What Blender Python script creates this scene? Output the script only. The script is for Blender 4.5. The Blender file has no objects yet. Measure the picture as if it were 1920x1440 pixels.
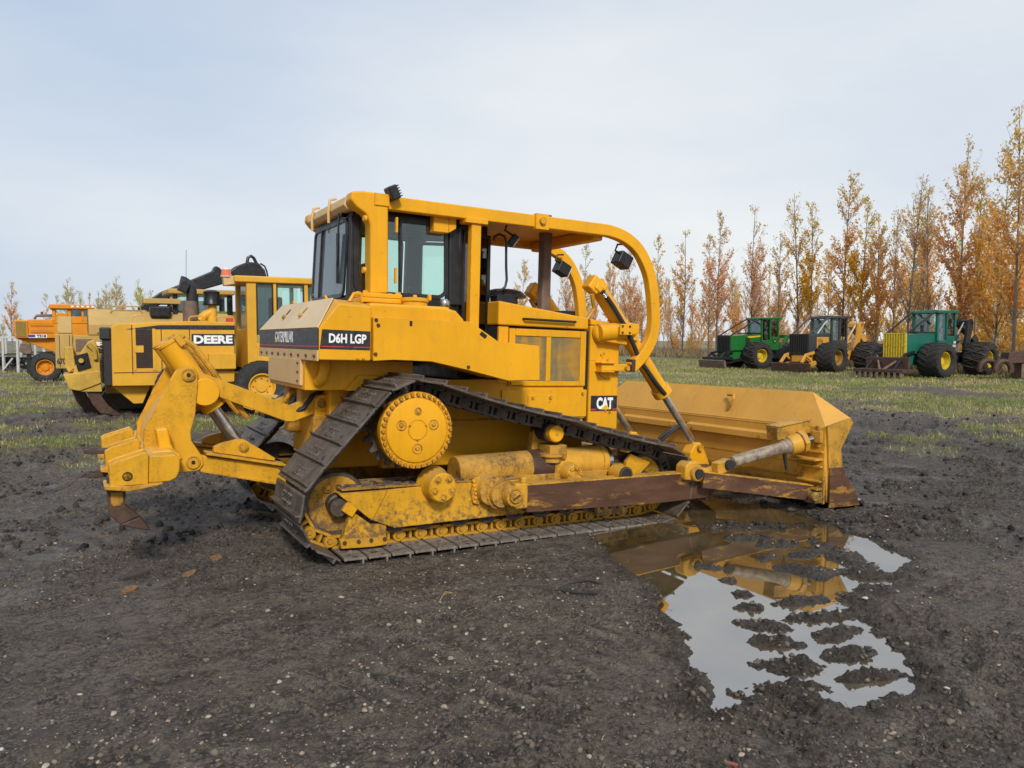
import bpy, bmesh, math, random
import numpy as np
from mathutils import Vector, Matrix, Quaternion
R = math.radians
random.seed(7)
CAL = dict(loc=(-2.4920,-7.4864,1.8284),yaw=1.05242,pitch=-0.05743,f=1435.99,dp=0.02976,dr=0.00149)
scene = bpy.context.scene
col = scene.collection

# ------------------------------------------------------------------ camera
cam_d = bpy.data.cameras.new('camera')
cam = bpy.data.objects.new('camera', cam_d)
col.objects.link(cam)
cam.location = CAL['loc']
cam.rotation_euler = (math.pi/2 + CAL['pitch'], 0, CAL['yaw'] - math.pi/2)
cam_d.sensor_width = 36.0
cam_d.lens = 36.0 * CAL['f'] / 1920.0
cam_d.clip_start = 0.05
cam_d.clip_end = 3000
scene.camera = cam

# ------------------------------------------------------------------ sky, sun, exposure
SUN_EL, SUN_AZ = R(37), R(-107)          # azimuth of the direction towards the sun, in the xy plane
world = bpy.data.worlds.new('World')
scene.world = world
world.use_nodes = True
wt = world.node_tree
wt.nodes.clear()
wo = wt.nodes.new('ShaderNodeOutputWorld')
bg = wt.nodes.new('ShaderNodeBackground')
sky = wt.nodes.new('ShaderNodeTexSky')
sky.sky_type = 'NISHITA'
sky.sun_disc = False
sky.sun_elevation = SUN_EL
sky.sun_rotation = math.pi/2 - SUN_AZ
sky.air_density = 1.0
sky.dust_density = 3.0
tc = wt.nodes.new('ShaderNodeTexCoord')
sep = wt.nodes.new('ShaderNodeSeparateXYZ')
wt.links.new(tc.outputs['Generated'], sep.inputs[0])
mp = wt.nodes.new('ShaderNodeMapping')
mp.inputs['Scale'].default_value = (1.0, 1.0, 3.2)
wt.links.new(tc.outputs['Generated'], mp.inputs['Vector'])
nz = wt.nodes.new('ShaderNodeTexNoise')
nz.inputs['Scale'].default_value = 1.5
nz.inputs['Detail'].default_value = 5
nz.inputs['Roughness'].default_value = 0.5
wt.links.new(mp.outputs[0], nz.inputs['Vector'])
# overcast layer: bluish grey cloud, thinner and whiter low over the horizon and towards +x
zr = wt.nodes.new('ShaderNodeMapRange')
zr.inputs['From Min'].default_value = 0.0
zr.inputs['From Max'].default_value = 0.42
zr.inputs['To Min'].default_value = 0.36
zr.inputs['To Max'].default_value = 0.06
wt.links.new(sep.outputs['Z'], zr.inputs[0])
xr = wt.nodes.new('ShaderNodeMapRange')
xr.inputs['From Min'].default_value = -0.1
xr.inputs['From Max'].default_value = 0.95
xr.inputs['To Min'].default_value = -0.10
xr.inputs['To Max'].default_value = 0.72
wt.links.new(sep.outputs['X'], xr.inputs[0])
ad = wt.nodes.new('ShaderNodeMath'); ad.operation = 'ADD'
wt.links.new(zr.outputs[0], ad.inputs[0]); wt.links.new(xr.outputs[0], ad.inputs[1])
nm = wt.nodes.new('ShaderNodeMath'); nm.operation = 'MULTIPLY_ADD'
nm.inputs[1].default_value = 1.7; nm.inputs[2].default_value = -0.85
wt.links.new(nz.outputs['Fac'], nm.inputs[0])
ad2 = wt.nodes.new('ShaderNodeMath'); ad2.operation = 'ADD'; ad2.use_clamp = True
wt.links.new(ad.outputs[0], ad2.inputs[0]); wt.links.new(nm.outputs[0], ad2.inputs[1])
cr = wt.nodes.new('ShaderNodeMix'); cr.data_type = 'RGBA'
cr.inputs[6].default_value = (4.20, 5.05, 6.40, 1)
cr.inputs[7].default_value = (7.3, 7.45, 7.45, 1)
wt.links.new(ad2.outputs[0], cr.inputs[0])
mx = wt.nodes.new('ShaderNodeMix'); mx.data_type = 'RGBA'
mx.inputs[0].default_value = 0.9
wt.links.new(sky.outputs[0], mx.inputs[6])
wt.links.new(cr.outputs[2], mx.inputs[7])
wt.links.new(mx.outputs[2], bg.inputs['Color'])
bg.inputs['Strength'].default_value = 0.06
wt.links.new(bg.outputs[0], wo.inputs['Surface'])

sun_d = bpy.data.lights.new('sun', 'SUN')
sun_d.energy = 1.5
sun_d.angle = R(10)
sun_d.color = (1.0, 0.955, 0.89)
sun = bpy.data.objects.new('sun', sun_d)
col.objects.link(sun)
sdir = Vector((math.cos(SUN_EL)*math.cos(SUN_AZ), math.cos(SUN_EL)*math.sin(SUN_AZ), math.sin(SUN_EL)))
sun.rotation_euler = sdir.to_track_quat('Z', 'Y').to_euler()
sun.location = sdir * 60

vs = scene.view_settings
scene.display_settings.display_device = 'sRGB'
vs.view_transform = 'Standard'
vs.look = 'None'
vs.gamma = 1
vs.use_curve_mapping = False
vs.exposure = 1.07

# ------------------------------------------------------------------ helpers
def perp(d):
    d = Vector(d).normalized()
    a = Vector((0, 0, 1)) if abs(d.z) < 0.9 else Vector((1, 0, 0))
    u = d.cross(a).normalized()
    return d, u, d.cross(u).normalized()

class MB:
    def __init__(s): s.v = []; s.f = []
    def add(s, vs_, fs_):
        o = len(s.v)
        s.v += [tuple(v) for v in vs_]
        s.f += [tuple(i + o for i in f) for f in fs_]
        return s
    def prism(s, poly, y0, y1):                 # polygon of (x, z), extruded along y
        n = len(poly)
        s.add([(p[0], y0, p[1]) for p in poly] + [(p[0], y1, p[1]) for p in poly],
              [tuple(range(n)), tuple(range(2*n-1, n-1, -1))] + [(i, i+n, (i+1) % n + n, (i+1) % n) for i in range(n)])
        return s
    def prism_x(s, poly, x0, x1):               # polygon of (y, z), extruded along x
        n = len(poly)
        s.add([(x0, p[0], p[1]) for p in poly] + [(x1, p[0], p[1]) for p in poly],
              [tuple(range(n)), tuple(range(2*n-1, n-1, -1))] + [(i, i+n, (i+1) % n + n, (i+1) % n) for i in range(n)])
        return s
    def prism_z(s, poly, z0, z1):
        n = len(poly)
        s.add([(p[0], p[1], z0) for p in poly] + [(p[0], p[1], z1) for p in poly],
              [tuple(range(n)), tuple(range(2*n-1, n-1, -1))] + [(i, i+n, (i+1) % n + n, (i+1) % n) for i in range(n)])
        return s
    def box(s, x0, x1, y0, y1, z0, z1):
        return s.prism([(x0, z0), (x1, z0), (x1, z1), (x0, z1)], y0, y1)
    def obox(s, c, d, m=None):                  # centre, full size, rotation matrix
        m = m or Matrix.Identity(3)
        vv = [Vector(c) + m @ Vector((a*d[0]/2, b*d[1]/2, e*d[2]/2)) for a in (-1, 1) for b in (-1, 1) for e in (-1, 1)]
        return s.add(vv, [(0,1,3,2),(4,6,7,5),(0,4,5,1),(2,3,7,6),(0,2,6,4),(1,5,7,3)])
    def hexa(s, b, t):                          # four bottom points, four top points
        return s.add(list(b)+list(t), [(3,2,1,0),(4,5,6,7),(0,1,5,4),(1,2,6,5),(2,3,7,6),(3,0,4,7)])
    def cyl(s, p0, p1, r0, r1=None, n=20):
        r1 = r0 if r1 is None else r1
        p0 = Vector(p0); p1 = Vector(p1)
        d, u, w = perp(p1 - p0)
        vv = []
        for p, r in ((p0, r0), (p1, r1)):
            vv += [p + (u*math.cos(2*math.pi*i/n) + w*math.sin(2*math.pi*i/n))*r for i in range(n)]
        return s.add(vv, [tuple(range(n)), tuple(range(2*n-1, n-1, -1))] + [(i, i+n, (i+1) % n+n, (i+1) % n) for i in range(n)])
    def lathe(s, o, axis, prof, n=32, caps=True):          # prof: list of (t, r) along the axis
        o = Vector(o); d, u, w = perp(axis)
        vv = []
        for t, r in prof:
            vv += [o + d*t + (u*math.cos(2*math.pi*i/n) + w*math.sin(2*math.pi*i/n))*max(r, 1e-4) for i in range(n)]
        fs = []
        for k in range(len(prof)-1):
            a = k*n; b = a+n
            fs += [(a+i, b+i, b+(i+1) % n, a+(i+1) % n) for i in range(n)]
        if caps: fs += [tuple(range(n)), tuple(range(len(prof)*n-1, (len(prof)-1)*n-1, -1))]
        return s.add(vv, fs)
    def tube(s, pts, r, n=8, closed=False):     # r: number or list
        P = [Vector(p) for p in pts]; m = len(P)
        rr = r if isinstance(r, (list, tuple)) else [r]*m
        _, u, _ = perp(P[1]-P[0])
        vv = []
        for i in range(m):
            if closed: t = P[(i+1) % m]-P[i-1]
            else: t = P[min(i+1, m-1)]-P[max(i-1, 0)]
            t.normalize()
            u = (u - t*u.dot(t)).normalized(); w = t.cross(u)
            vv += [P[i] + (u*math.cos(2*math.pi*k/n) + w*math.sin(2*math.pi*k/n))*rr[i] for k in range(n)]
        fs = []
        for i in range(m if closed else m-1):
            a = i*n; b = ((i+1) % m)*n
            fs += [(a+k, b+k, b+(k+1) % n, a+(k+1) % n) for k in range(n)]
        if not closed: fs += [tuple(range(n)), tuple(range(m*n-1, (m-1)*n-1, -1))]
        return s.add(vv, fs)
    def bar(s, p0, p1, w, h, up=(0, 0, 1), w1=None, h1=None):   # rectangular beam between two points
        p0 = Vector(p0); p1 = Vector(p1); d = (p1-p0).normalized()
        a = d.cross(Vector(up)).normalized(); b = a.cross(d)
        q = lambda p, w, h: [p-a*w/2-b*h/2, p+a*w/2-b*h/2, p+a*w/2+b*h/2, p-a*w/2+b*h/2]
        return s.hexa(q(p0, w, h), q(p1, w1 or w, h1 or h))
    def bolts(s, pts, axis, r=0.014, h=0.012, n=6):
        ax = Vector(axis).normalized()
        for p in pts: s.cyl(Vector(p)-ax*h*.3, Vector(p)+ax*h, r, r*.9, n)
        return s
    def build(s, name, mat, parent=None, bevel=0.0, smooth=35, seg=2):
        me = bpy.data.meshes.new(name)
        me.from_pydata(s.v, [], s.f)
        bm = bmesh.new(); bm.from_mesh(me)
        bmesh.ops.recalc_face_normals(bm, faces=bm.faces)
        ang = R(smooth)
        for f in bm.faces: f.smooth = True
        for e in bm.edges:
            e.smooth = len(e.link_faces) == 2 and e.calc_face_angle(4) < ang
        bm.to_mesh(me); bm.free()
        if mat: me.materials.append(mat)
        o = bpy.data.objects.new(name, me)
        col.objects.link(o)
        if parent: o.parent = parent
        if bevel:
            md = o.modifiers.new('bevel', 'BEVEL')
            md.width = bevel; md.segments = seg; md.limit_method = 'ANGLE'; md.angle_limit = R(32)
            md.harden_normals = True
            md.use_clamp_overlap = True
        return o

def tag(o, label=None, cat=None, group=None, kind=None):
    if label: o['label'] = label
    if cat: o['category'] = cat
    if group: o['group'] = group
    if kind: o['kind'] = kind
    return o

def thing(name, label, cat, loc=(0, 0, 0), rot=(0, 0, 0), group=None):
    o = bpy.data.objects.new(name, None)
    o.empty_display_size = 0.3
    col.objects.link(o)
    o.location = loc; o.rotation_euler = rot
    return tag(o, label, cat, group)

def copy_obj(src, parent):
    c = src.copy(); col.objects.link(c); c.parent = parent
    return c

def text_part(name, body, mat, parent, origin, xdir, updir, width, height, depth=0.002, bold=0.0):
    cu = bpy.data.curves.new(name, 'FONT')
    cu.body = body; cu.extrude = 0.02; cu.offset = bold; cu.resolution_u = 3
    to = bpy.data.objects.new(name, cu); col.objects.link(to)
    dg = bpy.context.evaluated_depsgraph_get()
    me = bpy.data.meshes.new_from_object(to.evaluated_get(dg))
    bpy.data.objects.remove(to); bpy.data.curves.remove(cu)
    co = np.array([v.co[:] for v in me.vertices])
    lo = co.min(0); hi = co.max(0)
    X = Vector(xdir).normalized(); Y = Vector(updir); Y = (Y - X*Y.dot(X)).normalized(); Zn = X.cross(Y)
    for v in me.vertices:
        a = (v.co.x-lo[0])/(hi[0]-lo[0])*width; b = (v.co.y-lo[1])/(hi[1]-lo[1])*height
        c = (v.co.z-lo[2])/(hi[2]-lo[2])*depth
        v.co = Vector(origin) + X*a + Y*b + Zn*c
    me.name = name
    me.materials.clear(); me.materials.append(mat)
    o = bpy.data.objects.new(name, me); col.objects.link(o); o.parent = parent
    return o

# ------------------------------------------------------------------ materials
class NT:
    def __init__(s, name):
        s.m = bpy.data.materials.new(name); s.m.use_nodes = True
        s.t = s.m.node_tree; s.t.nodes.clear()
        s.out = s.t.nodes.new('ShaderNodeOutputMaterial')
        s.b = s.t.nodes.new('ShaderNodeBsdfPrincipled')
        s.t.links.new(s.b.outputs[0], s.out.inputs[0])
    def n(s, t, ins=None, **kw):
        nd = s.t.nodes.new('ShaderNode'+t)
        for k, v in kw.items(): setattr(nd, k, v)
        for k, v in (ins or {}).items(): s.set(nd.inputs[k], v)
        return nd
    def set(s, sock, v):
        if hasattr(v, 'is_output') or isinstance(v, bpy.types.NodeSocket): s.t.links.new(v, sock)
        else:
            if isinstance(v, tuple) and len(v) == 3 and sock.type == 'RGBA': v = v + (1,)
            sock.default_value = v
    def mix(s, fac, a, b, blend='MIX'):
        nd = s.t.nodes.new('ShaderNodeMix'); nd.data_type = 'RGBA'; nd.blend_type = blend
        s.set(nd.inputs[0], fac); s.set(nd.inputs[6], a); s.set(nd.inputs[7], b)
        return nd.outputs[2]
    def math(s, op, a, b=0.0, c=None, clamp=False):
        nd = s.t.nodes.new('ShaderNodeMath'); nd.operation = op; nd.use_clamp = clamp
        s.set(nd.inputs[0], a); s.set(nd.inputs[1], b)
        if c is not None: s.set(nd.inputs[2], c)
        return nd.outputs[0]
    def noise(s, vec, scale, detail=4, rough=.55, dist=0.0):
        nd = s.n('TexNoise', {'Vector': vec, 'Scale': scale, 'Detail': detail, 'Roughness': rough, 'Distortion': dist})
        return nd.outputs['Fac']
    def ramp(s, v, a, b, lo=0.0, hi=1.0):
        nd = s.n('MapRange', {0: v, 1: a, 2: b, 3: lo, 4: hi}); return nd.outputs[0]
    def coord(s, scale=(1, 1, 1), loc=(0, 0, 0), which='Object'):
        tcn = s.n('TexCoord'); mpn = s.n('Mapping', {'Vector': tcn.outputs[which], 'Scale': scale, 'Location': loc})
        return mpn.outputs[0]
    def geo_edges(s, r=0.012):
        bv = s.n('Bevel', {'Radius': r}, samples=4)
        ge = s.n('NewGeometry')
        dt = s.n('VectorMath', {0: bv.outputs[0], 1: ge.outputs['Normal']}, operation='DOT_PRODUCT')
        return s.ramp(dt.outputs['Value'], 0.99, 0.91)
    def bump(s, h, strength=.3, dist=.01):
        bn = s.n('Bump', {'Height': h, 'Strength': strength, 'Distance': dist})
        s.set(s.b.inputs['Normal'], bn.outputs[0])
    def fin(s, colr, rough=.5, metal=0.0, spec=.5):
        s.set(s.b.inputs['Base Color'], colr); s.set(s.b.inputs['Roughness'], rough)
        s.set(s.b.inputs['Metallic'], metal); s.set(s.b.inputs['Specular IOR Level'], spec)
        return s.m

def paint(name, base, var=.12, dirt=.25, dirt_col=(.16, .11, .055), wear=.35, chip=.25, grease=0.0, rough=.38, edge_r=.01, fade=None, rust=(.045, .022, .012), dust=.30, mud=0.0):
    t = NT(name)
    v = t.coord()
    big = t.noise(v, 1.3, 5, .6)
    mid = t.noise(v, 7, 6, .65)
    fine = t.noise(v, 45, 4, .7)
    b2 = tuple(c*(1-var) for c in base); b3 = tuple(min(1, c*(1+var*.6)) for c in base)
    c = t.mix(t.ramp(big, .35, .68), b2, b3)
    if fade: c = t.mix(t.ramp(mid, .35, .75, 0, fade[1]), c, fade[0])
    # vertical run-off streaks and dust
    st = t.noise(t.coord((16, 16, .9)), 1.0, 4, .6)
    dm = t.math('MULTIPLY', t.ramp(st, .48, .78), t.ramp(mid, .35, .7))
    c = t.mix(t.math('MULTIPLY', dm, dirt), c, dirt_col)
    c = t.mix(t.math('MULTIPLY', t.ramp(fine, .56, .78), dirt*.55), c, dirt_col)
    if grease:
        gm = t.math('MULTIPLY', t.ramp(t.noise(v, 3.2, 7, .7, .4), .47, .62), t.ramp(fine, .30, .62))
        c = t.mix(t.math('MULTIPLY', gm, grease), c, (.022, .017, .012))
    chips = t.ramp(t.noise(v, 28, 3, .55, .6), .70, .73)
    chips = t.math('MULTIPLY', chips, t.ramp(t.noise(v, 3.0, 3), .46, .60))
    scr = t.ramp(t.noise(t.coord((3, 3, 70), (3, 1, 7)), 1.0, 2, .5, .3), .735, .75)
    chips = t.math('MAXIMUM', chips, t.math('MULTIPLY', scr, t.ramp(mid, .5, .6)))
    c = t.mix(t.math('MULTIPLY', chips, chip), c, rust)
    if wear > 0:
        em = t.math('MULTIPLY', t.geo_edges(edge_r), t.ramp(t.noise(v, 18, 5, .7), .42, .60))
        c = t.mix(t.math('MULTIPLY', em, wear), c, rust)
    ge_ = t.n('NewGeometry'); nz_ = t.n('SeparateXYZ', {0: ge_.outputs['Normal']}).outputs['Z']
    du = t.math('MULTIPLY', t.ramp(nz_, .35, .95), t.ramp(t.noise(v, 5, 6, .7), .32, .62, .25, 1.0))
    c = t.mix(t.math('MULTIPLY', du, dust), c, (.46, .36, .21))
    oz = t.n('SeparateXYZ', {0: v}).outputs['Z']
    if mud:
        mm = t.math('ADD', t.ramp(oz, 1.15, .15, 0, .42), t.math('MULTIPLY_ADD', t.noise(v, 16, 7, .75), 1.0, -.5))
        c = t.mix(t.math('MULTIPLY', t.ramp(mm, .32, .46), mud), c, (.085, .066, .050))
    c = t.mix(t.math('MULTIPLY', t.ramp(t.noise(v, .7, 3, .5), .50, .72), .22), c, tuple(min(1, q*1.06+.03) for q in base))
    rg = t.ramp(mid, .3, .75, rough-.06, rough+.22)
    t.bump(t.math('ADD', t.math('MULTIPLY', fine, .35), big), .10, .008)
    return t.fin(c, rg, 0, .25)

def simple(name, base, rough=.5, metal=0.0, var=.25, scale=9, bumps=.0, spec=.5, dirt=None):
    t = NT(name); v = t.coord()
    nz_ = t.noise(v, scale, 5, .6)
    c = t.mix(t.ramp(nz_, .3, .7), tuple(x*(1-var) for x in base), tuple(min(1, x*(1+var)) for x in base))
    if dirt: c = t.mix(t.ramp(t.noise(v, scale*.6, 6, .7), .5, .68, 0, dirt[1]), c, dirt[0])
    if bumps: t.bump(t.noise(v, scale*6, 4), bumps, .01)
    return t.fin(c, t.ramp(nz_, .3, .7, max(.02, rough-.08), min(1, rough+.12)), metal, spec)

M = {}
YEL = (.745, .350, .008)
M['yellow'] = paint('dozer_yellow', YEL, dirt=.36, wear=.75, chip=.95, edge_r=.010, mud=.5, dirt_col=(.22, .13, .045))
M['yellow_scuffed'] = paint('scuffed_yellow', (.66, .33, .014), dirt=.55, wear=1.0, chip=1.0, grease=.35, rough=.42, mud=.8, edge_r=.013, dirt_col=(.15, .09, .035))
M['link_yellow'] = paint('link_yellow', (.62, .31, .014), dirt=.4, wear=.8, chip=.8, grease=.4, mud=.25, edge_r=.010, dust=.1)
M['strut_worn'] = simple('worn_strut', (.27, .215, .15), .5, var=.35, scale=16, dirt=((.10, .045, .022), .9))
M['yellow_dusty'] = paint('dusty_yellow', (.64, .40, .15), var=.1, dirt=.25, dirt_col=(.60, .47, .30), wear=.2, chip=.5, rough=.6, fade=((.62, .48, .30), .6))
M['yellow_blade'] = paint('blade_yellow', (.60, .305, .045), dirt=.35, wear=.8, chip=.7, rough=.5, mud=.6, dust=.15)
M['yellow_worn'] = paint('worn_yellow', (.60, .30, .022), dirt=.75, wear=1.0, chip=1.0, grease=.85, mud=1.0, rough=.45, dirt_col=(.10, .065, .03), edge_r=.014)
M['yellow_greasy'] = paint('greasy_yellow', (.50, .255, .03), dirt=.9, wear=1, chip=1, grease=1.0, mud=.9, edge_r=.015, rough=.5, dirt_col=(.06, .04, .022))
M['dust_tan'] = paint('tan_dust_on_steel', (.66, .50, .31), var=.1, dirt=.3, dirt_col=(.42, .30, .16), wear=.1, chip=.5, rough=.75)
M['black'] = simple('black_paint', (.011, .011, .012), .38, var=.35, spec=.45, dirt=((.05, .045, .04), .35))
M['decal_black'] = simple('decal_black', (.016, .016, .018), .42, var=.3, dirt=((.09, .085, .08), .35), scale=24)
M['white'] = simple('white_vinyl', (.78, .78, .76), .5, var=.06)
M['red'] = simple('red_vinyl', (.55, .03, .03), .5, var=.2)
M['chrome'] = simple('cylinder_rod', (.66, .65, .63), .34, 1.0, var=.12, scale=14, dirt=((.16, .13, .10), .3))
M['hose'] = simple('rubber_hose', (.018, .018, .019), .55, var=.3, scale=20)
M['exhaust'] = simple('exhaust_rust', (.16, .10, .068), .62, .05, var=.45, scale=6, bumps=.15, dirt=((.13, .10, .085), .5))
M['dark'] = simple('dark_void', (.012, .011, .010), .8, var=.4)
M['roller'] = simple('roller_steel', (.085, .065, .052), .5, .3, var=.5, scale=18, bumps=.2, dirt=((.02, .016, .012), .7))
M['tyre'] = simple('tyre_rubber', (.020, .020, .021), .75, var=.35, scale=12, bumps=.1, dirt=((.075, .066, .055), .6))
M['tyre_mud'] = simple('muddy_tyre_rubber', (.022, .020, .018), .85, var=.5, scale=9, bumps=.3, dirt=((.05, .040, .03), .8))
M['bright'] = simple('polished_steel', (.55, .54, .52), .25, 1.0, var=.2, dirt=((.12, .08, .05), .5))
M['lens'] = simple('lamp_lens', (.55, .56, .56), .15, var=.1)
M['orange_lens'] = simple('beacon_orange', (.75, .16, .06), .25, var=.15)
M['clear_lens'] = simple('beacon_clear', (.72, .70, .64), .3, var=.1)

def m_track():
    t = NT('track_steel'); v = t.coord()
    oi = t.n('ObjectInfo').outputs['Random']
    vv = t.n('VectorMath', {0: v, 1: t.n('CombineXYZ', {0: t.math('MULTIPLY', oi, 37.0), 1: t.math('MULTIPLY', oi, 11.0)}).outputs[0]}, operation='ADD').outputs[0]
    a = t.noise(vv, 5, 6, .65); f = t.noise(vv, 38, 5, .7)
    c = t.mix(t.ramp(a, .35, .66), (.054, .040, .029), (.140, .114, .090))
    c = t.mix(t.ramp(t.noise(vv, 11, 6, .7, .5), .52, .70), c, (.030, .015, .009))
    c = t.mix(t.ramp(f, .56, .74, 0, .8), c, (.145, .122, .10))
    em = t.math('MULTIPLY', t.geo_edges(.01), t.ramp(f, .35, .6))
    c = t.mix(t.math('MULTIPLY', em, .6), c, (.20, .17, .15))
    t.bump(t.math('ADD', f, a), .35, .008)
    return t.fin(c, t.ramp(a, .3, .7, .42, .68), .08)
M['track'] = m_track()

def m_shoe_in():
    t = NT('dry_mud_on_steel'); v = t.coord()
    a = t.noise(v, 6, 6, .65); f = t.noise(t.coord((6, 30, 30)), 1.0, 5, .7)
    c = t.mix(t.ramp(a, .35, .66), (.125, .105, .085), (.28, .24, .20))
    c = t.mix(t.ramp(f, .5, .72, 0, .7), c, (.05, .035, .026))
    t.bump(f, .3, .006)
    return t.fin(c, .7, .1)

def m_rust_arm():
    t = NT('worn_brown_steel'); v = t.coord()
    a = t.noise(t.coord((1.6, 4, 5)), 1.0, 6, .6); f = t.noise(v, 30, 5, .7)
    s_ = t.noise(t.coord((2.5, 30, 60), (1, 4, 2)), 1.0, 3, .5, .6)
    c = t.mix(t.ramp(a, .35, .65), (.060, .026, .012), (.118, .054, .028))
    c = t.mix(t.ramp(f, .5, .75, 0, .6), c, (.035, .020, .015))
    c = t.mix(t.ramp(s_, .66, .71, 0, .4), c, (.20, .14, .09))
    ym = t.math('MULTIPLY', t.ramp(t.noise(t.coord((1.5, 3, 6), (4, 0, 1.2)), 1.0, 6, .7, .4), .56, .63), t.ramp(f, .35, .5))
    c = t.mix(t.math('MULTIPLY', ym, .8), c, (.46, .235, .03))
    t.bump(f, .15, .006)
    return t.fin(c, t.ramp(a, .3, .7, .45, .65), .05, .35)
M['arm'] = m_rust_arm()
M['rust'] = simple('rusty_steel', (.066, .031, .017), .65, .05, var=.5, scale=7, bumps=.25, dirt=((.12, .075, .05), .5))

def m_glass(name, tint, refl=.10, rough=.02, haze=.0, hcol=(.5, .55, .55)):
    t = NT(name)
    tr = t.n('BsdfTransparent', {'Color': tint})
    gl = t.n('BsdfGlossy', {'Color': (1, 1, 1), 'Roughness': rough})
    fr = t.n('Fresnel', {'IOR': 1.5})
    fac = t.math('MULTIPLY_ADD', fr.outputs[0], .9, refl*.5, clamp=True)
    ms = t.n('MixShader', {0: fac, 1: tr.outputs[0], 2: gl.outputs[0]})
    last = ms
    if haze:
        df = t.n('BsdfDiffuse', {'Color': hcol})
        hz = t.ramp(t.noise(t.coord((9, 9, 1.2)), 1.0, 5, .6), .35, .7, haze*.4, haze*1.4)
        last = t.n('MixShader', {0: hz, 1: ms.outputs[0], 2: df.outputs[0]})
    t.t.links.new(last.outputs[0], t.out.inputs[0])
    return t.m
M['glass'] = m_glass('cab_glass_teal', (.86, .97, .93), .05)
M['glass_rear'] = m_glass('cab_glass_dusty', (.50, .68, .68), .16, .02, .22, (.36, .45, .48))
M['glass_dark'] = m_glass('cab_glass_dark', (.30, .36, .36), .10, .02)

def m_screen():
    t = NT('grille_mesh'); v = t.coord()
    w = t.n('TexWave', {'Vector': v, 'Scale': 26.0, 'Distortion': 1.2, 'Detail': 1.0}, wave_type='BANDS', bands_direction='Z').outputs['Fac']
    d = t.noise(t.coord((5, 5, 2.2), (1.7, 0, .6)), 1.0, 3, .5, .8)
    c = t.mix(t.ramp(d, .42, .60), (.23, .19, .095), (.53, .275, .03))
    c = t.mix(t.math('MULTIPLY', t.ramp(w, .2, .55, 1, 0), .35), c, (.07, .05, .02))
    t.bump(w, .6, .01)
    return t.fin(c, .6)
M['mesh'] = m_screen()

# =================================================================== GROUND
rng = np.random.default_rng(11)
CX, CY, CZ = CAL['loc']
VF = np.array([math.cos(CAL['yaw']), math.sin(CAL['yaw'])]); VR = np.array([VF[1], -VF[0]])   # view and right directions on the ground
def _hash(ix, iy, seed):
    h = (ix.astype(np.int64)*374761393 + iy.astype(np.int64)*668265263 + seed*974634511) & 0xffffffff
    h = ((h ^ (h >> 13))*1274126177) & 0xffffffff
    return ((h ^ (h >> 16)) & 0xffff)/65535.0
def vnoise(x, y, seed=0):
    ix = np.floor(x); iy = np.floor(y); fx = x-ix; fy = y-iy
    fx = fx*fx*fx*(fx*(fx*6-15)+10); fy = fy*fy*fy*(fy*(fy*6-15)+10)
    a = _hash(ix, iy, seed); b = _hash(ix+1, iy, seed); c = _hash(ix, iy+1, seed); d = _hash(ix+1, iy+1, seed)
    return (a+(b-a)*fx)*(1-fy)+(c+(d-c)*fx)*fy
def fbm(x, y, f, o=4, seed=0, g=.5):
    s = 0; a = 1; t = 0
    for k in range(o):
        s = s+a*vnoise(x*f+17.3*k, y*f-9.1*k, seed+k); t += a; a *= g; f *= 2.03
    return s/t
def sst(a, b, x): t = np.clip((x-a)/(b-a), 0, 1); return t*t*(3-2*t)

WZ = -.030                                  # water level of the puddle
PUD = np.array([(1.765,-1.674),(1.530,-2.246),(1.400,-2.670),(1.280,-3.025),(1.060,-3.441),(0.885,-3.715),(0.808,-4.003),(0.587,-4.207),(0.583,-4.396),(0.530,-4.506),(0.393,-4.624),(0.232,-4.686),(0.351,-4.780),(0.546,-4.793),(0.702,-4.779),(0.857,-5.030),(1.352,-5.107),(1.609,-4.867),(1.772,-4.553),(1.980,-4.318),(2.248,-3.952),(2.800,-3.891),(3.583,-3.603),(3.797,-3.139),(3.892,-2.773),(4.063,-2.480),(4.171,-2.000),(4.182,-1.555),(4.034,-0.796),(2.671,-0.998)])
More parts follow.
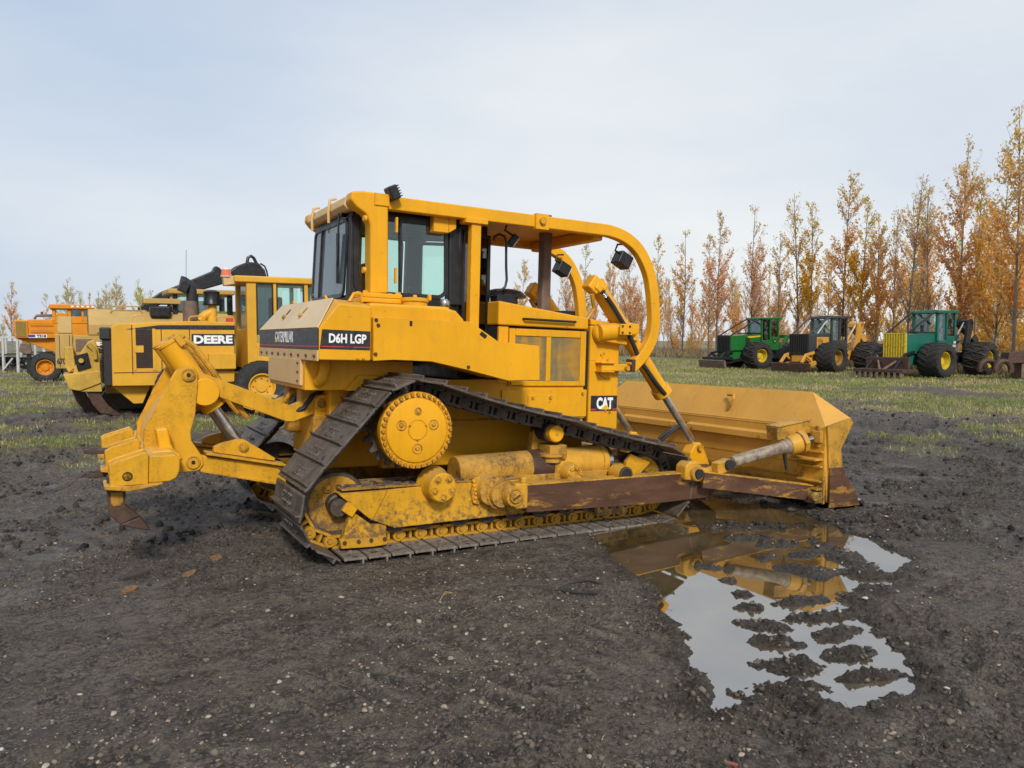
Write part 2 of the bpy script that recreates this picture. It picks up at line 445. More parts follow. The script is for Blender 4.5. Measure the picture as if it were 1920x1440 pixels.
# ridges of mud standing out of the water: centre, end of long axis, end of short axis (on the ground)
RIDGE = []
for c, a, b, hh in (
    ([(3.334,-2.111)], [(3.750,-2.348)], [(3.526,-1.932)], 1.0), ([(2.940,-2.412)], [(3.130,-2.497)], [(3.046,-2.312)], 1.0),
    ([(3.012,-2.714)], [(3.204,-2.802)], [(3.177,-2.569)], 1.0), ([(3.026,-3.064)], [(3.315,-3.112)], [(3.184,-2.936)], 1.1),
    ([(2.620,-2.965)], [(2.736,-3.013)], [(2.711,-2.884)], .9), ([(1.960,-2.910)], [(2.090,-3.018)], [(2.058,-2.809)], .9),
    ([(2.558,-3.402)], [(2.695,-3.609)], [(2.754,-3.241)], 1.1), ([(1.839,-3.260)], [(1.895,-3.321)], [(1.908,-3.191)], .8),
    ([(1.698,-3.552)], [(1.774,-3.622)], [(1.761,-3.492)], .9), ([(1.537,-3.782)], [(1.655,-3.874)], [(1.612,-3.713)], .9),
    ([(1.345,-4.051)], [(1.446,-4.163)], [(1.457,-3.949)], 1.1), ([(1.181,-4.292)], [(1.313,-4.406)], [(1.268,-4.215)], 1.1),
    ([(0.992,-4.558)], [(1.183,-4.716)], [(1.119,-4.451)], 1.2), ([(0.749,-4.774)], [(0.971,-4.886)], [(0.874,-4.667)], 1.2),
    ([(1.950,-3.867)], [(2.170,-3.941)], [(2.073,-3.766)], 1.1), ([(1.895,-4.153)], [(2.153,-4.230)], [(2.010,-4.064)], 1.2),
    ([(1.676,-4.377)], [(1.912,-4.428)], [(1.812,-4.274)], 1.2), ([(1.424,-4.634)], [(1.653,-4.692)], [(1.564,-4.530)], 1.2),
    ([(1.262,-4.888)], [(1.486,-4.969)], [(1.348,-4.827)], 1.1), ([(3.190,-3.234)], [(3.139,-3.600)], [(3.553,-2.959)], 1.0),
    ([(2.562,-4.004)], [(2.881,-4.045)], [(2.847,-3.804)], 1.2), ([(4.166,-1.273)], [(4.277,-1.469)], [(4.301,-1.146)], .8),
    ([(2.897,-3.676)], [(3.053,-3.844)], [(3.090,-3.537)], 1.1), ([(4.494,-2.147)], [(4.509,-2.520)], [(4.764,-1.939)], 1.2)):
    c = np.array(c[0]); RIDGE.append((c, np.array(a[0])-c, np.array(b[0])-c, hh))
def poly_sd(px, py, P):
    d = np.full(px.shape, 1e9); inside = np.zeros(px.shape, bool); n = len(P)
    for i in range(n):
        ax, ay = P[i]; bx, by = P[(i+1) % n]
        ex, ey = bx-ax, by-ay; t = np.clip(((px-ax)*ex+(py-ay)*ey)/(ex*ex+ey*ey), 0, 1)
        d = np.minimum(d, (px-ax-ex*t)**2+(py-ay-ey*t)**2)
        cnd = ((ay > py) != (by > py)) & (px < (bx-ax)*(py-ay)/((by-ay) if by != ay else 1e-9)+ax)
        inside ^= cnd
    return np.where(inside, -1, 1)*np.sqrt(d)

def ground_fields(x, y):
    x = np.asarray(x, float); y = np.asarray(y, float)
    dx, dy = x-CX, y-CY
    dep = dx*VF[0]+dy*VF[1]; lat = dx*VR[0]+dy*VR[1]; dist = np.hypot(dx, dy)
    far = 1-sst(18, 45, dist)
    h = .05*(fbm(x, y, .35, 3, 1)-.5)*sst(1.5, 6, np.hypot(x-1, y))
    churn = sst(.42, .62, fbm(x, y, .8, 3, 5))
    n1 = fbm(x+.06*fbm(x, y, 4, 2, 77), y, 3.2, 4, 21); n2 = fbm(x, y, 11, 4, 31, .6); n3 = fbm(x, y, 34, 2, 41)
    clod = 1-np.abs(2*n1-1)
    bil = np.abs(2*fbm(x+.02*n2, y, 15, 3, 33, .6)-1); bil2 = np.abs(2*vnoise(x*41, y*41, 43)-1)
    micro = .042*(clod-.75)*(.30+.70*churn)+.040*(n2-.5)*(.35+.65*churn)+.040*(bil-.25)*(.25+.75*churn)+.013*(bil2-.4)*(.4+.6*churn)+.008*(n3-.5)
    flat = sst(.56, .74, fbm(x, y, 1.5, 5, 61, .6))
    micro = micro*(1-.55*flat)
    lump = fbm(x+.2*fbm(x, y, 1.5, 2, 78), y, 1.7, 3, 25); lump2 = np.abs(2*fbm(x, y, 2.6, 3, 27)-1)
    h = h+(.13*(lump-.5)+.10*(lump2-.3)*(.4+.6*churn))*far*(1+.5*sst(7, 14, dist))*sst(1.2, 4, np.hypot(x-1, y+.0)-1.0)
    h = h+micro*(.25+.75*far)*(1+1.1*sst(6, 13, dist))
    # faint track-bar furrows left by the machines
    u = x*.93+y*.36; w_ = -x*.36+y*.93
    band = np.exp(-((w_+4.2)/.55)**2)*sst(.35, .6, fbm(x, y, .6, 2, 91))
    h = h+band*.028*np.sin(u*2*math.pi/.21+2*n1)
    band2 = np.exp(-((w_-1.3)/.5)**2)*(x < -1)
    h = h-band2*.05+band2*.022*np.sin(u*2*math.pi/.24+3*n1)
    band3 = np.exp(-((w_+2.9)/.33)**2)*sst(.8, -.6, x)*far+np.exp(-((w_+.9)/.30)**2)*sst(-2.6, -3.6, x)*far
    band4 = np.exp(-((w_+3.62)/.34)**2)*far*sst(.30, .55, fbm(x, y, .45, 3, 96))
    band5 = np.exp(-((.94*x+.34*y-3.1)/.36)**2)*far*sst(-3.2, -4.2, y)
    h = h-band3*.04+band3*.042*np.sin(u*2*math.pi/.20+3*n1)-band4*.045+band4*.045*np.sin(u*2*math.pi/.17+2.5*n1)
    h = h-band5*.03+band5*.040*np.sin((-.34*x+.94*y)*2*math.pi/.19+2.5*n1)
    global PRINT_SHADE
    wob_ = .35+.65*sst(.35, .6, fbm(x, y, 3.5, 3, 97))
    PRINT_SHADE = wob_*(np.clip(band3+0*x, 0, 1)*np.sin(u*2*math.pi/.20+3*n1)+band4*np.sin(u*2*math.pi/.17+2.5*n1)+band5*np.sin((-.34*x+.94*y)*2*math.pi/.19+2.5*n1)+band2*np.sin(u*2*math.pi/.24+3*n1))*far  # relief shading for the mud colour: crests positive, troughs negative
    # settle under the bulldozer, which stands nose down
    near = (1-sst(.1, 1.2, np.abs(y)-1.5))*sst(-1.3, -.6, x)*(1-sst(5.2, 6.5, x))
    tgt = -.030*np.clip(x, -1, 2.2)-.014+.030*np.exp(-((np.abs(y)-1.68)/.09)**2)*sst(.35, .7, fbm(x, y, 2.2, 3, 95))
    h = h*(1-near)+near*(tgt+micro*.5)
    # puddle basin with ridges
    m = (np.abs(x-3) < 9) & (np.abs(y+4) < 8)
    wet = np.zeros(x.shape)
    if m.any():
        xm, ym = x[m], y[m]
        wob = .20*(fbm(xm, ym, 1.6, 3, 51)-.5)+.13*(fbm(xm, ym, 7, 3, 52)-.5)
        sd = poly_sd(xm, ym, PUD)+wob
        rid = np.zeros(xm.shape)
        for c, a, b, hh in RIDGE:
            M2 = np.linalg.inv(np.array([[a[0], b[0]], [a[1], b[1]]]))
            p = (xm-c[0])*M2[0, 0]+(ym-c[1])*M2[0, 1]; q = (xm-c[0])*M2[1, 0]+(ym-c[1])*M2[1, 1]
            rr_ = np.sqrt((p/(1.25+.5*((c[0]*7.3) % 1)))**2+(q/(.72+.3*((c[1]*5.1) % 1)))**2)+.62*(fbm(xm, ym, 5, 4, 53)-.5)
            rid = np.maximum(rid, np.minimum(1, hh)*np.sqrt(np.clip(1-rr_*rr_, 0, 1)))
        hm = h[m]; basin = 1-sst(-.14, .10, sd)
        floor_ = -.105+.02*(n1[m]-.5)
        hm2 = hm*(1-basin)+basin*floor_
        top = -.004+.045*(n2[m]-.40)+.040*(clod[m]-.7)+.045*(bil[m]-.22)+.016*(bil2[m]-.4)
        hm2 = np.maximum(hm2, floor_+(top-floor_)*np.minimum(1, rid*1.0)) if True else hm2
        # banks close to the water stay just above it
        bank = (1-sst(.05, .9, np.abs(sd)))*(sd > 0)
        hm2 = np.where(sd > .06, np.maximum(hm2, WZ+.006+.012*n1[m]), hm2)
        h[m] = hm2
        wet[m] = np.clip(1-sst(.0, .8, sd), 0, 1)
    thr = 8.5+3.5*sst(1, 6, lat)+1.5*sst(-1, -4, lat)*0
    pat = fbm(x, y, .30, 4, 71, .6)+.10*(fbm(x, y, 2.2, 3, 72)-.5)
    bias = .20-.27*sst(10, 30, dist)+.05*sst(-1, -4, lat)*(1-sst(26, 40, dist))
    GB = [([(-2.706,8.263)], 1.1), ([(-0.680,10.015)], 1.0), ([(-1.898,5.680)], .6), ([(25.487,21.321)], 3.2), ([(30.270,22.180)], 4.0), ([(27.336,16.052)], 3.2), ([(19.647,7.959)], 2.4), ([(19.819,6.138)], 2.2), ([(31.065,30.949)], 5)]
    blob = np.zeros(x.shape)
    for (bc,), br in GB: blob = np.maximum(blob, np.exp(-(((x-bc[0])**2+(y-bc[1])**2)/br**2)))
    blob = blob*sst(.30, .55, fbm(x, y, 1.1, 4, 73, .6)+.04)
    grass = sst(thr-1.5, thr+4, dep)*sst(.43+bias, .53+bias, pat)
    grass = np.maximum(grass, np.clip(blob*1.2, 0, 1))
    global DARK
    DARK = sst(1.0, 3.5, lat)*sst(5.5, 7.5, dep)*(1-sst(15, 19, dep))*sst(.30, .50, fbm(x, y, .7, 4, 99)+.12)
    return h, grass, wet, flat, dist

# one radial sheet, fine in front of the viewpoint and coarse elsewhere, out past the horizon haze
ang_f = np.linspace(R(-43), R(43), 880); ang_c = np.linspace(R(43), R(317), 70)[1:-1]
ang = np.concatenate([ang_f, ang_c]); NA = len(ang)
rad = np.concatenate([np.linspace(.4, 1.6, 6)[:-1], np.geomspace(1.6, 16, 600), np.geomspace(16, 45, 110)[1:], np.geomspace(45, 1500, 46)[1:]]); NR = len(rad)
AA, RR = np.meshgrid(ang, rad)
dirx = np.cos(AA)*VF[0]+np.sin(AA)*VR[0]; diry = np.cos(AA)*VF[1]+np.sin(AA)*VR[1]
gx = (CX+RR*dirx).ravel(); gy = (CY+RR*diry).ravel()
gh, gg, gw, gf, gd = ground_fields(gx, gy)
GDARK = DARK; GPR = PRINT_SHADE
gh = gh*np.where(gd > 200, 0, 1)
vid = np.arange(NA*NR).reshape(NR, NA)
qa = vid[:-1]; qb = vid[1:]
quads = np.stack([qa, np.roll(qa, -1, 1), np.roll(qb, -1, 1), qb], -1).reshape(-1, 4)
gm = bpy.data.meshes.new('ground')
nv = NA*NR+1
gm.vertices.add(nv)
co = np.empty((nv, 3)); co[:-1, 0] = gx; co[:-1, 1] = gy; co[:-1, 2] = gh; co[-1] = (CX, CY, 0)
gm.vertices.foreach_set('co', co.ravel())
tri = np.stack([np.full(NA, nv-1), np.roll(vid[0], -1), vid[0]], -1)
nl = quads.size+tri.size
gm.loops.add(nl); gm.loops.foreach_set('vertex_index', np.concatenate([quads.ravel(), tri.ravel()]).astype(np.int32))
gm.polygons.add(len(quads)+len(tri))
gm.polygons.foreach_set('loop_start', np.concatenate([np.arange(len(quads))*4, quads.size+np.arange(len(tri))*3]).astype(np.int32))
gm.polygons.foreach_set('use_smooth', np.ones(len(quads)+len(tri), bool))
gm.update(calc_edges=True); gm.validate()
ca = gm.color_attributes.new('cover', 'FLOAT_COLOR', 'POINT')
cd = np.zeros((nv, 4)); cd[:-1, 0] = gg; cd[:-1, 1] = gw; cd[:-1, 2] = gf; cd[:-1, 3] = GDARK
ca.data.foreach_set('color', cd.ravel())
pr = gm.attributes.new('print_shade', 'FLOAT', 'POINT'); pv = np.zeros(nv); pv[:-1] = GPR; pr.data.foreach_set('value', pv)
if gm.polygons[NA*200].normal.z < 0: gm.flip_normals()
ground = bpy.data.objects.new('ground', gm); col.objects.link(ground)
tag(ground, kind='structure', label='churned black mud of the yard turning to patchy grass')

def m_ground():
    t = NT('yard_mud_and_turf'); v = t.coord()
    at = t.n('Attribute', attribute_name='cover')
    sp = t.n('SeparateColor', {0: at.outputs['Color']})
    gr, wet, flat = sp.outputs[0], sp.outputs[1], sp.outputs[2]
    a = t.noise(v, .9, 6, .6); dmp = t.noise(t.coord((1, 1.6, 1)), 1.6, 7, .62, .5); b = t.noise(v, 9, 7, .7); f = t.noise(v, 60, 6, .75)
    c = t.mix(t.ramp(b, .38, .62), (.052, .040, .029), (.275, .212, .150))
    c = t.mix(t.ramp(f, .47, .64, 0, .9), c, (.31, .245, .18))
    c = t.mix(t.ramp(f, .50, .37, 0, .95), c, (.011, .010, .009))
    f2 = t.noise(v, 140, 3, .7)
    c = t.mix(t.ramp(f2, .52, .70, 0, .5), c, (.19, .16, .13))
    c = t.mix(t.ramp(f2, .48, .34, 0, .6), c, (.014, .012, .011))
    c = t.mix(t.ramp(a, .42, .66, 0, .5), c, (.115, .090, .066))
    c = t.mix(t.ramp(dmp, .50, .62, 0, .75), c, (.030, .025, .022))
    # compacted smears drawn out along the machines' travel, paler where they dried
    rot = t.n('Mapping', {'Vector': v, 'Rotation': (0, 0, R(-21)), 'Scale': (.55, 2.6, 1)})
    sm = t.noise(rot.outputs[0], 1.25, 7, .62, .3)
    smk = t.math('MULTIPLY', t.ramp(sm, .50, .66), t.ramp(b, .34, .58, .25, 1.0))
    c = t.mix(t.math('MULTIPLY', smk, .62), c, (.27, .215, .162))
    dk = t.math('MULTIPLY', t.ramp(sm, .44, .34), .6)
    c = t.mix(dk, c, (.030, .024, .020))
    pa = t.n('Attribute', attribute_name='print_shade').outputs['Fac']
    c = t.mix(t.ramp(pa, .15, .8, 0, .75), c, (.26, .205, .155))  # furrow crests painted paler, as if catching the light
    c = t.mix(t.ramp(pa, -.15, -.8, 0, .85), c, (.022, .018, .015))  # furrow troughs painted dark, shade put into the mud colour
    # crumbs: cells of soil of two sizes, each with its own tone, dark between
    c = t.mix(t.math('MULTIPLY', at.outputs['Alpha'], t.ramp(b, .34, .56, .95, .45)), c, (.022, .0185, .017))
    wv = t.n('VectorMath', {0: v, 1: t.n('VectorMath', {0: t.n('TexNoise', {'Vector': v, 'Scale': 18.0, 'Detail': 3.0}).outputs['Color'], 1: (.05, .05, .05)}, operation='MULTIPLY').outputs[0]}, operation='ADD').outputs[0]
    hs_ = []
    for sc_, am in ((24.0, .55), (58.0, .75)):
        vo = t.n('TexVoronoi', {'Vector': wv, 'Scale': sc_, 'Randomness': 1.0}, feature='F1')
        sepc = t.n('SeparateColor', {0: vo.outputs['Color']})
        cm = t.math('MULTIPLY', t.ramp(t.noise(v, sc_*.12, 3), .42, .60, .25, 1.0), am)
        c = t.mix(t.math('MULTIPLY', t.ramp(sepc.outputs[0], .42, .95), cm), c, (.225, .180, .135))
        c = t.mix(t.math('MULTIPLY', t.ramp(sepc.outputs[0], .36, .05), cm), c, (.020, .016, .013))
        c = t.mix(t.math('MULTIPLY', t.ramp(vo.outputs['Distance'], .42, .75), cm), c, (.014, .012, .011))
        hs_.append(t.math('MULTIPLY', t.math('SUBTRACT', 1.0, vo.outputs['Distance']), cm))
    flm = t.ramp(t.math('ADD', t.math('MULTIPLY', flat, .62), t.math('MULTIPLY_ADD', b, 2.6, -1.3)), .50, .78, 0, .55)
    c = t.mix(flm, c, (.165, .140, .116))
    c = t.mix(t.math('MULTIPLY', t.ramp(wet, .80, .97), .6), c, (.030, .023, .017))
    # chaff and pale grit
    gt = t.n('TexVoronoi', {'Vector': v, 'Scale': 26.0}, feature='F1')
    c = t.mix(t.math('MULTIPLY', t.ramp(gt.outputs['Distance'], .11, .06), t.ramp(t.noise(v, 5, 2), .5, .6, 0, .9)), c, (.30, .25, .19))
    # turf
    gn = t.noise(v, 14, 5, .7); gb = t.noise(v, .55, 4, .6)
    g1 = t.mix(t.ramp(gb, .38, .62), (.145, .165, .036), (.300, .238, .105))
    g1 = t.mix(t.ramp(gn, .4, .7, 0, .7), g1, (.055, .052, .022))
    gmask = t.math('MULTIPLY', gr, t.ramp(gn, .30, .55, .55, 1.0))
    c = t.mix(gmask, c, g1)
    t.bump(t.math('ADD', t.math('ADD', t.math('MULTIPLY', b, 1.4), f), t.math('ADD', hs_[0], t.math('MULTIPLY', hs_[1], .5))), 1.0, .034)
    rgh = t.math('SUBTRACT', t.ramp(b, .3, .7, .52, .86), t.math('MULTIPLY', t.ramp(wet, .55, .97), .42), clamp=True)
    rgh = t.math('SUBTRACT', rgh, t.math('MULTIPLY', flat, .12), clamp=True)
    rgh = t.math('SUBTRACT', rgh, t.ramp(dmp, .5, .66, 0, .34), clamp=True)
    rgh = t.math('SUBTRACT', rgh, t.math('MULTIPLY', flm, .38), clamp=True)
    rgh = t.math('MAXIMUM', rgh, .22)
    return t.fin(c, rgh, 0, .42)
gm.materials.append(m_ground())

# --- puddle water: a level sheet inside the basin
def m_water():
    t = NT('puddle_water'); v = t.coord()
    t.b.inputs['IOR'].default_value = 4.6
    n_ = t.noise(v, 2.2, 3, .5)
    t.bump(t.noise(v, 5, 2), .012, .01)
    c = t.mix(t.ramp(n_, .35, .65), (.055, .038, .016), (.105, .078, .040))
    t.fin(c, .015, 0, .5)
    # shallow silty water: partly see-through
    t.b.inputs['Alpha'].default_value = .97
    return t.m
cen = PUD.mean(0)
wx = np.linspace(PUD[:, 0].min()-.3, PUD[:, 0].max()+.3, 70); wy = np.linspace(PUD[:, 1].min()-.3, PUD[:, 1].max()+.3, 70)
WX, WY = np.meshgrid(wx, wy)
keep = poly_sd(WX.ravel(), WY.ravel(), PUD) < .16
wm = MB(); nid = {}
for j in range(69):
    for i in range(69):
        ids = [j*70+i, j*70+i+1, (j+1)*70+i+1, (j+1)*70+i]
        if all(keep[k] for k in ids):
            f = []
            for k in ids:
                if k not in nid: nid[k] = len(wm.v); wm.v.append((WX.ravel()[k], WY.ravel()[k], WZ))
                f.append(nid[k])
            wm.f.append(tuple(f))
water = wm.build('puddle_water', m_water())
tag(water, kind='structure', label='brown puddle under the bulldozer blade reflecting the sky')

# --- loose cover on the mud
def visible_pts(n, dmin, dmax, power=1.0):
    a = rng.uniform(R(-40), R(40), n); d = dmin*(dmax/dmin)**(rng.uniform(0, 1, n)**power)
    return CX+d*(np.cos(a)*VF[0]+np.sin(a)*VR[0]), CY+d*(np.cos(a)*VF[1]+np.sin(a)*VR[1])
ICO = None
def ico(sub=1):
    bm = bmesh.new(); bmesh.ops.create_icosphere(bm, subdivisions=sub, radius=1)
    v = np.array([q.co[:] for q in bm.verts]); f = np.array([[w.index for w in q.verts] for q in bm.faces]); bm.free()
    return v, f
def mesh_np(name, V, F, mat, smooth=False):
    me = bpy.data.meshes.new(name); k = F.shape[1]
    me.vertices.add(len(V)); me.vertices.foreach_set('co', V.astype(np.float32).ravel())
    me.loops.add(F.size); me.loops.foreach_set('vertex_index', F.astype(np.int32).ravel())
    me.polygons.add(len(F)); me.polygons.foreach_set('loop_start', (np.arange(len(F))*k).astype(np.int32))
    me.polygons.foreach_set('use_smooth', np.full(len(F), smooth))
    me.update(calc_edges=True)
    if mat: me.materials.append(mat)
    return me
def m_island(name, cols, rough=.8):
    t = NT(name); r = t.n('NewGeometry').outputs['Random Per Island']
    rp = t.n('ValToRGB', {0: r}); el = rp.color_ramp.elements; rp.color_ramp.interpolation = 'LINEAR'
    el[0].color = cols[0]+(1,); el[1].color = cols[-1]+(1,)
    for i, c_ in enumerate(cols[1:-1]): e = el.new((i+1)/(len(cols)-1)); e.color = c_+(1,)
    return t.fin(rp.outputs[0], rough, 0, .3)
def scatter_lumps(name, n, d0, d1, s0, s1, mat, label, sq=.6, sink=.25, power=1.0, lim=None):
    x, y = visible_pts(n, d0, d1, power)
    h, g, w, f, d = ground_fields(x, y)
    ok = (h > WZ+.004) & (g < .35) & (rng.uniform(0, 1, len(x)) < .12+.88*sst(.40, .62, fbm(x, y, .8, 4, 301+len(name))))
    x, y, h = x[ok], y[ok], h[ok]; n = len(x)
    v, fc = ico(1)
    s = s0*(s1/s0)**(rng.uniform(0, 1, n)**2.2)
    sc = s[:, None]*np.stack([rng.uniform(.7, 1.3, n), rng.uniform(.6, 1.1, n), rng.uniform(.4, .8, n)*sq/.6], 1)
    an = rng.uniform(0, 6.28, n)
    V = v[None]*rng.uniform(.55, 1.25, (n, len(v), 1))*sc[:, None]
    X = V[..., 0]*np.cos(an)[:, None]-V[..., 1]*np.sin(an)[:, None]; Y = V[..., 0]*np.sin(an)[:, None]+V[..., 1]*np.cos(an)[:, None]
    V = np.stack([X+x[:, None], Y+y[:, None], V[..., 2]+(h+sc[:, 2]*(1-2*sink)*.5)[:, None]], -1).reshape(-1, 3)
    F = (fc[None]+(np.arange(n)*len(v))[:, None, None]).reshape(-1, 3)
    o = bpy.data.objects.new(name, mesh_np(name, V, F, mat, True)); col.objects.link(o)
    return tag(o, label, kind='stuff')
m_stone = m_island('pale_grit', [(.13, .105, .08), (.27, .225, .175), (.18, .14, .10), (.40, .35, .28), (.22, .155, .11), (.30, .26, .21)])
m_clod = m_island('mud_clods', [(.030, .025, .021), (.085, .068, .054), (.155, .124, .096), (.050, .041, .033)], .85)
scatter_lumps('gravel', 12000, 2.2, 13, .003, .016, m_stone, 'pale pebbles scattered over the black mud', power=.8)
scatter_lumps('mud_clods', 30000, 2.0, 15, .004, .024, m_clod, 'crumbly dark clods lying over the churned mud', sq=.7, sink=.3, power=.85)
scatter_lumps('mud_clods', 9000, 7.5, 26, .018, .060, m_island('dark_clods', [(.016, .014, .013), (.034, .029, .025), (.060, .050, .042), (.024, .021, .019)], .85), 'black lumps of broken mud beyond the puddle', sq=.8, sink=.3, power=1.0)
# countable larger stones
sx, sy = visible_pts(120, 2.4, 9, .9)
sh_, sg_, sw_, sf_, sd_ = ground_fields(sx, sy)
vI, fI = ico(2)
STM = []
for k in range(5):
    V = vI*rng.uniform(.9, 1.1, (len(vI), 1)); cut = rng.normal(0, 1, (7, 3)); cut /= np.linalg.norm(cut, axis=1)[:, None]
    for q in cut:
        dd = V @ q; V = V-np.maximum(0, dd-.62)[:, None]*q
    V = V*np.array([1, rng.uniform(.6, .9), rng.uniform(.45, .65)])
    STM.append(mesh_np('stone', V, fI, simple('stone_%d' % k, [(.34, .29, .23), (.27, .21, .155), (.40, .35, .29), (.24, .195, .155), (.32, .245, .185)][k], .8, var=.3, scale=3), True))
cnt = 0
for i in range(120):
    if cnt >= 70 or sh_[i] < WZ+.01 or sg_[i] > .2 or (abs(sy[i]) < 1.9 and -2.6 < sx[i] < 5.4): continue
    o = bpy.data.objects.new('stone', STM[cnt % 5]); col.objects.link(o)
    s_ = float(rng.uniform(.014, .027)); o.location = (sx[i], sy[i], sh_[i]+s_*.2); o.scale = (s_, s_, s_); o.rotation_euler = (0, 0, rng.uniform(0, 6.28))
    tag(o, 'small pale angular stone lying loose on the dark churned mud', 'stone', 'loose pale stones on the mud'); cnt += 1

# straw and twigs (uncountable), then grass
def strips(n, d0, d1, L0, L1, w, zlift, cond):
    x, y = visible_pts(n, d0, d1, .8); h, g, wt2, f, d = ground_fields(x, y); ok = cond(h, g); x, y, h = x[ok], y[ok], h[ok]; n = len(x)
    an = rng.uniform(0, 6.28, n); L = rng.uniform(L0, L1, n); b = rng.normal(0, .35, n)
    P = []
    for t_ in (0, .5, 1):
        a2 = an+b*t_; P.append(np.stack([x+np.cos(a2)*L*t_, y+np.sin(a2)*L*t_, h+zlift+.006*np.sin(t_*3)], -1))
    N = np.stack([-np.sin(an), np.cos(an), np.zeros(n)], -1)*w
    V = np.stack([P[0]-N, P[0]+N, P[1]-N, P[1]+N, P[2]-N*.5, P[2]+N*.5], 1).reshape(-1, 3)
    base = (np.arange(n)*6)[:, None]
    F = np.concatenate([base+np.array([0, 1, 3, 2]), base+np.array([2, 3, 5, 4])])
    return V, F
V, F = strips(900, 2.2, 14, .02, .075, .0016, .012, lambda h, g: (h > WZ+.004))
o = bpy.data.objects.new('straw', mesh_np('straw', V, F, m_island('straw_bits', [(.20, .15, .09), (.34, .27, .15), (.10, .07, .045), (.42, .34, .19)]))); col.objects.link(o)
tag(o, 'dry straw stalks strewn over the mud', kind='stuff')

def m_grass():
    t = NT('grass_blades'); r = t.n('NewGeometry').outputs['Random Per Island']
    gb = t.noise(t.coord(), .22, 3, .6)
    rp = t.n('ValToRGB', {0: r}); el = rp.color_ramp.elements
    el[0].color = (.120, .160, .024, 1); el[1].color = (.260, .285, .062, 1)
    rp2 = t.n('ValToRGB', {0: r}); el = rp2.color_ramp.elements
    el[0].color = (.27, .22, .08, 1); el[1].color = (.48, .39, .19, 1)
    c = t.mix(t.ramp(gb, .42, .60), rp.outputs[0], rp2.outputs[0])
    return t.fin(c, .7, 0, .25)
def blades(n, d0, d1, hs, w0, power=.7, rough_lim=.35):
    x, y = visible_pts(n, d0, d1, power); h, g, w, f, d = ground_fields(x, y)
    ok = rng.uniform(0, 1, n) < (g-rough_lim*.3); x, y, h, d = x[ok], y[ok], h[ok], d[ok]; n = len(x)
    an = rng.uniform(0, 6.28, n); ht = rng.uniform(hs[0], hs[1], n)*(.8+d/60); ww = w0*(.6+d/22)
    ln = rng.normal(0, .45, (n, 2))*ht[:, None]
    A = np.stack([x-np.cos(an)*ww, y-np.sin(an)*ww, h-.01], -1); B = np.stack([x+np.cos(an)*ww, y+np.sin(an)*ww, h-.01], -1)
    T = np.stack([x+ln[:, 0], y+ln[:, 1], h+ht], -1)
    return np.stack([A, B, T], 1).reshape(-1, 3), np.arange(3*n).reshape(-1, 3)
V, F = blades(260000, 7.5, 70, (.025, .085), .008)
o = bpy.data.objects.new('grass', mesh_np('grass', V, F, m_grass())); col.objects.link(o)
tag(o, 'short patchy green and straw-coloured grass of the yard', kind='stuff')

# =================================================================== TREES
def cam_ground(u, dep):                      # point on the ground at a lateral angle and depth from the viewpoint
    l = (u-960)/CAL['f']*dep
    return CX+dep*VF[0]+l*VR[0], CY+dep*VF[1]+l*VR[1]
def m_leaf(name, low, mid, top):
    t = NT(name); g = t.n('NewGeometry'); r = g.outputs['Random Per Island']
    oi = t.n('ObjectInfo').outputs['Random']
    z = t.n('SeparateXYZ', {0: t.n('TexCoord').outputs['Object']}).outputs['Z']
    k = t.math('ADD', t.ramp(z, .0, 1.0), t.math('MULTIPLY_ADD', r, .34, -.17))
    rp = t.n('ValToRGB', {0: k}); el = rp.color_ramp.elements
    el[0].position = .25; el[0].color = low+(1,); el[1].position = .97; el[1].color = top+(1,)
    e = el.new(.68); e.color = mid+(1,)
    hs = t.n('HueSaturation', {'Hue': t.math('MULTIPLY_ADD', oi, .03, .492), 'Value': t.math('MULTIPLY_ADD', r, .70, .80), 'Saturation': t.math('MULTIPLY_ADD', oi, .35, .78), 'Color': rp.outputs[0]})
    t.fin(hs.outputs[0], .6, 0, .25)
    tr = t.n('BsdfTranslucent', {'Color': hs.outputs[0]})
    ms = t.n('MixShader', {0: .5, 1: t.b.outputs[0], 2: tr.outputs[0]})
    t.t.links.new(ms.outputs[0], t.out.inputs[0])
    return t.m
LEAF = [m_leaf('leaf_rust', (.72, .35, .075), (.70, .35, .10), (.60, .44, .18)),
        m_leaf('leaf_gold', (.80, .44, .045), (.76, .42, .06), (.58, .46, .15)),
        m_leaf('leaf_green_gold', (.74, .47, .10), (.62, .48, .11), (.48, .44, .14))]
BARK = simple('poplar_bark', (.22, .19, .165), .85, var=.4, scale=6)

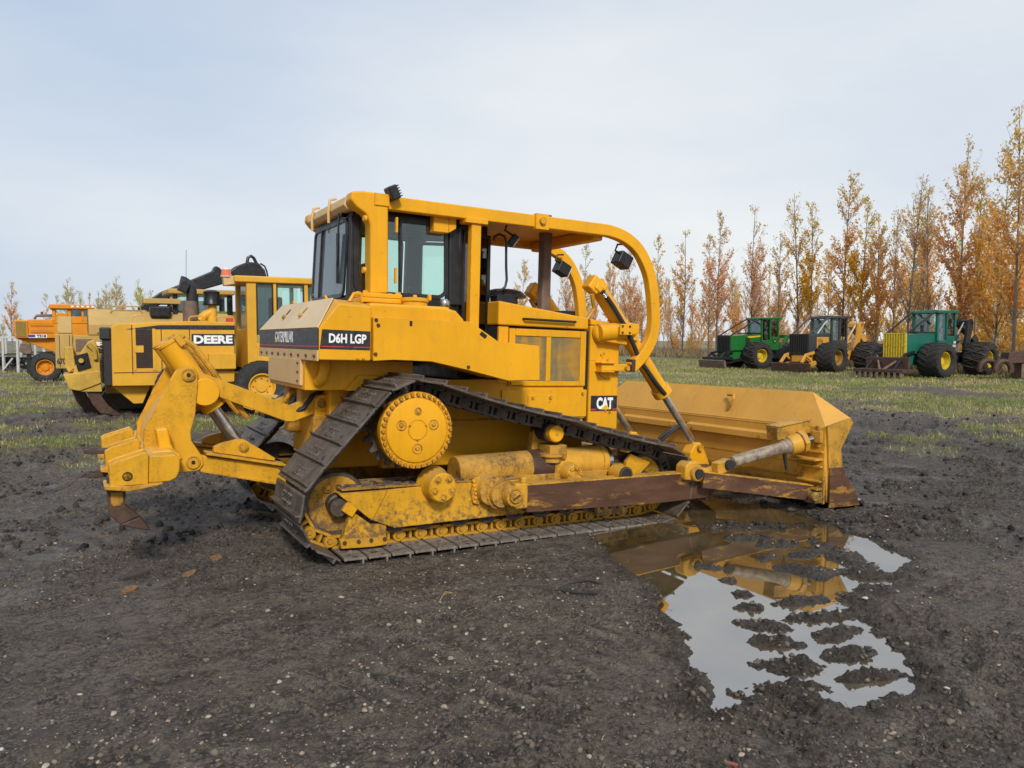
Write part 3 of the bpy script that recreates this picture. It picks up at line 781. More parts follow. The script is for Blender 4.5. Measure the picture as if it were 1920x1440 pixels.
def tree_meshes(seed, leaves, dens_top, spread, bare, shrub=False, lsz=.0165):
    """unit-height tree: trunk with steep limbs and twigs, and a crown of leaf-sized faces"""
    rs = np.random.default_rng(seed); m = MB(); tips = []
    ph = rs.uniform(0, 6.28)
    def tp(t): return Vector((.012*math.sin(3*t+ph), .012*math.cos(2.3*t+ph), t))
    stems = [(Vector((0, 0, 0)), 1.0, 0, 0)] if not shrub else [(Vector((rs.normal(0, .06), rs.normal(0, .06), 0)), rs.uniform(.6, 1.0), rs.normal(0, .12), rs.normal(0, .12)) for _ in range(6)]
    for o, H, lx, ly in stems:
        r0 = .0072 if not shrub else .006
        pts = [o+tp(t)*H+Vector((lx*t*t, ly*t*t, 0)) for t in np.linspace(0, 1, 9)]
        m.tube(pts, [r0*(1-.88*t)+.0005 for t in np.linspace(0, 1, 9)], 5)
        nb = 46 if not shrub else 12
        for k in range(nb):
            t = rs.uniform(.14 if not shrub else .05, .97); b = o+tp(t)*H+Vector((lx*t*t, ly*t*t, 0))
            a = rs.uniform(0, 6.28); el = R(rs.uniform(48, 68)) if not shrub else R(rs.uniform(25, 70))
            L = spread*(1-t)**.62*rs.uniform(.55, 1.1)*(1.0 if t > .3 else .8)+.02
            d = Vector((math.cos(a)*math.cos(el), math.sin(a)*math.cos(el), math.sin(el)))
            p = [b, b+d*L*.5+Vector((0, 0, .0)), b+d*L+Vector((0, 0, L*.12))]
            r = .0030*(1-t)+.0008
            m.tube(p, [r, r*.6, r*.25], 3)
            tips.append((p, L, t))
            for j in range(3):
                q = rs.uniform(.3, .9); s_ = b+d*L*q
                a2 = a+rs.normal(0, .9); e2 = R(rs.uniform(25, 70)); L2 = L*rs.uniform(.25, .5)
                d2 = Vector((math.cos(a2)*math.cos(e2), math.sin(a2)*math.cos(e2), math.sin(e2)))
                p2 = [s_, s_+d2*L2]; m.tube(p2, [r*.4, r*.2], 3); tips.append((p2, L2, t))
        # leader leaves
        tips.append(([o+tp(.86)*H+Vector((lx*.74, ly*.74, 0)), o+tp(1.0)*H+Vector((lx, ly, 0))], .14, .96))
    tm = bpy.data.meshes.new('trunk'); tm.from_pydata(m.v, [], m.f); tm.materials.append(BARK)
    # weights per limb: patchy, so that some limbs are bare
    w = np.array([L*(1.0 if t < .6 else dens_top)*(0 if rs.uniform() < bare*(1.1-t*.5) else rs.uniform(.3, 1.6)) for p, L, t in tips]); w = w/w.sum()
    idx = rs.choice(len(tips), leaves, p=w)
    V = np.empty((leaves, 4, 3)); n = 0
    for i in idx:
        p, L, t = tips[i]; q = rs.uniform(.15, 1.05)*(len(p)-1); k = min(int(q), len(p)-2)
        c = np.array(p[k])+(np.array(p[k+1])-np.array(p[k]))*(q-k)+rs.normal(0, .0075, 3)
        a = rs.normal(0, 1, 3); a /= np.linalg.norm(a); b = rs.normal(0, 1, 3); b -= a*b.dot(a); b /= np.linalg.norm(b)
        s_ = lsz*rs.uniform(.45, 1.0)
        V[n, 0] = c-a*s_*.5; V[n, 1] = c+b*s_*.42; V[n, 2] = c+a*s_*.55; V[n, 3] = c-b*s_*.42; n += 1
    lm = mesh_np('crown', V.reshape(-1, 3), np.arange(leaves*4).reshape(-1, 4), None)
    return tm, lm
TV = [tree_meshes(100+i, *a) for i, a in enumerate([
    (2900, .6, .27, .25), (1900, .7, .25, .5), (1200, .9, .26, .55), (5000, .55, .31, .12), (1500, .8, .23, .5), (2300, .75, .28, .4)])]
SV = [tree_meshes(200+i, n, 1.0, .34, .2, True, .028) for i, n in enumerate([2000, 1400, 2600])]
CROWN = {}
def plant(name, mv, key, leaf, x, y, H, wid, label, cat, group, rz):
    tm, lm = mv[key]
    k = (id(lm), leaf)
    if k not in CROWN:
        c = lm.copy(); c.materials.append(LEAF[leaf]); CROWN[k] = c
    o = bpy.data.objects.new(name, tm); col.objects.link(o)
    o.location = (x, y, -.03); o.scale = (H*wid, H*wid, H); o.rotation_euler = (.035*math.sin(7*rz), .035*math.cos(5*rz), rz)
    c = bpy.data.objects.new('crown', CROWN[k]); col.objects.link(c); c.parent = o
    return tag(o, label, cat, group)
rs_ = np.random.default_rng(5)
ROW = [ # lateral, depth, top, mesh, leaf, words
    (975, 120, 490, 5, 0, 'small distant poplar seen through the canopy just right of the cab mirror'), (1014, 116, 505, 2, 0, 'thin far poplar seen right behind the brown exhaust stack'),
    (1065, 112, 470, 1, 0, 'far poplar seen under the canopy left of the lift cylinder'), (1092, 108, 458, 4, 2, 'far poplar rising beside the hanging work lamp under the canopy'),
    (1140, 104, 478, 3, 0, 'leafy orange poplar seen through the canopy sweep above the lift cylinder'), (1186, 98, 470, 0, 0, 'orange poplar behind the curved canopy sweep'),
    (1230, 92, 440, 4, 0, 'half-bare poplar just right of the curved canopy sweep'), (1278, 86, 433, 1, 0, 'slim bare-topped poplar between the sweep and the green skidder'),
    (1325, 81, 440, 4, 0, 'thin poplar over the left end of the green skidder'), (1345, 78, 403, 0, 0, 'fuller orange poplar above the grille of the green skidder'),
    (1410, 71, 389, 1, 0, 'poplar with rusty top over the cab of the green skidder'), (1455, 68, 440, 2, 0, 'bare spindly poplar right of the green skidder cab'),
    (1492, 65, 367, 2, 0, 'bare tall poplar over the grille of the grey-cab skidder'), (1522, 63, 384, 0, 0, 'rust-leaved poplar beside the taller bare one over the grey-cab skidder'),
    (1576, 58, 333, 5, 0, 'tall half-bare poplar straight above the cab of the grey-cab skidder'), (1612, 56, 373, 0, 0, 'rusty poplar right of the tall one above the grey-cab skidder'),
    (1645, 54, 402, 3, 0, 'leaning rust-coloured poplar above the yellow grapple arch'), (1670, 53, 395, 0, 0, 'second rust-coloured poplar between grapple arch and teal skidder'),
    (1702, 50, 328, 2, 0, 'tall nearly bare poplar above the hood of the teal skidder'), (1736, 49, 356, 2, 0, 'bare poplar directly above the cab of the teal skidder'),
    (1790, 46, 272, 3, 0, 'tall dense orange poplar above the black arch of the teal skidder'), (1822, 45, 338, 0, 0, 'orange poplar close right of the tall dense one'),
    (1868, 42, 330, 3, 1, 'golden full poplar left of the tallest tree'), (1903, 40, 208, 3, 1, 'tallest golden orange poplar at the right edge'),
    (1960, 38, 250, 3, 1, 'golden poplar beyond the right edge of the plantation view'), (1930, 44, 300, 0, 1, 'golden poplar behind the tallest tree')]
for u, d, v, k, lf, lb in ROW:
    x, y = cam_ground(u, d); H = CZ+(637.5-v)/CAL['f']*d
    plant('poplar', TV, k, lf, x, y, H, rs_.uniform(.72, 1.02), lb, 'poplar tree', 'poplars in the front row of the plantation', rs_.uniform(0, 6.28))
for i in range(84):
    u = rs_.uniform(965, 2080); d0 = np.interp(u, [960, 1278, 1575, 1900, 2100], [122, 88, 60, 43, 38]); d = d0+rs_.uniform(5, 42)
    x, y = cam_ground(u, d); H = rs_.uniform(8.0, 12.5)*(1.0 if u < 1650 else 1.1)
    plant('poplar', TV, int(rs_.integers(0, 6)), 1 if u > 1690 and rs_.uniform() < .7 else 0, x, y, H, rs_.uniform(.75, 1.0),
          'slender autumn poplar standing back in the plantation behind the front row', 'poplar tree', 'poplars deeper in the plantation', rs_.uniform(0, 6.28))
for i in range(150):
    u = rs_.uniform(960, 2060); d0 = np.interp(u, [960, 1278, 1575, 1900, 2100], [118, 86, 59, 43, 38]); d = d0+rs_.uniform(-1, 26)
    x, y = cam_ground(u, d); H = rs_.uniform(1.6, 4.6)*(1.0 if u < 1650 else 1.2)
    plant('shrub', SV, int(rs_.integers(0, 3)), 1 if u > 1650 and rs_.uniform() < .75 else 0, x, y, H, rs_.uniform(.8, 1.1),
          'brown-leaved scrub bush between the plantation trunks', 'bush', 'scrub along the foot of the plantation', rs_.uniform(0, 6.28))
for u, d, v, k, lf, lb in [
    (24, 92, 530, 0, 0, 'sparse rusty poplar left of the orange scraper'), (92, 96, 550, 4, 0, 'thin poplar just left of the orange cab'), (107, 99, 553, 4, 2, 'thin pale poplar directly behind the orange cab'),
    (136, 92, 524, 3, 2, 'dense greenish poplar above the orange cab roof'), (152, 95, 546, 0, 2, 'shorter gold poplar right of the one above the orange cab'), (168, 99, 548, 4, 0, 'spindly poplar over the tan hood'),
    (192, 92, 548, 3, 2, 'low green poplar left of the tall green pair'), (199, 96, 533, 3, 2, 'left tree of the tall green poplar pair'), (214, 90, 519, 3, 2, 'tallest green poplar above the tan bulldozer hood'),
    (234, 96, 537, 1, 0, 'pale orange poplar right of the green pair'), (268, 92, 526, 3, 2, 'full yellow-green poplar beside the black boom'), (283, 95, 545, 0, 2, 'smaller poplar at the foot of the black boom'),
    (6, 96, 600, 3, 2, 'low yellow bushy poplar at the left edge'), (40, 98, 590, 3, 2, 'low golden poplar behind the orange radiator'), (-30, 92, 545, 0, 0, 'poplar beyond the left edge of the view')]:
    x, y = cam_ground(u, d); H = CZ+(637.5-v)/CAL['f']*d
    plant('poplar', TV, k, lf, x, y, H, .85, lb, 'poplar tree', 'poplars behind the machines on the left', rs_.uniform(0, 6.28))
# tall dry grass along the plantation edge
V = []; 
n = 26000
u = rs_.uniform(940, 2080, n); d0 = np.interp(u, [940, 1278, 1575, 1900, 2100], [112, 82, 56, 41, 37]); d = d0+rs_.uniform(-4, 10, n)
l = (u-960)/CAL['f']*d; x = CX+d*VF[0]+l*VR[0]; y = CY+d*VF[1]+l*VR[1]
ht = rs_.uniform(.3, 1.1, n); an = rs_.uniform(0, 6.28, n); ww = .02+d*.0003; ln = rs_.normal(0, .3, (n, 2))*ht[:, None]
A = np.stack([x-np.cos(an)*ww, y-np.sin(an)*ww, x*0-.05], -1); B = np.stack([x+np.cos(an)*ww, y+np.sin(an)*ww, x*0-.05], -1); T = np.stack([x+ln[:, 0], y+ln[:, 1], ht], -1)
o = bpy.data.objects.new('tall_grass', mesh_np('tall_grass', np.stack([A, B, T], 1).reshape(-1, 3), np.arange(3*n).reshape(-1, 3), m_island('dry_stems', [(.22, .16, .08), (.33, .25, .13), (.16, .115, .06), (.20, .17, .07)]))); col.objects.link(o)
tag(o, 'tall dry grass and weeds along the plantation edge', kind='stuff')

# =================================================================== BULLDOZER (frame: x forward, y left, z up)
dz = thing('bulldozer', 'large yellow crawler bulldozer with rear ripper parked nose-first in the muddy puddle', 'bulldozer',
           (0, 0, 0), (CAL['dr'], CAL['dp'], 0))
Yw = M['yellow']; YS = M['yellow_scuffed']; YW = M['yellow_worn']; YG = M['yellow_greasy']; BK = M['black']

# --- fuel tank
tank = MB()
def tank_mesh():
    w = 1.156; wt_ = .94
    A = lambda s: (-.784, s*w, 1.905); B = lambda s: (-.62, s*w, 2.118); Cc = lambda s: (-.595, s*wt_, 2.168)
    D = lambda s: (-.33, s*w, 2.105); E_ = lambda s: (-.33, s*wt_, 2.150)
    F_ = lambda s: (-.78, s*w, 1.64); G = lambda s: (-.33, s*w, 1.64)
    v = []; f = []
    for s in (-1, 1): v += [A(s), B(s), Cc(s), D(s), E_(s), F_(s), G(s)]
    f += [(0,1,3,6,5), (7,12,13,10,8), (0,2,1), (7,8,9), (1,2,4,3), (8,10,11,9), (2,9,11,4), (5,12,7,0), (5,6,13,12), (3,4,11,10,13,6)]
    return v, f
v_, f_ = tank_mesh()
tk = tank.add(v_, f_).build('fuel_tank', Yw, dz, .012)
# dusty sloping top panel, a plate on the tank's rear slope
MB().hexa([(-.787, -1.146, 1.908), (-.787, 1.146, 1.908), (-.598, .93, 2.171), (-.598, -.93, 2.171)],
          [(-.796, -1.146, 1.914), (-.796, 1.146, 1.914), (-.607, .93, 2.178), (-.607, -.93, 2.178)]).build('sloped_panel', M['dust_tan'], tk)
MB().box(-.796, -.7805, -1.152, 1.152, 1.632, 1.722).build('rear_skirt', M['yellow_dusty'], tk, .003)
MB().box(-.790, -.7820, -1.150, 1.150, 1.726, 1.902).build('decal_panel', M['decal_black'], tk)
MB().box(-.793, -.7895, -1.148, 1.148, 1.748, 1.758).build('red_stripe', M['red'], tk)
MB().bolts([(-.798, -1.08+.26*i, 1.672) for i in range(9)], (-1, 0, 0), .016, .012).build('bolts', M['rust'], tk)
text_part('lettering', 'CATERPILLAR', M['white'], tk, (-.791, .405, 1.783), (0, -1, 0), (0, 0, 1), .73, .105, .002, .012)
MB().prism_x([(.40, 1.785), (.30, 1.785), (.35, 1.835)], -.7965, -.7935).build('emblem', simple('emblem_yellow', (.62, .42, .02), .5), tk)
MB().prism([(-.775, 1.735), (-.757, 1.898), (-.340, 1.894), (-.340, 1.732)], -1.1595, -1.155).build('decal_panel', M['decal_black'], tk)
text_part('lettering', 'D6H LGP', M['white'], tk, (-.700, -1.1600, 1.786), (1, 0, 0), (0, 0, 1), .325, .082, .002, .034)
MB().box(-.765, -.560, -1.1615, -1.1592, 1.752, 1.760).box(-.490, -.345, -1.1615, -1.1592, 1.752, 1.760).build('red_stripe', M['red'], tk)
text_part('lettering', 'SERIES II', M['red'], tk, (-.552, -1.1600, 1.752), (1, 0, 0), (0, 0, 1), .055, .009, .001)
MB().bolts([(-.45, -1.156, 1.664), (-.40, -1.156, 1.664)], (0, -1, 0), .014).build('bolts', Yw, tk)
for y in (-.30, .34):
    MB().cyl((-.72, y, 2.035), (-.735, y, 2.045), .022).cyl((-.70, y, 2.06), (-.66, y-.02, 2.115), .006).build('latch', YW, tk)
for y in (-.55, .62):
    MB().tube([(-.56+.05*math.cos(a)*0+.0, y+.045*math.cos(a), 2.16+.05*math.sin(a)) for a in np.linspace(0, math.pi, 9)], .012).build('lifting_eye', Yw, tk)
MB().tube([(-.48, -1.0, 2.15), (-.44, -1.0, 2.22), (-.38, -1.0, 2.22), (-.36, -1.0, 2.15)], .016).build('lifting_eye', Yw, tk)

# --- lower rear body
MB().box(-.80, -.32, -.62, .66, 1.40, 1.638).build('lower_guard', M['yellow_dusty'], dz, .006)
MB().box(-.775, .25, -.70, .70, 1.36, 1.634).build('rear_body', Yw, dz, .01)
MB().tube([(-.60, -.71, 1.66), (-.61, -.74, 1.55), (-.63, -.745, 1.47), (-.66, -.70, 1.43)], .05, 12).build('filler_pipe', Yw, dz)
MB().bolts([(-.801, -.55, z) for z in (1.44, 1.52, 1.60)], (-1, 0, 0), .012).build('bolts', M['rust'], dz)
rc = MB().box(-.50, .30, -.52, .52, .62, 1.37).box(-.60, -.42, -.40, .40, .70, 1.25)
rc.build('rear_case', Yw, dz, .02)
MB().prism([(-.42, 1.36), (-.30, 1.50), (-.05, 1.50), (.04, 1.36)], -.735, -.70).build('hitch_plate', Yw, dz, .004)
MB().cyl((-.22, -.733, 1.43), (-.22, -.75, 1.43), .035).cyl((-.09, -.733, 1.43), (-.09, -.75, 1.43), .035).build('bolts', YW, dz)

# --- main hull
MB().box(.0, 2.32, -.58, .58, .60, 1.46).build('main_hull', Yw, dz, .02)
MB().box(.25, 1.27, -.594, -.578, 1.06, 1.46).build('side_plate', Yw, dz, .004)
MB().box(.62, .92, -.598, -.58, 1.00, 1.05).build('cover_plate', Yw, dz, .004)
MB().box(.2, 2.32, -.603, -.575, 1.045, 1.062).build('hull_rib', YW, dz)

# --- fenders with side panel
FP = [(-0.315,2.020),(0.617,2.018),(0.913,1.845),(1.374,1.812),(1.385,1.481),(1.033,1.474),(0.602,1.571),(0.237,1.644),(-0.118,1.652),(-0.308,1.640)]
for s in (-1, 1):
    a, b = (-1.156, -1.118) if s < 0 else (1.118, 1.156)
    fp = MB().prism(FP, a, b).build('fender_panel', Yw, dz, .006)
    if s < 0:
        MB().bolts([(-.29, a, 1.995), (-.29, a, 1.70), (.606, a, 1.60), (-.27, a, 1.95)], (0, -1, 0), .018, .012).build('bolts', M['rust'], fp)
        SL = [(0.725,-1.156,1.919),(0.782,-1.156,1.881)]
        MB().bar((SL[0][0], -1.160, SL[0][2]), (SL[1][0], -1.160, SL[1][2]), .008, .035, (0, 0, 1)).build('slot', M['dark'], fp)
        MB().box(.02, .045, -1.159, -1.15, 1.955, 2.0).build('slot', M['dark'], fp)
    inner = [(p[0], p[1]-(.012 if p[1] > 1.76 else -.012)) for p in FP]
    MB().prism(inner, min(s*1.117, s*.60), max(s*1.117, s*.60)).build('fender', Yw, dz)
    MB().prism([(-.33, 1.99), (-.33, 2.145), (.36, 2.145), (.50, 2.115), (.58, 2.04), (.60, 1.99)], min(s*1.10, s*.62), max(s*1.10, s*.62)).build('fender_top', Yw, dz, .05, seg=4)
cap = MB().lathe((.15, -.95, 2.125), (0, 0, 1), [(0, .115), (.05, .115), (.06, .128), (.085, .128), (.092, .11), (.1, .02), (.12, .018), (.122, 0)], 28).build('fuel_cap', Yw, dz)
MB().box(.27, .30, -.985, -.945, 2.20, 2.255).build('hinge', Yw, cap, .005)
MB().lathe((.455, -.93, 2.10), (0, 0, 1), [(0, .05), (.07, .042), (.075, .042)], 20).build('breather_base', Yw, dz)
MB().lathe((.455, -.93, 2.15), (0, 0, 1), [(0, .045), (.03, .050), (.055, .045), (.075, .03), (.08, 0)], 20).build('breather_cap', M['bright'], dz)

# --- hood, engine side, radiator guard
hood = MB().prism([(1.215, 2.268), (2.342, 2.138), (2.342, 2.012), (1.215, 2.02)], -.60, .60).build('hood', Yw, dz, .02, seg=3)
HB = [(1.507,-0.600,2.093),(2.143,-0.600,2.087)]
MB().tube([(HB[0][0], -.60, HB[0][2]), (HB[0][0], -.64, HB[0][2]), (HB[1][0], -.64, HB[1][2]), (HB[1][0], -.60, HB[1][2])], .013, 8).build('grab_bar', BK, hood)
eng = MB().box(1.22, 2.30, -.56, .56, 1.40, 2.008).build('engine_bay', M['dark'], dz)
# door frame around two mesh screens
x0, x1, z0, z1 = 1.345, 2.312, 1.395, 1.992
ed = MB()
ed.box(x0, x0+.075, -.605, -.57, z0, z1).box(x1-.075, x1, -.605, -.57, z0, z1)
ed.box(x0+.075, x1-.075, -.605, -.57, z0, z0+.05).box(x0+.075, x1-.075, -.605, -.57, z1-.075, z1).box(1.80, 1.86, -.605, -.57, z0+.05, z1-.075)
ed = ed.build('engine_door', Yw, dz, .006)
MB().box(x0+.07, 1.805, -.592, -.578, z0+.045, z1-.07).build('mesh_screen', M['mesh'], ed)
MB().box(1.855, x1-.07, -.592, -.578, z0+.045, z1-.07).build('mesh_screen', M['mesh'], ed)
MB().box(1.22, 1.335, -.60, -.57, 1.42, 2.006).build('door_post', Yw, dz, .004)
MB().box(x0+.02, 1.52, -.63, -.604, 1.405, 1.44).build('door_hinge', Yw, ed, .006)
lp = MB().box(1.27, 2.335, -.612, -.58, 1.06, 1.355).build('lower_side_panel', Yw, dz, .005)
MB().box(1.58, 1.92, -.619, -.61, 1.09, 1.30).build('access_cover', Yw, lp, .004)
MB().bolts([(1.64, -.62, 1.27), (1.86, -.62, 1.27), (2.28, -.612, 1.31)], (0, -1, 0), .02, .01, 10).build('bolts', YW, lp)
rg = MB().box(2.372, 2.775, -.60, .60, .90, 2.06)
rg.prism([(2.372, 2.06), (2.372, 2.132), (2.70, 2.10), (2.775, 2.06)], -.60, .60)
rg = rg.build('radiator_guard', Yw, dz, .022, seg=3)
MB().box(2.335, 2.373, -.565, .565, 1.0, 2.0).build('seam', M['dark'], dz)
MB().bolts([(2.52, -.60, 1.74), (2.56, -.60, 1.76), (2.60, -.60, 1.12), (2.66, -.60, 1.10), (2.60, -.6, 1.68)], (0, -1, 0), .016).build('bolts', YW, rg)
MB().prism([(2.50, 1.52), (2.50, 1.66), (2.54, 1.72), (2.72, 1.69), (2.74, 1.52), (2.6, 1.47)], -.612, -.60).build('mount_plate', Yw, rg, .004)
# decal at the nose
MB().box(2.40, 2.757, -.6045, -.599, 1.118, 1.288).build('decal_panel', M['decal_black'], rg)
text_part('lettering', 'CAT', M['white'], rg, (2.475, -.6048, 1.137), (1, 0, 0), (0, 0, 1), .225, .132, .002, .05)
MB().prism([(2.535, 1.134), (2.665, 1.134), (2.60, 1.190)], -.6105, -.6055).build('emblem', simple('emblem_amber', (.62, .36, .02), .5), rg)
MB().box(2.40, 2.47, -.606, -.604, 1.128, 1.142).box(2.70, 2.757, -.606, -.604, 1.128, 1.142).build('red_stripe', M['red'], rg)
# trunnion boss on the guard
tb = MB().lathe((2.50, -.60, 1.985), (0, -1, 0), [(0, .12), (.06, .115), (.08, .10)], 24)
tb.cyl((2.42, -.66, 1.98), (2.80, -.66, 2.015), .10, .095, 20)
tb = tb.build('trunnion_boss', Yw, dz, .012)
MB().box(2.62, 2.79, -.80, -.78, 1.965, 2.085).build('boss_cap', Yw, tb, .006)
MB().bolts([(2.65, -.80, 1.99), (2.75, -.80, 1.99), (2.65, -.80, 2.06), (2.75, -.80, 2.06)], (0, -1, 0), .014).build('bolts', M['rust'], tb)

# --- pre-cleaner and exhaust on the hood
pc = MB().cyl((1.52, -.15, 2.2), (1.52, -.15, 2.34), .15, .15, 24).build('precleaner_base', BK, dz)
MB().lathe((1.52, -.15, 2.33), (0, 0, 1), [(0, .16), (.005, .24), (.03, .24), (.07, .20), (.095, .12), (.105, 0)], 32).build('precleaner_cap', BK, dz)
MB().box(1.28, 1.50, -.44, -.28, 2.22, 2.34).build('air_box', BK, dz, .01)
ex = MB().box(2.035, 2.155, -.11, .01, 2.15, 3.02).build('exhaust_stack', M['exhaust'], dz, .025, seg=3)
MB().lathe((2.095, -.05, 3.0), (0, 0, 1), [(0, .078), (.10, .078), (.10, .066), (.30, .066), (.30, .058), (.28, .0)], 20).build('exhaust_tip', M['exhaust'], ex)
MB().box(2.16, 2.30, -.40, -.10, 2.08, 2.22).build('hood_bracket', BK, dz, .01)

# --- cab
cab = MB()
HW = .615; XR = -.37; XF = .66; XN = 1.27; YN = .29
PZ0, PZ1 = 2.0, 2.995
# floor pan and roof pan with the chamfered nose
plan = [(XR, -HW), (XF, -HW), (XN, -YN), (XN, YN), (XF, HW), (XR, HW)]
plan_t = [(XR+.03, -HW+.04), (XF, -HW+.04), (XN-.04, -YN), (XN-.04, YN), (XF, HW-.04), (XR+.03, HW-.04)]
def ring_bars(mb, pl_b, pl_t, za, zb):
    n = len(pl_b)
    mb.add([(p[0], p[1], za) for p in pl_b]+[(p[0], p[1], zb) for p in pl_t],
           [tuple(range(n-1, -1, -1)), tuple(range(n, 2*n))]+[(i, (i+1) % n, (i+1) % n+n, i+n) for i in range(n)])
ring_bars(cab, plan, plan, 1.95, 2.20)
ring_bars(cab, plan_t, plan_t, 2.95, 3.06)
# corner posts
def post(mb, a, b, w, d): mb.bar(a, b, w, d, (1, 0, 0))
for s in (-1, 1):
    cab.bar((XR+.05, s*(HW-.045), 2.19), (XR+.075, s*(HW-.08), 2.96), .09, .10, (1, 0, 0))
    cab.bar((XF+.06, s*(HW-.05), 2.19), (XF+.06, s*(HW-.085), 2.96), .12, .15, (1, 0, 0))
    cab.bar((XN-.05, s*YN, 1.5), (XN-.06, s*YN, 2.96), .09, .08, (1, 0, 0))
    cab.bar((XR+.07, s*(HW-.02), 2.20), (XF, s*(HW-.02), 2.20), .05, .10)
    cab.bar((XR+.07, s*(HW-.055), 2.975), (XF, s*(HW-.055), 2.975), .05, .07)
cab.box(XR+.01, XR+.09, -HW+.08, HW-.08, 2.19, 2.24).box(XR+.04, XR+.10, -HW+.10, HW-.10, 2.92, 2.98)
cabo = cab.build('cab_frame', BK, dz, .015)
# door step-well below the nose window
MB().prism_z([(XF+.1, -HW+.02), (XN-.08, -YN-.03), (XN-.08, YN+.03), (XF+.1, HW-.02)], 1.47, 1.97).build('cab_base', BK, cabo)

def rr(cx_, cy_, w, h, r, n=6):
    out = []
    for sx, sy, a0 in ((1, -1, -90), (1, 1, 0), (-1, 1, 90), (-1, -1, 180)):
        for k in range(n+1):
            a = R(a0+90*k/n)
            out.append((cx_+sx*(w/2-r)+r*math.cos(a), cy_+sy*(h/2-r)+r*math.sin(a)))
    return out
def window(mb_frame, org, ux, uz, w, h, r, fw, gmat, parent, nrm, mull=None):
    # rounded rubber frame with a pane set inside; org is the centre
    o = Vector(org); ux = Vector(ux).normalized(); uz = Vector(uz).normalized(); nn = Vector(nrm).normalized()
    outer = rr(0, 0, w, h, r); inner = rr(0, 0, w-2*fw, h-2*fw, max(.01, r-fw))
    m = MB(); n = len(outer); P = lambda p, d: o+ux*p[0]+uz*p[1]+nn*d
    vv = [P(p, .0) for p in outer]+[P(p, .022) for p in outer]+[P(p, .022) for p in inner]+[P(p, .0) for p in inner]
    ff = []
    for a, b in ((0, 1), (1, 2), (2, 3), (3, 0)):
        ff += [(a*n+i, a*n+(i+1) % n, b*n+(i+1) % n, b*n+i) for i in range(n)]
    m.add(vv, ff)
    for t in (mull or []):
        c = P((t, 0), .012)
        m.bar(P((t, -h/2+fw*.8), .011), P((t, h/2-fw*.8), .011), .045, .02, ux)
    fr = m.build('window_frame', BK, parent)
    g = MB(); pi = rr(0, 0, w-1.6*fw, h-1.6*fw, max(.01, r-fw)); k = len(pi)
    g.add([P(p, .006) for p in pi]+[P(p, .012) for p in pi], [tuple(range(k)), tuple(range(2*k-1, k-1, -1))]+[(i, i+k, (i+1) % k+k, (i+1) % k) for i in range(k)])
    g.build('window_pane', gmat, parent)
    return fr
# right and left side windows, rear window, nose windows
for s in (-1, 1):
    window(None, (.155, s*.586, 2.625), (1, 0, 0), (0, -s*.052, 1), .95, .76, .11, .036, M['glass'], cabo, (0, s, 0), mull=[-.02])
    # door glass on the chamfered nose
    a = Vector((XF+.12, s*(HW-.055), 0)); b = Vector((XN-.03, s*(YN+.03), 0)); d = b-a
    window(None, ((a+b)/2+Vector((0, 0, 2.37))), d, (0, 0, 1), d.length*.90, 1.16, .06, .035, M['glass_dark' if s < 0 else 'glass'], cabo, (abs(d.y), s*abs(d.x), 0))
window(None, (XR+.015, .03, 2.585), (0, 1, 0), (.04, 0, 1), 1.10, .74, .09, .036, M['glass_rear'], cabo, (-1, 0, 0), mull=[.25])
window(None, (XN-.02, 0, 2.60), (0, 1, 0), (0, 0, 1), .52, .62, .06, .035, M['glass_dark'], cabo, (1, 0, 0))
MB().tube([(XR-.02, -.36, 3.0), (XR-.03, -.38, 2.85), (XR-.025, -.35, 2.52)], .010, 6).bar((XR-.02, -.335, 2.82), (XR-.02, -.355, 2.35), .015, .03, (1, 0, 0)).build('wiper', BK, cabo)
MB().cyl((XR-.02, -.40, 3.02), (XR+.1, -.40, 3.02), .05).build('wiper_motor', BK, cabo)
MB().tube([(XF+.10, -HW+.03, 2.2), (XF+.10, -HW+.03, 2.95)], .016, 8).build('door_hinge', BK, cabo)
# seat and console inside
MB().box(.05, .50, -.25, .25, 1.97, 2.22).box(.0, .12, -.25, .25, 2.2, 2.62).build('seat', M['hose'], dz, .05, seg=3)
MB().box(.95, 1.05, -.28, .28, 1.9, 2.30).tube([(.8, -.12, 2.0), (.76, -.12, 2.30)], .012).tube([(.3, -.36, 2.0), (.3, -.36, 2.32), (.34, -.38, 2.36)], .02).build('console', BK, dz, .02)
# mirror hoop by the door
MH = [(1.224,-0.450,2.888),(1.223,-0.450,2.932),(1.279,-0.450,2.964),(1.342,-0.450,2.949),(1.364,-0.450,2.884),(1.371,-0.450,2.636),(1.382,-0.450,2.498),(1.365,-0.450,2.425),(1.321,-0.450,2.388),(1.258,-0.450,2.374)]
MB().tube(MH, .014, 8).build('mirror_hoop', BK, dz)

# --- rollover canopy with sweeps
can = MB().prism([(-0.220,2.236),(-0.228,2.629),(-0.232,2.868),(-0.269,2.949),(-0.364,3.005),(-0.419,3.064),(-0.410,3.140),(-0.307,3.156),(-0.061,3.155),(-0.063,3.020),(-0.047,2.256)], -.80, -.63)
rops = can.build('canopy_post', Yw, dz, .022, seg=3)
can = MB().prism([(p[0], p[1]) for p in [(-0.220,2.236),(-0.228,2.629),(-0.232,2.868),(-0.269,2.949),(-0.364,3.005),(-0.419,3.064),(-0.410,3.140),(-0.307,3.156),(-0.061,3.155),(-0.063,3.020),(-0.047,2.256)]], .63, .80)
can.build('canopy_post', Yw, dz, .022, seg=3)
for s in (-1, 1):
    MB().box(-.345, .07, min(s*.92, s*.60), max(s*.92, s*.60), 2.155, 2.20).box(-.325, .05, min(s*.90, s*.62), max(s*.90, s*.62), 2.20, 2.245).build('post_base', Yw, dz, .012)
    MB().bolts([(x, s*y, 2.245) for x in (-.29, .015) for y in (.87, .66)], (0, 0, 1), .028, .02).build('bolts', Yw, dz)
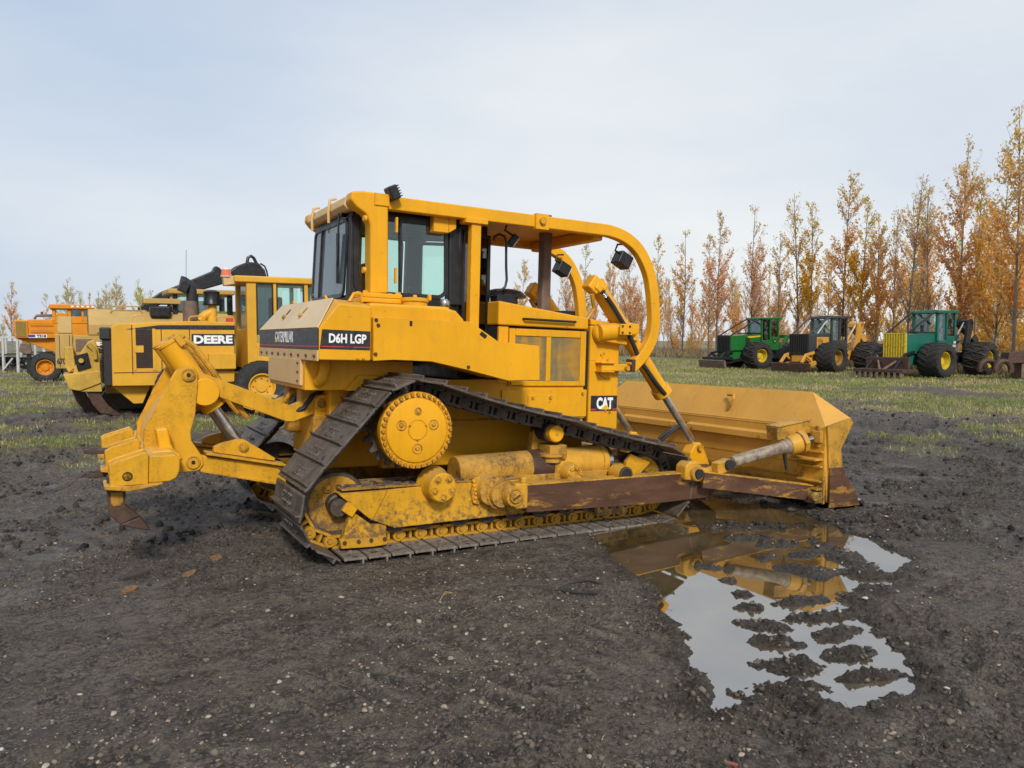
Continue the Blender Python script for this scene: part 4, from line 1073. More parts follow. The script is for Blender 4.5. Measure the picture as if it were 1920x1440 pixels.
for z in (2.88, 2.42):
    MB().box(.0, .022, -.83, -.795, z-.07, z+.07).build('post_lug', Yw, rops, .006)
    MB().cyl((-.27, -.80, z+.03), (-.30, -.80, z+.03), .028).build('post_plug', Yw, rops)
# roof sheet and rails
ROOF = 3.10
MB().prism([(-.36, ROOF), (2.36, ROOF), (2.36, ROOF+.02), (-.36, ROOF+.02)], -.72, .72).build('roof_sheet', Yw, dz)
rp = [(-.30, 3.085), (.5, 3.085), (1.3, 3.085), (2.30, 3.085), (2.52, 3.075), (2.70, 3.03), (2.86, 2.94), (2.97, 2.82), (3.06, 2.66), (3.105, 2.50), (3.135, 2.32), (3.15, 2.14), (3.135, 1.99), (3.085, 1.865), (2.99, 1.735), (2.90, 1.65), (2.84, 1.605)]
def catmull(P, k=4):
    P = [Vector(p) for p in P]; out = []
    for i in range(len(P)-1):
        a, b, c, d = P[max(i-1, 0)], P[i], P[i+1], P[min(i+2, len(P)-1)]
        for j in range(k):
            t = j/k; out.append(.5*((2*b)+(c-a)*t+(2*a-5*b+4*c-d)*t*t+(3*b-a-3*c+d)*t**3))
    return out+[P[-1]]
rp = catmull(rp)
def sweep_rect(pts, y, wy, th):
    n = len(pts); vv = []
    for i in range(n):
        p0 = Vector(pts[max(i-1, 0)]); p1 = Vector(pts[min(i+1, n-1)]); t = (p1-p0).normalized(); nn = Vector((-t.y, t.x))
        p = Vector(pts[i])
        for a, b in ((-1, -1), (1, -1), (1, 1), (-1, 1)):
            q = p+nn*b*th/2; vv.append((q.x, y+a*wy/2, q.y))
    ff = [(0, 1, 2, 3), tuple((n-1)*4+k for k in (3, 2, 1, 0))]
    for i in range(n-1):
        ff += [(i*4+k, i*4+4+k, i*4+4+(k+1) % 4, i*4+(k+1) % 4) for k in range(4)]
    return MB().add(vv, ff)
for s in (-1, 1):
    sweep_rect(rp, s*.715, .10, .125).build('canopy_sweep', Yw, dz, .018, seg=3)
    MB().box(2.82, 2.87, min(s*.655, s*.775), max(s*.66, s*.775), 1.56, 1.70).build('sweep_foot', M['rust'] if s < 0 else Yw, dz, .005)
    g = MB().box(2.46, 2.84, min(s*.60, s*.70), max(s*.60, s*.70), 1.565, 1.645)
    g.prism([(2.44, 1.645), (2.44, 1.66), (2.62, 1.66), (2.62, 1.645)], min(s*.60, s*.73), max(s*.60, s*.73)).prism([(2.44, 1.55), (2.44, 1.565), (2.62, 1.565), (2.62, 1.55)], min(s*.60, s*.73), max(s*.60, s*.73))
    g = g.build('sweep_bracket', Yw, dz, .008)
    MB().cyl((2.80, s*.69, 1.60), (2.80, s*.74, 1.60), .03).build('bolts', YW, g)
    fx = [(0.776,3.058),(0.880,3.065),(0.909,2.033),(0.803,2.033)]
    MB().box(fx[3][0], fx[2][0], min(s*.765, s*.68), max(s*.765, s*.68), 1.86, 3.03).build('front_post', Yw, dz, .008)
    MB().box(fx[0][0]-.05, fx[1][0]+.09, min(s*.79, s*.64), max(s*.79, s*.64), 2.985, 3.035).build('post_cap', Yw, dz, .006)
MB().box(2.33, 2.45, -.665, .665, 2.98, 3.10).build('front_crossbar', Yw, dz, .02)
MB().prism([(-.39, 3.0), (-.43, 3.04), (-.41, 3.12), (-.34, 3.155), (-.24, 3.155), (-.24, 3.0)], -.63, .63).build('rear_crossbar', M['yellow_dusty'], dz, .015)
for y in (-.20, .38):
    MB().tube([(-.37, y, 3.17), (-.43, y, 3.15), (-.445, y, 3.05), (-.44, y, 2.93)], .014, 8).build('roof_hook', M['yellow_dusty'], dz)
MB().box(.44, .60, -.68, -.58, 2.88, 3.06).prism([(.60, 2.88), (.68, 2.93), (.68, 3.03), (.60, 3.06)], -.68, -.58).build('roof_bracket', Yw, dz, .01)
BR = [(1.512,-0.790,3.156),(1.658,-0.790,3.183),(1.662,-0.790,3.049),(1.515,-0.790,3.049)]
MB().box(BR[0][0], BR[1][0]+.01, -.80, -.74, 3.0, 3.16).build('rail_clamp', Yw, dz, .006)
MB().cyl((BR[0][0]+.07, -.80, 3.085), (BR[0][0]+.07, -.83, 3.085), .035).build('bolts', YW, dz)
# work lamps
def lamp(px, py, pz, d, yaw_, tilt, mat=BK, sz=(.20, .17, .17)):
    m = Matrix.Rotation(yaw_, 3, 'Z') @ Matrix.Rotation(tilt, 3, 'Y')
    o = MB().obox((px, py, pz), sz, m)
    o = o.build('work_lamp', mat, dz, .012)
    MB().obox(Vector((px, py, pz))+m @ Vector((sz[0]/2+.004, 0, 0)), (.012, sz[1]*.86, sz[2]*.86), m).build('lens', M['lens'], o)
    MB().tube([Vector((px, py, pz))+Vector((0, 0, sz[2]*.4)), Vector((px-.10, py, pz+.10)), Vector((px-.07, py, pz+.17)), Vector((px+.02, py, pz+.18))], .012, 6).build('cable', M['hose'], o)
lamp(2.76, -.61, 2.80, 1, R(0), R(26), sz=(.17, .155, .15))
lamp(2.76, .61, 2.80, 1, R(0), R(26), sz=(.17, .155, .15))
lamp(1.50, -.35, 2.93, 1, R(-20), R(35), sz=(.07, .10, .13))
rl = MB().obox((-.03, -.80, 3.165), (.09, .14, .13), Matrix.Rotation(R(-25), 3, 'Y')).build('rear_lamp', BK, dz, .015)
for k in range(5):
    MB().obox(Vector((-.03, -.80, 3.165))+Matrix.Rotation(R(-25), 3, 'Y') @ Vector((.052, 0, -.048+.024*k)), (.014, .132, .010), Matrix.Rotation(R(-25), 3, 'Y')).build('lamp_fin', BK, rl)
MB().box(-.20, -.06, -.812, -.79, 3.04, 3.15).build('lamp_bracket', Yw, dz, .004)

# --- blade lift cylinders
for s in (-1, 1):
    y = s*.60
    T = Vector((2.425, y, 2.50)); Bm = Vector((3.429, y, 1.306)); E_ = Vector((3.95, y, .66))
    d = (Bm-T).normalized()
    Bm = T+d*1.56; E_ = T+d*2.39
    lc = MB().cyl(T, Bm, .088, .088, 24).cyl(T-d*.02, T+d*.07, .105, .105, 24).cyl(Bm-d*.09, Bm+d*.01, .112, .112, 24)
    lc = lc.build('lift_cylinder', Yw, dz, .006)
    MB().cyl(Bm, E_, .043, .043, 16).build('cylinder_rod', M['chrome'], lc)
    MB().obox(T+Vector((-.06, s*.02, .0)), (.15, .15, .17), Matrix.Rotation(R(35), 3, 'Y')).obox(T+Vector((-.03, -.09 if s < 0 else .09, -.03)), (.10, .05, .09), Matrix.Rotation(R(35), 3, 'Y')).build('port_block', Yw, lc, .02)
    yk = T+d*.64
    yo = MB().obox(yk, (.22, .24, .19), Matrix.Rotation(R(6), 3, 'Y')).cyl(yk+Vector((0, s*.12, .01)), yk+Vector((0, s*.16, .01)), .06).cyl(yk+Vector((0, s*.15, .01)), yk+Vector((0, s*.17, .01)), .048)
    yo.obox(yk+Vector((-.18, s*.02, -.09)), (.30, .16, .10), Matrix.Rotation(R(6), 3, 'Y'))
    yo.build('trunnion_yoke', Yw, dz, .02)
    hs = [T+Vector((-.01, s*.13, -.07)), T+d*.30+Vector((-.05, s*.13, 0)), T+d*.62+Vector((-.05, s*.15, -.03)), T+d*1.0+Vector((-.10, s*.12, -.04)), T+d*1.38+Vector((-.08, s*.11, -.02)), Bm+Vector((-.05, s*.09, .0))]
    MB().tube(hs, .027, 10).build('hydraulic_hose', M['hose'], lc)
    MB().cyl(hs[0]+(hs[1]-hs[0])*.1, hs[0]+(hs[1]-hs[0])*.35, .031).build('hose_fitting', M['bright'], lc)
    MB().tube([T+Vector((-.09, s*.05, -.10)), T+Vector((-.02, s*.0, -.25)), T+Vector((-.08, -s*.02, -.36)), T+Vector((-.2, -s*.05, -.41))], .026, 8).build('hydraulic_hose', YW, lc)

# --- tracks
IDR = (-.62, .43); IDF = (2.69, .44); SPR = (0.0, 1.06)
def hull2(P):
    P = sorted(P); lo = []; up = []
    for p in P:
        while len(lo) > 1 and (lo[-1][0]-lo[-2][0])*(p[1]-lo[-2][1])-(lo[-1][1]-lo[-2][1])*(p[0]-lo[-2][0]) <= 0: lo.pop()
        lo.append(p)
    for p in reversed(P):
        while len(up) > 1 and (up[-1][0]-up[-2][0])*(p[1]-up[-2][1])-(up[-1][1]-up[-2][1])*(p[0]-up[-2][0]) <= 0: up.pop()
        up.append(p)
    return lo[:-1]+up[:-1]
cp = []
for c, r in ((IDR, .325), (IDF, .325), (SPR, .365)):
    cp += [(c[0]+r*math.cos(a), c[1]+r*math.sin(a)) for a in np.linspace(0, 2*math.pi, 240, endpoint=False)]
hp = hull2(cp)
# the upper run sags a little on both sides of the carrier roller
def dens(P):
    out = []
    for i in range(len(P)):
        a = np.array(P[i]); b = np.array(P[(i+1) % len(P)]); L = np.linalg.norm(b-a); k = max(1, int(L/.03))
        for j in range(k): out.append(a+(b-a)*j/k)
    return np.array(out)
dp_ = dens(hp)
for q in dp_:
    if .12 < q[0] < 2.85 and q[1] > .7:
        t = (q[0]-.12)/(2.85-.12)
        q[1] -= .050*(math.sin(math.pi*t)**.8)*abs(math.cos(math.pi*t))**.5 if t != .5 else 0
seg = np.linalg.norm(np.roll(dp_, -1, 0)-dp_, axis=1); cum = np.concatenate([[0], np.cumsum(seg)]); LT = cum[-1]
NL = int(round(LT/.2032)); PITCH = LT/NL
cl = np.vstack([dp_, dp_[:1]])
def at_len(s): s = s % LT; return np.array([np.interp(s, cum, cl[:, 0]), np.interp(s, cum, cl[:, 1])])
def shoe_mb(cut=1.0):
    h = .906/2; m = MB(); L = PITCH
    # pressed plate with a slightly overlapping lip, a tall grouser bar and bolt heads
    prof = [(-L*.52, .058), (-L*.40, .062), (L*.38, .062), (L*.50, .070), (L*.54, .066), (L*.54, .082), (L*.46, .086), (L*.36, .080),
            (L*.345, .116), (L*.275, .120), (L*.26, .080), (-L*.36, .080), (-L*.44, .084), (-L*.53, .076)]
    if cut < 1: prof = [(max(-L*.475, min(L*.475, p[0])), p[1] if abs(p[0]) < L*.5 else p[1]-.004) for p in prof]
    n = len(prof)
    m.add([(p[0], -h, p[1]) for p in prof]+[(p[0], h, p[1]) for p in prof],
          [tuple(range(n)), tuple(range(2*n-1, n-1, -1))]+[(i, i+n, (i+1) % n+n, (i+1) % n) for i in range(n)])
    for y in (-.115, -.045, .045, .115):
        for x in (-.048, .022): m.cyl((x, y, .076), (x, y, .096), .017, .015, 6)
    return m
def link_mb(s):
    m = MB(); L = PITCH; y0, y1 = s*.065, s*.115
    if y0 > y1: y0, y1 = y1, y0
    m.box(-L*.46, L*.47, y0, y1, .036, .060).box(-L*.49, L*.36, y0-.006, y1+.006, -.058, -.034)
    m.box(-L*.49, -L*.30, y0, y1, -.036, .038).box(-L*.09, L*.03, y0, y1, -.042, .038).box(L*.22, L*.47, y0, y1, -.042, .038)
    m.cyl((L*.40, y0-.004, .0), (L*.40, y1+.012, .0), .050, .050, 14).cyl((L*.40, y0-.02, 0), (L*.40, y1+.022, 0), .022, .022, 10)
    m.cyl((-L*.42, y0, .0), (-L*.42, y1+.006, .0), .034, .034, 12)
    return m
SH = None; LK = {}
shoe_in = m_shoe_in()
for s in (-1, 1):
    yc = s*1.08
    belt = MB()
    P_ = [at_len(i*PITCH+.06) for i in range(NL)]
    nb_ = len(P_); bv = []; bf = []
    for i in range(nb_):
        t = P_[(i+1) % nb_]-P_[i-1]; t = t/np.linalg.norm(t); nn = np.array([t[1], -t[0]])
        for a_, e_ in ((-.06, -.02), (.06, -.02), (.06, .03), (-.06, .03)):
            q = P_[i]+nn*e_; bv.append((q[0], yc+a_, q[1]))
    for i in range(nb_):
        for k in range(4): bf.append((i*4+k, ((i+1) % nb_)*4+k, ((i+1) % nb_)*4+(k+1) % 4, i*4+(k+1) % 4))
    tr = belt.add(bv, bf).build('track', M['track'], dz)
    for i in range(NL):
        a = P_[i]; b = P_[(i+1) % NL]; mid = (a+b)/2; t = (b-a)/np.linalg.norm(b-a)
        mat = Matrix(((t[0], 0, t[1], mid[0]), (0, -1, 0, yc), (t[1], 0, -t[0], mid[1]), (0, 0, 0, 1)))
        if SH is None:
            o = shoe_mb().build('track_shoe', M['track'], tr, .004, seg=1); SH = o
            LK[-1] = link_mb(-1).build('track_link', M['link_yellow'], tr); LK[1] = link_mb(1).build('track_link', M['link_yellow'], tr)
            lks = [LK[-1], LK[1]]
            SHD = SH.data; LKD = {k: LK[k].data for k in LK}
            mo_ = shoe_mb(.9).build('track_shoe', shoe_in, tr); MUD = mo_.data; bpy.data.objects.remove(mo_)
            DARKL = {k: LK[k].data.copy() for k in LK}
            for k in DARKL: DARKL[k].materials[0] = M['track']
        else:
            o = copy_obj(SH, tr); lks = [copy_obj(LK[-1], tr), copy_obj(LK[1], tr)]
        low = mid[1] < .14 and -.62 < mid[0] < 2.6
        o.data = MUD if low else SHD
        o.matrix_local = mat
        for lk, k in zip(lks, (-1, 1)):
            lk.matrix_local = mat
            lk.data = DARKL[k] if mid[1] > .30 else LKD[k]

# mud and straw packed on the shoes, uncountable
for s in (-1, 1):
    rs4 = np.random.default_rng(40+s); v1, f1 = ico(1); VV = []; FF = []; k_ = 0
    for i in range(NL):
        a = at_len(i*PITCH+.06); b = at_len((i+1)*PITCH+.06); mid = (a+b)/2; t = (b-a)/np.linalg.norm(b-a); nn = np.array([t[1], -t[0]])
        low = mid[1] < .14
        for q in range(int(rs4.integers(5, 14))):
            u_ = rs4.normal(-.01, .035); w_ = rs4.normal(0, .16) if not low else s*rs4.uniform(.15, .43)
            e_ = .081 if not low else .058
            p = mid+t*u_+nn*e_; sz = rs4.uniform(.006, .022)
            V_ = v1*rs4.uniform(.6, 1.2, (len(v1), 1))*np.array([sz*1.5, sz*1.2, sz*.6])
            VV.append(np.stack([p[0]+V_[:, 0]*t[0]+V_[:, 2]*nn[0], s*1.08+w_+V_[:, 1], p[1]+V_[:, 0]*t[1]+V_[:, 2]*nn[1]], -1)); FF.append(f1+k_*len(v1)); k_ += 1
    for q in range(260):      # mud lying on the ledges of the roller frame
        x_ = rs4.uniform(-.6, 1.1); sz = rs4.uniform(.008, .028)
        V_ = v1*rs4.uniform(.6, 1.2, (len(v1), 1))*np.array([sz*1.5, sz*1.2, sz*.6])
        VV.append(V_+np.array([x_, s*rs4.uniform(.98, 1.30), .578])); FF.append(f1+k_*len(v1)); k_ += 1
    o = bpy.data.objects.new('packed_mud', mesh_np('packed_mud', np.concatenate(VV), np.concatenate(FF), m_clod)); col.objects.link(o); o.parent = dz; o['kind'] = 'stuff'

# --- idlers, sprocket, final drive, rollers
def spin(prof, o, name, mat, par, n=40, sy=-1): return MB().lathe(o, (0, sy, 0), prof, n).build(name, mat, par, 0, 30)
for s in (-1, 1):
    yc = s*1.08
    for c, nm in ((IDR, 'rear_idler'), (IDF, 'front_idler')):
        w = spin([(-.10, .0), (-.10, .215), (-.075, .27), (.075, .27), (.10, .262), (.10, .238), (.06, .236), (.05, .10), (.05, 0)], (c[0], yc, c[1]), nm, M['roller'], dz, 48, s)
        spin([(.055, .237), (.096, .237), (.100, .20), (.078, .14), (.072, .10), (.075, .095)], (c[0], yc, c[1]), 'idler_web', YG if nm == 'rear_idler' else YW, w, 40, s)
        spin([(.05, .095), (.14, .085), (.15, .07), (.15, .0)], (c[0], yc, c[1]), 'idler_hub', M['roller'], w, 24, s)
        a = R(118)
        MB().lathe((c[0]+.16*math.cos(a), yc, c[1]+.16*math.sin(a)), (0, s, 0), [(.07, .045), (.10, .045), (.105, .032), (.10, .03), (.11, .022), (.115, 0)], 16).build('plug', YG, w)
    # sprocket teeth
    sp = MB()
    n = 22; prof = []
    for k in range(n*4):
        a = 2*math.pi*k/(n*4); prof.append((SPR[0]+(.375 if k % 4 in (0, 1) else .315)*math.cos(a), SPR[1]+(.375 if k % 4 in (0, 1) else .315)*math.sin(a)))
    sp.prism(prof, yc-.035, yc+.035)
    sp.build('sprocket', M['track'], dz, .006)
    MB().cyl((0, s*.55, 1.06), (0, s*1.05, 1.06), .20, .26, 32).build('drive_housing', Yw, dz)
    MB().cyl((0, s*1.0, 1.06), (0, s*1.34, 1.06), .285, .30, 40).build('drive_drum', YG, dz)
    fd = MB().lathe((0, s*1.33, 1.06), (0, s, 0), [(0, .325), (.06, .332), (.085, .330), (.09, .292), (.092, .286), (.084, .282), (.10, .275), (.105, .262), (.105, .09), (.098, .086), (.098, .082), (.108, .080), (.108, 0)], 72).build('final_drive_cover', Yw, dz)
    rb0 = MB().bolts([(0, 0, 0)], (0, s, 0), .0165, .028, 8).build('rim_bolt', Yw, fd)
    for q, a in enumerate(np.linspace(0, 2*math.pi, 36, endpoint=False)):
        rb = rb0 if q == 0 else copy_obj(rb0, fd)
        rb.location = (.309*math.cos(a), s*1.418, 1.06+.309*math.sin(a))
    for k, a in enumerate((90, 162, 18, 270)):
        r = .155 if k else .165
        px, pz = r*math.cos(R(a)), 1.06+r*math.sin(R(a))
        MB().lathe((px, s*1.43, pz), (0, s, 0), [(0, .046 if k else .033), (.012, .046 if k else .033), (.013, .038 if k else .026), (.004, .034 if k else .022), (.006, .020), (.014, .016), (.015, 0)], 20).build('drain_plug', YW, fd)
    MB().bolts([(.083*math.cos(a), s*1.436, 1.06+.083*math.sin(a)) for a in (R(30), R(150), R(270))], (0, s, 0), .010, .010).build('bolts', YW, fd)
    # track rollers
    for x in (-.10, .165, .525, .81, 1.10, 1.40, 1.70, 1.98, 2.24):
        rl_ = MB().lathe((x, yc-s*.15, .266), (0, s, 0), [(0, .06), (0, .115), (.05, .115), (.055, .095), (.245, .095), (.25, .118), (.30, .118), (.302, .085), (.285, .082), (.285, .0)], 28).build('track_roller', M['roller'], dz)
        MB().lathe((x, yc+s*.12, .252), (0, s, 0), [(0, .055), (.045, .05), (.05, .036), (.06, .034), (.06, 0)], 16).obox((x+.03, yc+s*.16, .275), (.07, .03, .05)).build('roller_cap', YW, rl_)
    # carrier roller
    cr_ = MB().lathe((1.475, s*1.0, .975), (0, s, 0), [(0, .085), (.02, .095), (.05, .085), (.22, .085), (.23, .10), (.27, .10), (.275, .08)], 28).build('carrier_roller', M['hose'], dz)
    MB().lathe((1.475, s*1.27, .975), (0, s, 0), [(0, .083), (.075, .083), (.085, .072), (.085, .0)], 28).build('roller_face', Yw, cr_)
    MB().cyl((1.475, s*1.35, .975), (1.475, s*1.36, .975), .016).build('plug', YW, cr_)
    MB().prism([(1.36, .74), (1.62, .74), (1.56, .90), (1.52, 1.02), (1.40, 1.02), (1.37, .9)], min(s*.98, s*1.08), max(s*.98, s*1.08)).obox((1.53, s*1.20, .79), (.20, .22, .14)).build('carrier_bracket', YG, dz, .015)
    MB().lathe((1.50, s*1.22, .69), (0, 0, 1), [(0, .10), (.05, .10), (.055, .13), (.085, .13), (.09, .05)], 24).build('bracket_flange', YG, dz)

# --- roller frame (right and left)
FR = [(-0.648,0.539),(-0.211,0.545),(0.403,0.566),(1.154,0.555),(1.164,0.229),(-0.146,0.207),(-0.358,0.296)]
for s in (-1, 1):
    a, b = (min(s*1.20, s*1.32), max(s*1.20, s*1.32))
    fr = MB().prism(FR, a, b).build('roller_frame', YS, dz, .008)
    MB().prism([(p[0], p[1]-.012) if p[1] > .5 else (p[0]+.06, p[1]+.02) for p in FR], min(s*.90, s*1.2), max(s*.90, s*1.2)).build('frame_core', YG, dz, .01)
    MB().box(-.62, 1.12, min(s*.90, s*1.325), max(s*.90, s*1.325), .560, .575).build('frame_top', YG, dz, .003)
    MB().box(1.10, 2.30, min(s*.92, s*1.28), max(s*.92, s*1.28), .30, .58).build('frame_front', YG, dz, .01)
    TR = [(-0.650,0.536),(-0.218,0.547),(-0.355,0.292)]
    MB().prism(TR, min(s*1.321, s*1.335), max(s*1.321, s*1.335)).build('frame_gusset', YS, fr, .003)
    # idler guard plate and its bolted foot
    GP = [(-0.531,0.389),(-0.356,0.257),(-0.213,0.244),(-0.209,0.049),(-0.617,0.110)]
    gp = MB().prism(GP, min(s*1.24, s*1.30), max(s*1.24, s*1.30)).build('track_guide', YS, dz, .006)
    FT = [(-0.634,0.159),(-0.215,0.135),(-0.214,0.075),(-0.342,0.066),(-0.619,0.077)]
    MB().prism(FT, min(s*1.285, s*1.335), max(s*1.285, s*1.335)).build('guide_foot', M['link_yellow'], gp, .006)
    MB().bolts([(x, s*1.336, z) for x, z in ((-.59, .125), (-.47, .125), (-.36, .125), (-.24, .125))], (0, s, 0), .018, .01, 10).build('bolts', M['rust'], gp)
    MB().obox((-.545, s*1.31, .405), (.11, .05, .10), Matrix.Rotation(R(35), 3, 'Y')).build('axle_block', Yw, dz, .008)
    MB().cyl((-.63, s*1.2, .42), (-.63, s*1.30, .42), .075, .075, 20).build('axle_end', M['roller'], dz)
    # recoil spring housing
    rh = MB().cyl((.50, s*1.12, .625), (1.42, s*1.12, .645), .150, .152, 36).build('recoil_housing', YG, dz, .012)
    MB().cyl((1.28, s*1.12, .643), (1.52, s*1.12, .645), .157, .157, 36).build('housing_band', M['rust'], rh, .004)
    MB().cyl((1.50, s*1.12, .645), (2.18, s*1.12, .655), .153, .165, 36).build('recoil_housing', YW, dz, .01)
    MB().cyl((2.10, s*1.12, .655), (2.16, s*1.12, .655), .174, .174, 36).build('housing_band', YW, rh, .006)
    MB().cyl((2.17, s*1.12, .655), (2.23, s*1.12, .655), .15, .15, 30).build('housing_band', M['bright'], rh)
    MB().prism([(2.392,0.647),(2.458,0.727),(2.724,0.625),(2.587,0.509),(2.399,0.487)], min(s*1.22, s*1.26), max(s*1.22, s*1.26)).build('idler_yoke', YS, dz, .006)
    MB().box(1.95, 2.6, min(s*.92, s*1.22), max(s*.92, s*1.22), .38, .62).build('idler_slide', YW, dz, .01)
    # pivot shaft cap with five bolts in wells
    pc_ = MB().lathe((.235, s*1.25, .555), (0, s, 0), [(0, .165), (.10, .135), (.21, .13), (.225, .118), (.225, 0)], 36).build('pivot_cap', YS, dz, .003)
    for k in range(5):
        an = R(90+36+72*k)
        q = (.235+.088*math.cos(an), s*1.475, .555+.088*math.sin(an))
        MB().lathe(q, (0, s, 0), [(-.002, .036), (.004, .036), (.005, .028), (.001, .026), (.002, .017), (.018, .015), (.02, 0)], 14).build('cap_bolt', YW, pc_)
    # bolted frame plate, trunnion of the push arm
    fl = MB().prism([(.60, .36), (.57, .47), (.60, .60), (.66, .61), (.69, .48), (.66, .35)], min(s*1.30, s*1.345), max(s*1.30, s*1.345)).build('flange_plate', YW, dz, .01)
    MB().bolts([(.605+.012*math.sin(k), s*1.345, .385+.038*k) for k in range(6)], (0, s, 0), .017, .014, 8).build('bolts', Yw, fl)
    MB().lathe((.76, s*1.16, .48), (0, s, 0), [(0, .15), (.20, .14), (.25, .13)], 32).build('arm_trunnion', YG, dz)
    jb = MB().lathe((.84, s*1.36, .455), (0, s, 0), [(0, .15), (.05, .15), (.06, .125), (.10, .12)], 32).build('trunnion_flange', YG, dz)
    MB().bolts([(.84+.135*math.cos(a), s*1.41, .455+.135*math.sin(a)) for a in np.linspace(.3, 2*math.pi+.3, 14, endpoint=False)], (0, s, 0), .014, .014, 8).build('bolts', YW, jb)
    MB().lathe((.92, s*1.42, .44), (0, s, 0), [(0, .10), (.10, .098), (.13, .09), (.13, .066), (.12, .06), (.145, .056), (.15, 0)], 28).build('ball_cap', YW, dz, .003)
    MB().bar((.885, s*1.572, .42), (.955, s*1.572, .46), .01, .014, (0, 0, 1)).build('slot', M['rust'], dz)
    MB().obox((.99, s*1.46, .44), (.14, .16, .24)).obox((1.02, s*1.50, .58), (.06, .07, .07)).build('ball_socket', YW, dz, .02)
    # small cover above the arm
    sc_ = MB().lathe((1.665, s*1.24, .585), (0, s, 0), [(0, .105), (.12, .095), (.16, .085), (.165, .04), (.15, .036), (.15, 0)], 24).build('adjuster_cover', YW, dz, .003)
    MB().bolts([(1.665+.066*math.cos(a), s*1.405, .585+.066*math.sin(a)) for a in np.linspace(0, 2*math.pi, 8, endpoint=False)], (0, s, 0), .017, .012, 8).build('bolts', YW, sc_)
    tb_ = MB().cyl((2.19, s*1.34, .565), (2.19, s*1.52, .565), .083, .083, 28).box(2.10, 2.28, min(s*1.36, s*1.5), max(s*1.36, s*1.5), .46, .52).build('arm_tube', YW, dz, .006)
    MB().cyl((2.19, s*1.51, .565), (2.19, s*1.523, .565), .060, .060, 24).build('tube_bore', M['dark'], tb_)
    MB().lathe((2.19, s*1.515, .565), (0, s, 0), [(0, .082), (.014, .080), (.014, .060), (0, .058)], 28).build('tube_rim', M['rust'], tb_)
    # front rock guard with bolts
    gd = MB().box(2.02, 2.42, min(s*1.24, s*1.29), max(s*1.24, s*1.29), .12, .24).build('front_guide', YW, dz, .006)
    MB().bolts([(x, s*1.29, .195) for x in (2.08, 2.18, 2.28, 2.38)], (0, s, 0), .018, .01, 10).build('bolts', M['rust'], gd)

# --- C-frame, blade brace, angling strut
for s in (-1, 1):
    a, b = min(s*1.43, s*1.53), max(s*1.43, s*1.53)
    PA = [(1.055, .283), (1.055, .535), (2.95, .535), (3.30, .475), (3.30, .262), (2.6, .250)]
    pa = MB().prism(PA, a, b).build('push_arm', M['arm'], dz, .006)
    MB().box(1.05, 2.96, min(s*1.40, s*1.535), max(s*1.40, s*1.535), .533, .547).build('arm_cap_plate', YW, pa, .003)
    MB().prism_z([(3.28, s*1.53), (3.28, s*1.42), (3.75, s*.95), (4.15, s*.30), (4.28, s*.30), (3.92, s*1.02)], .22, .46).build('frame_nose', M['arm'], dz, .008)
    kn = MB().prism([(2.90, .48), (2.90, .62), (2.96, .665), (3.06, .665), (3.14, .60), (3.24, .58), (3.24, .44)], min(s*1.44, s*1.60), max(s*1.44, s*1.60)).build('arm_knuckle', YW, dz, .02)
    MB().cyl((3.04, s*1.58, .545), (3.04, s*1.64, .545), .085, .08, 24).build('knuckle_boss', YG, kn, .006)
    MB().cyl((3.04, s*1.63, .545), (3.04, s*1.665, .545), .05, .05, 20).build('pin', M['hose'], kn)
    # bent brown brace down to the blade corner
    B0 = Vector((3.12, s*1.60, .475)); B1 = Vector((4.40, s*1.93, .305)); B2 = Vector((4.52, s*1.97, .275))
    br = MB().bar(B0, B1, .10, .165, (0, 0, 1)).bar(B1, B2, .10, .165, (0, 0, 1), .05, .06).build('blade_brace', M['arm'], dz, .008)
    d = (B1-B0).normalized()
    MB().bar(B0+Vector((0, 0, .086)), B1+Vector((0, 0, .086)), .108, .012).build('brace_cap', YW, br)
    S0 = Vector((3.38, s*1.64, .625)); S1 = Vector((4.36, s*1.94, .890))
    d = (S1-S0).normalized(); L_ = (S1-S0).length
    st = MB().lathe(S0+d*.10, d, [(0, .02), (.02, .055), (.06, .062), (L_*.56, .062), (L_*.57, .07), (L_*.60, .07), (L_*.62, .085), (L_*.68, .095)], 24).build('angle_strut', M['strut_worn'], dz, .003)
    MB().lathe(S0+d*L_*.74, d, [(0, .095), (.02, .105), (L_*.12, .108), (L_*.125, .09)], 24).build('strut_barrel', YW, st, .003)
    MB().lathe(S0+d*L_*.865, d, [(0, .10), (.005, .125), (.06, .125), (.065, .10)], 8).build('strut_collar', YG, st, .003)
    MB().cyl(S0+d*L_*.93, S0+d*L_*1.02, .035).build('strut_rod', M['bright'], st)
    MB().obox(S1+d*.12, (.16, .12, .13)).cyl(S1+d*.12+Vector((0, 0, -.12)), S1+d*.12+Vector((0, 0, .12)), .05).build('strut_clevis', YG, st, .01)
    MB().bar(S0+d*L_*.70+Vector((0, 0, -.08)), S0+d*L_*.73+Vector((0, 0, -.26)), .03, .04, (1, 0, 0), .015, .02).build('lock_lever', M['hose'], st)
    ck = MB().obox(S0+Vector((-.02, 0, -.02)), (.20, .10, .13), Matrix.Rotation(R(-12), 3, 'Y')).build('strut_bracket', YW, dz, .015)
    MB().cyl(S0+Vector((.03, s*.05, 0)), S0+Vector((.03, s*.085, 0)), .058, .052, 20).build('pin', M['hose'], ck)
    # lift cylinder clevis on the frame
    cv = MB().prism([(3.82, .44), (3.82, .60), (3.90, .72), (3.98, .72), (4.06, .60), (4.14, .44)], min(s*.52, s*.68), max(s*.52, s*.68)).build('lift_clevis', Yw, dz, .015)
    MB().cyl((3.95, s*.48, .66), (3.95, s*.72, .66), .04).build('pin', YW, cv)
    MB().bar((3.5, s*1.35, .49), (4.35, s*.75, .44), .25, .03).build('frame_web', YW, dz, .004)
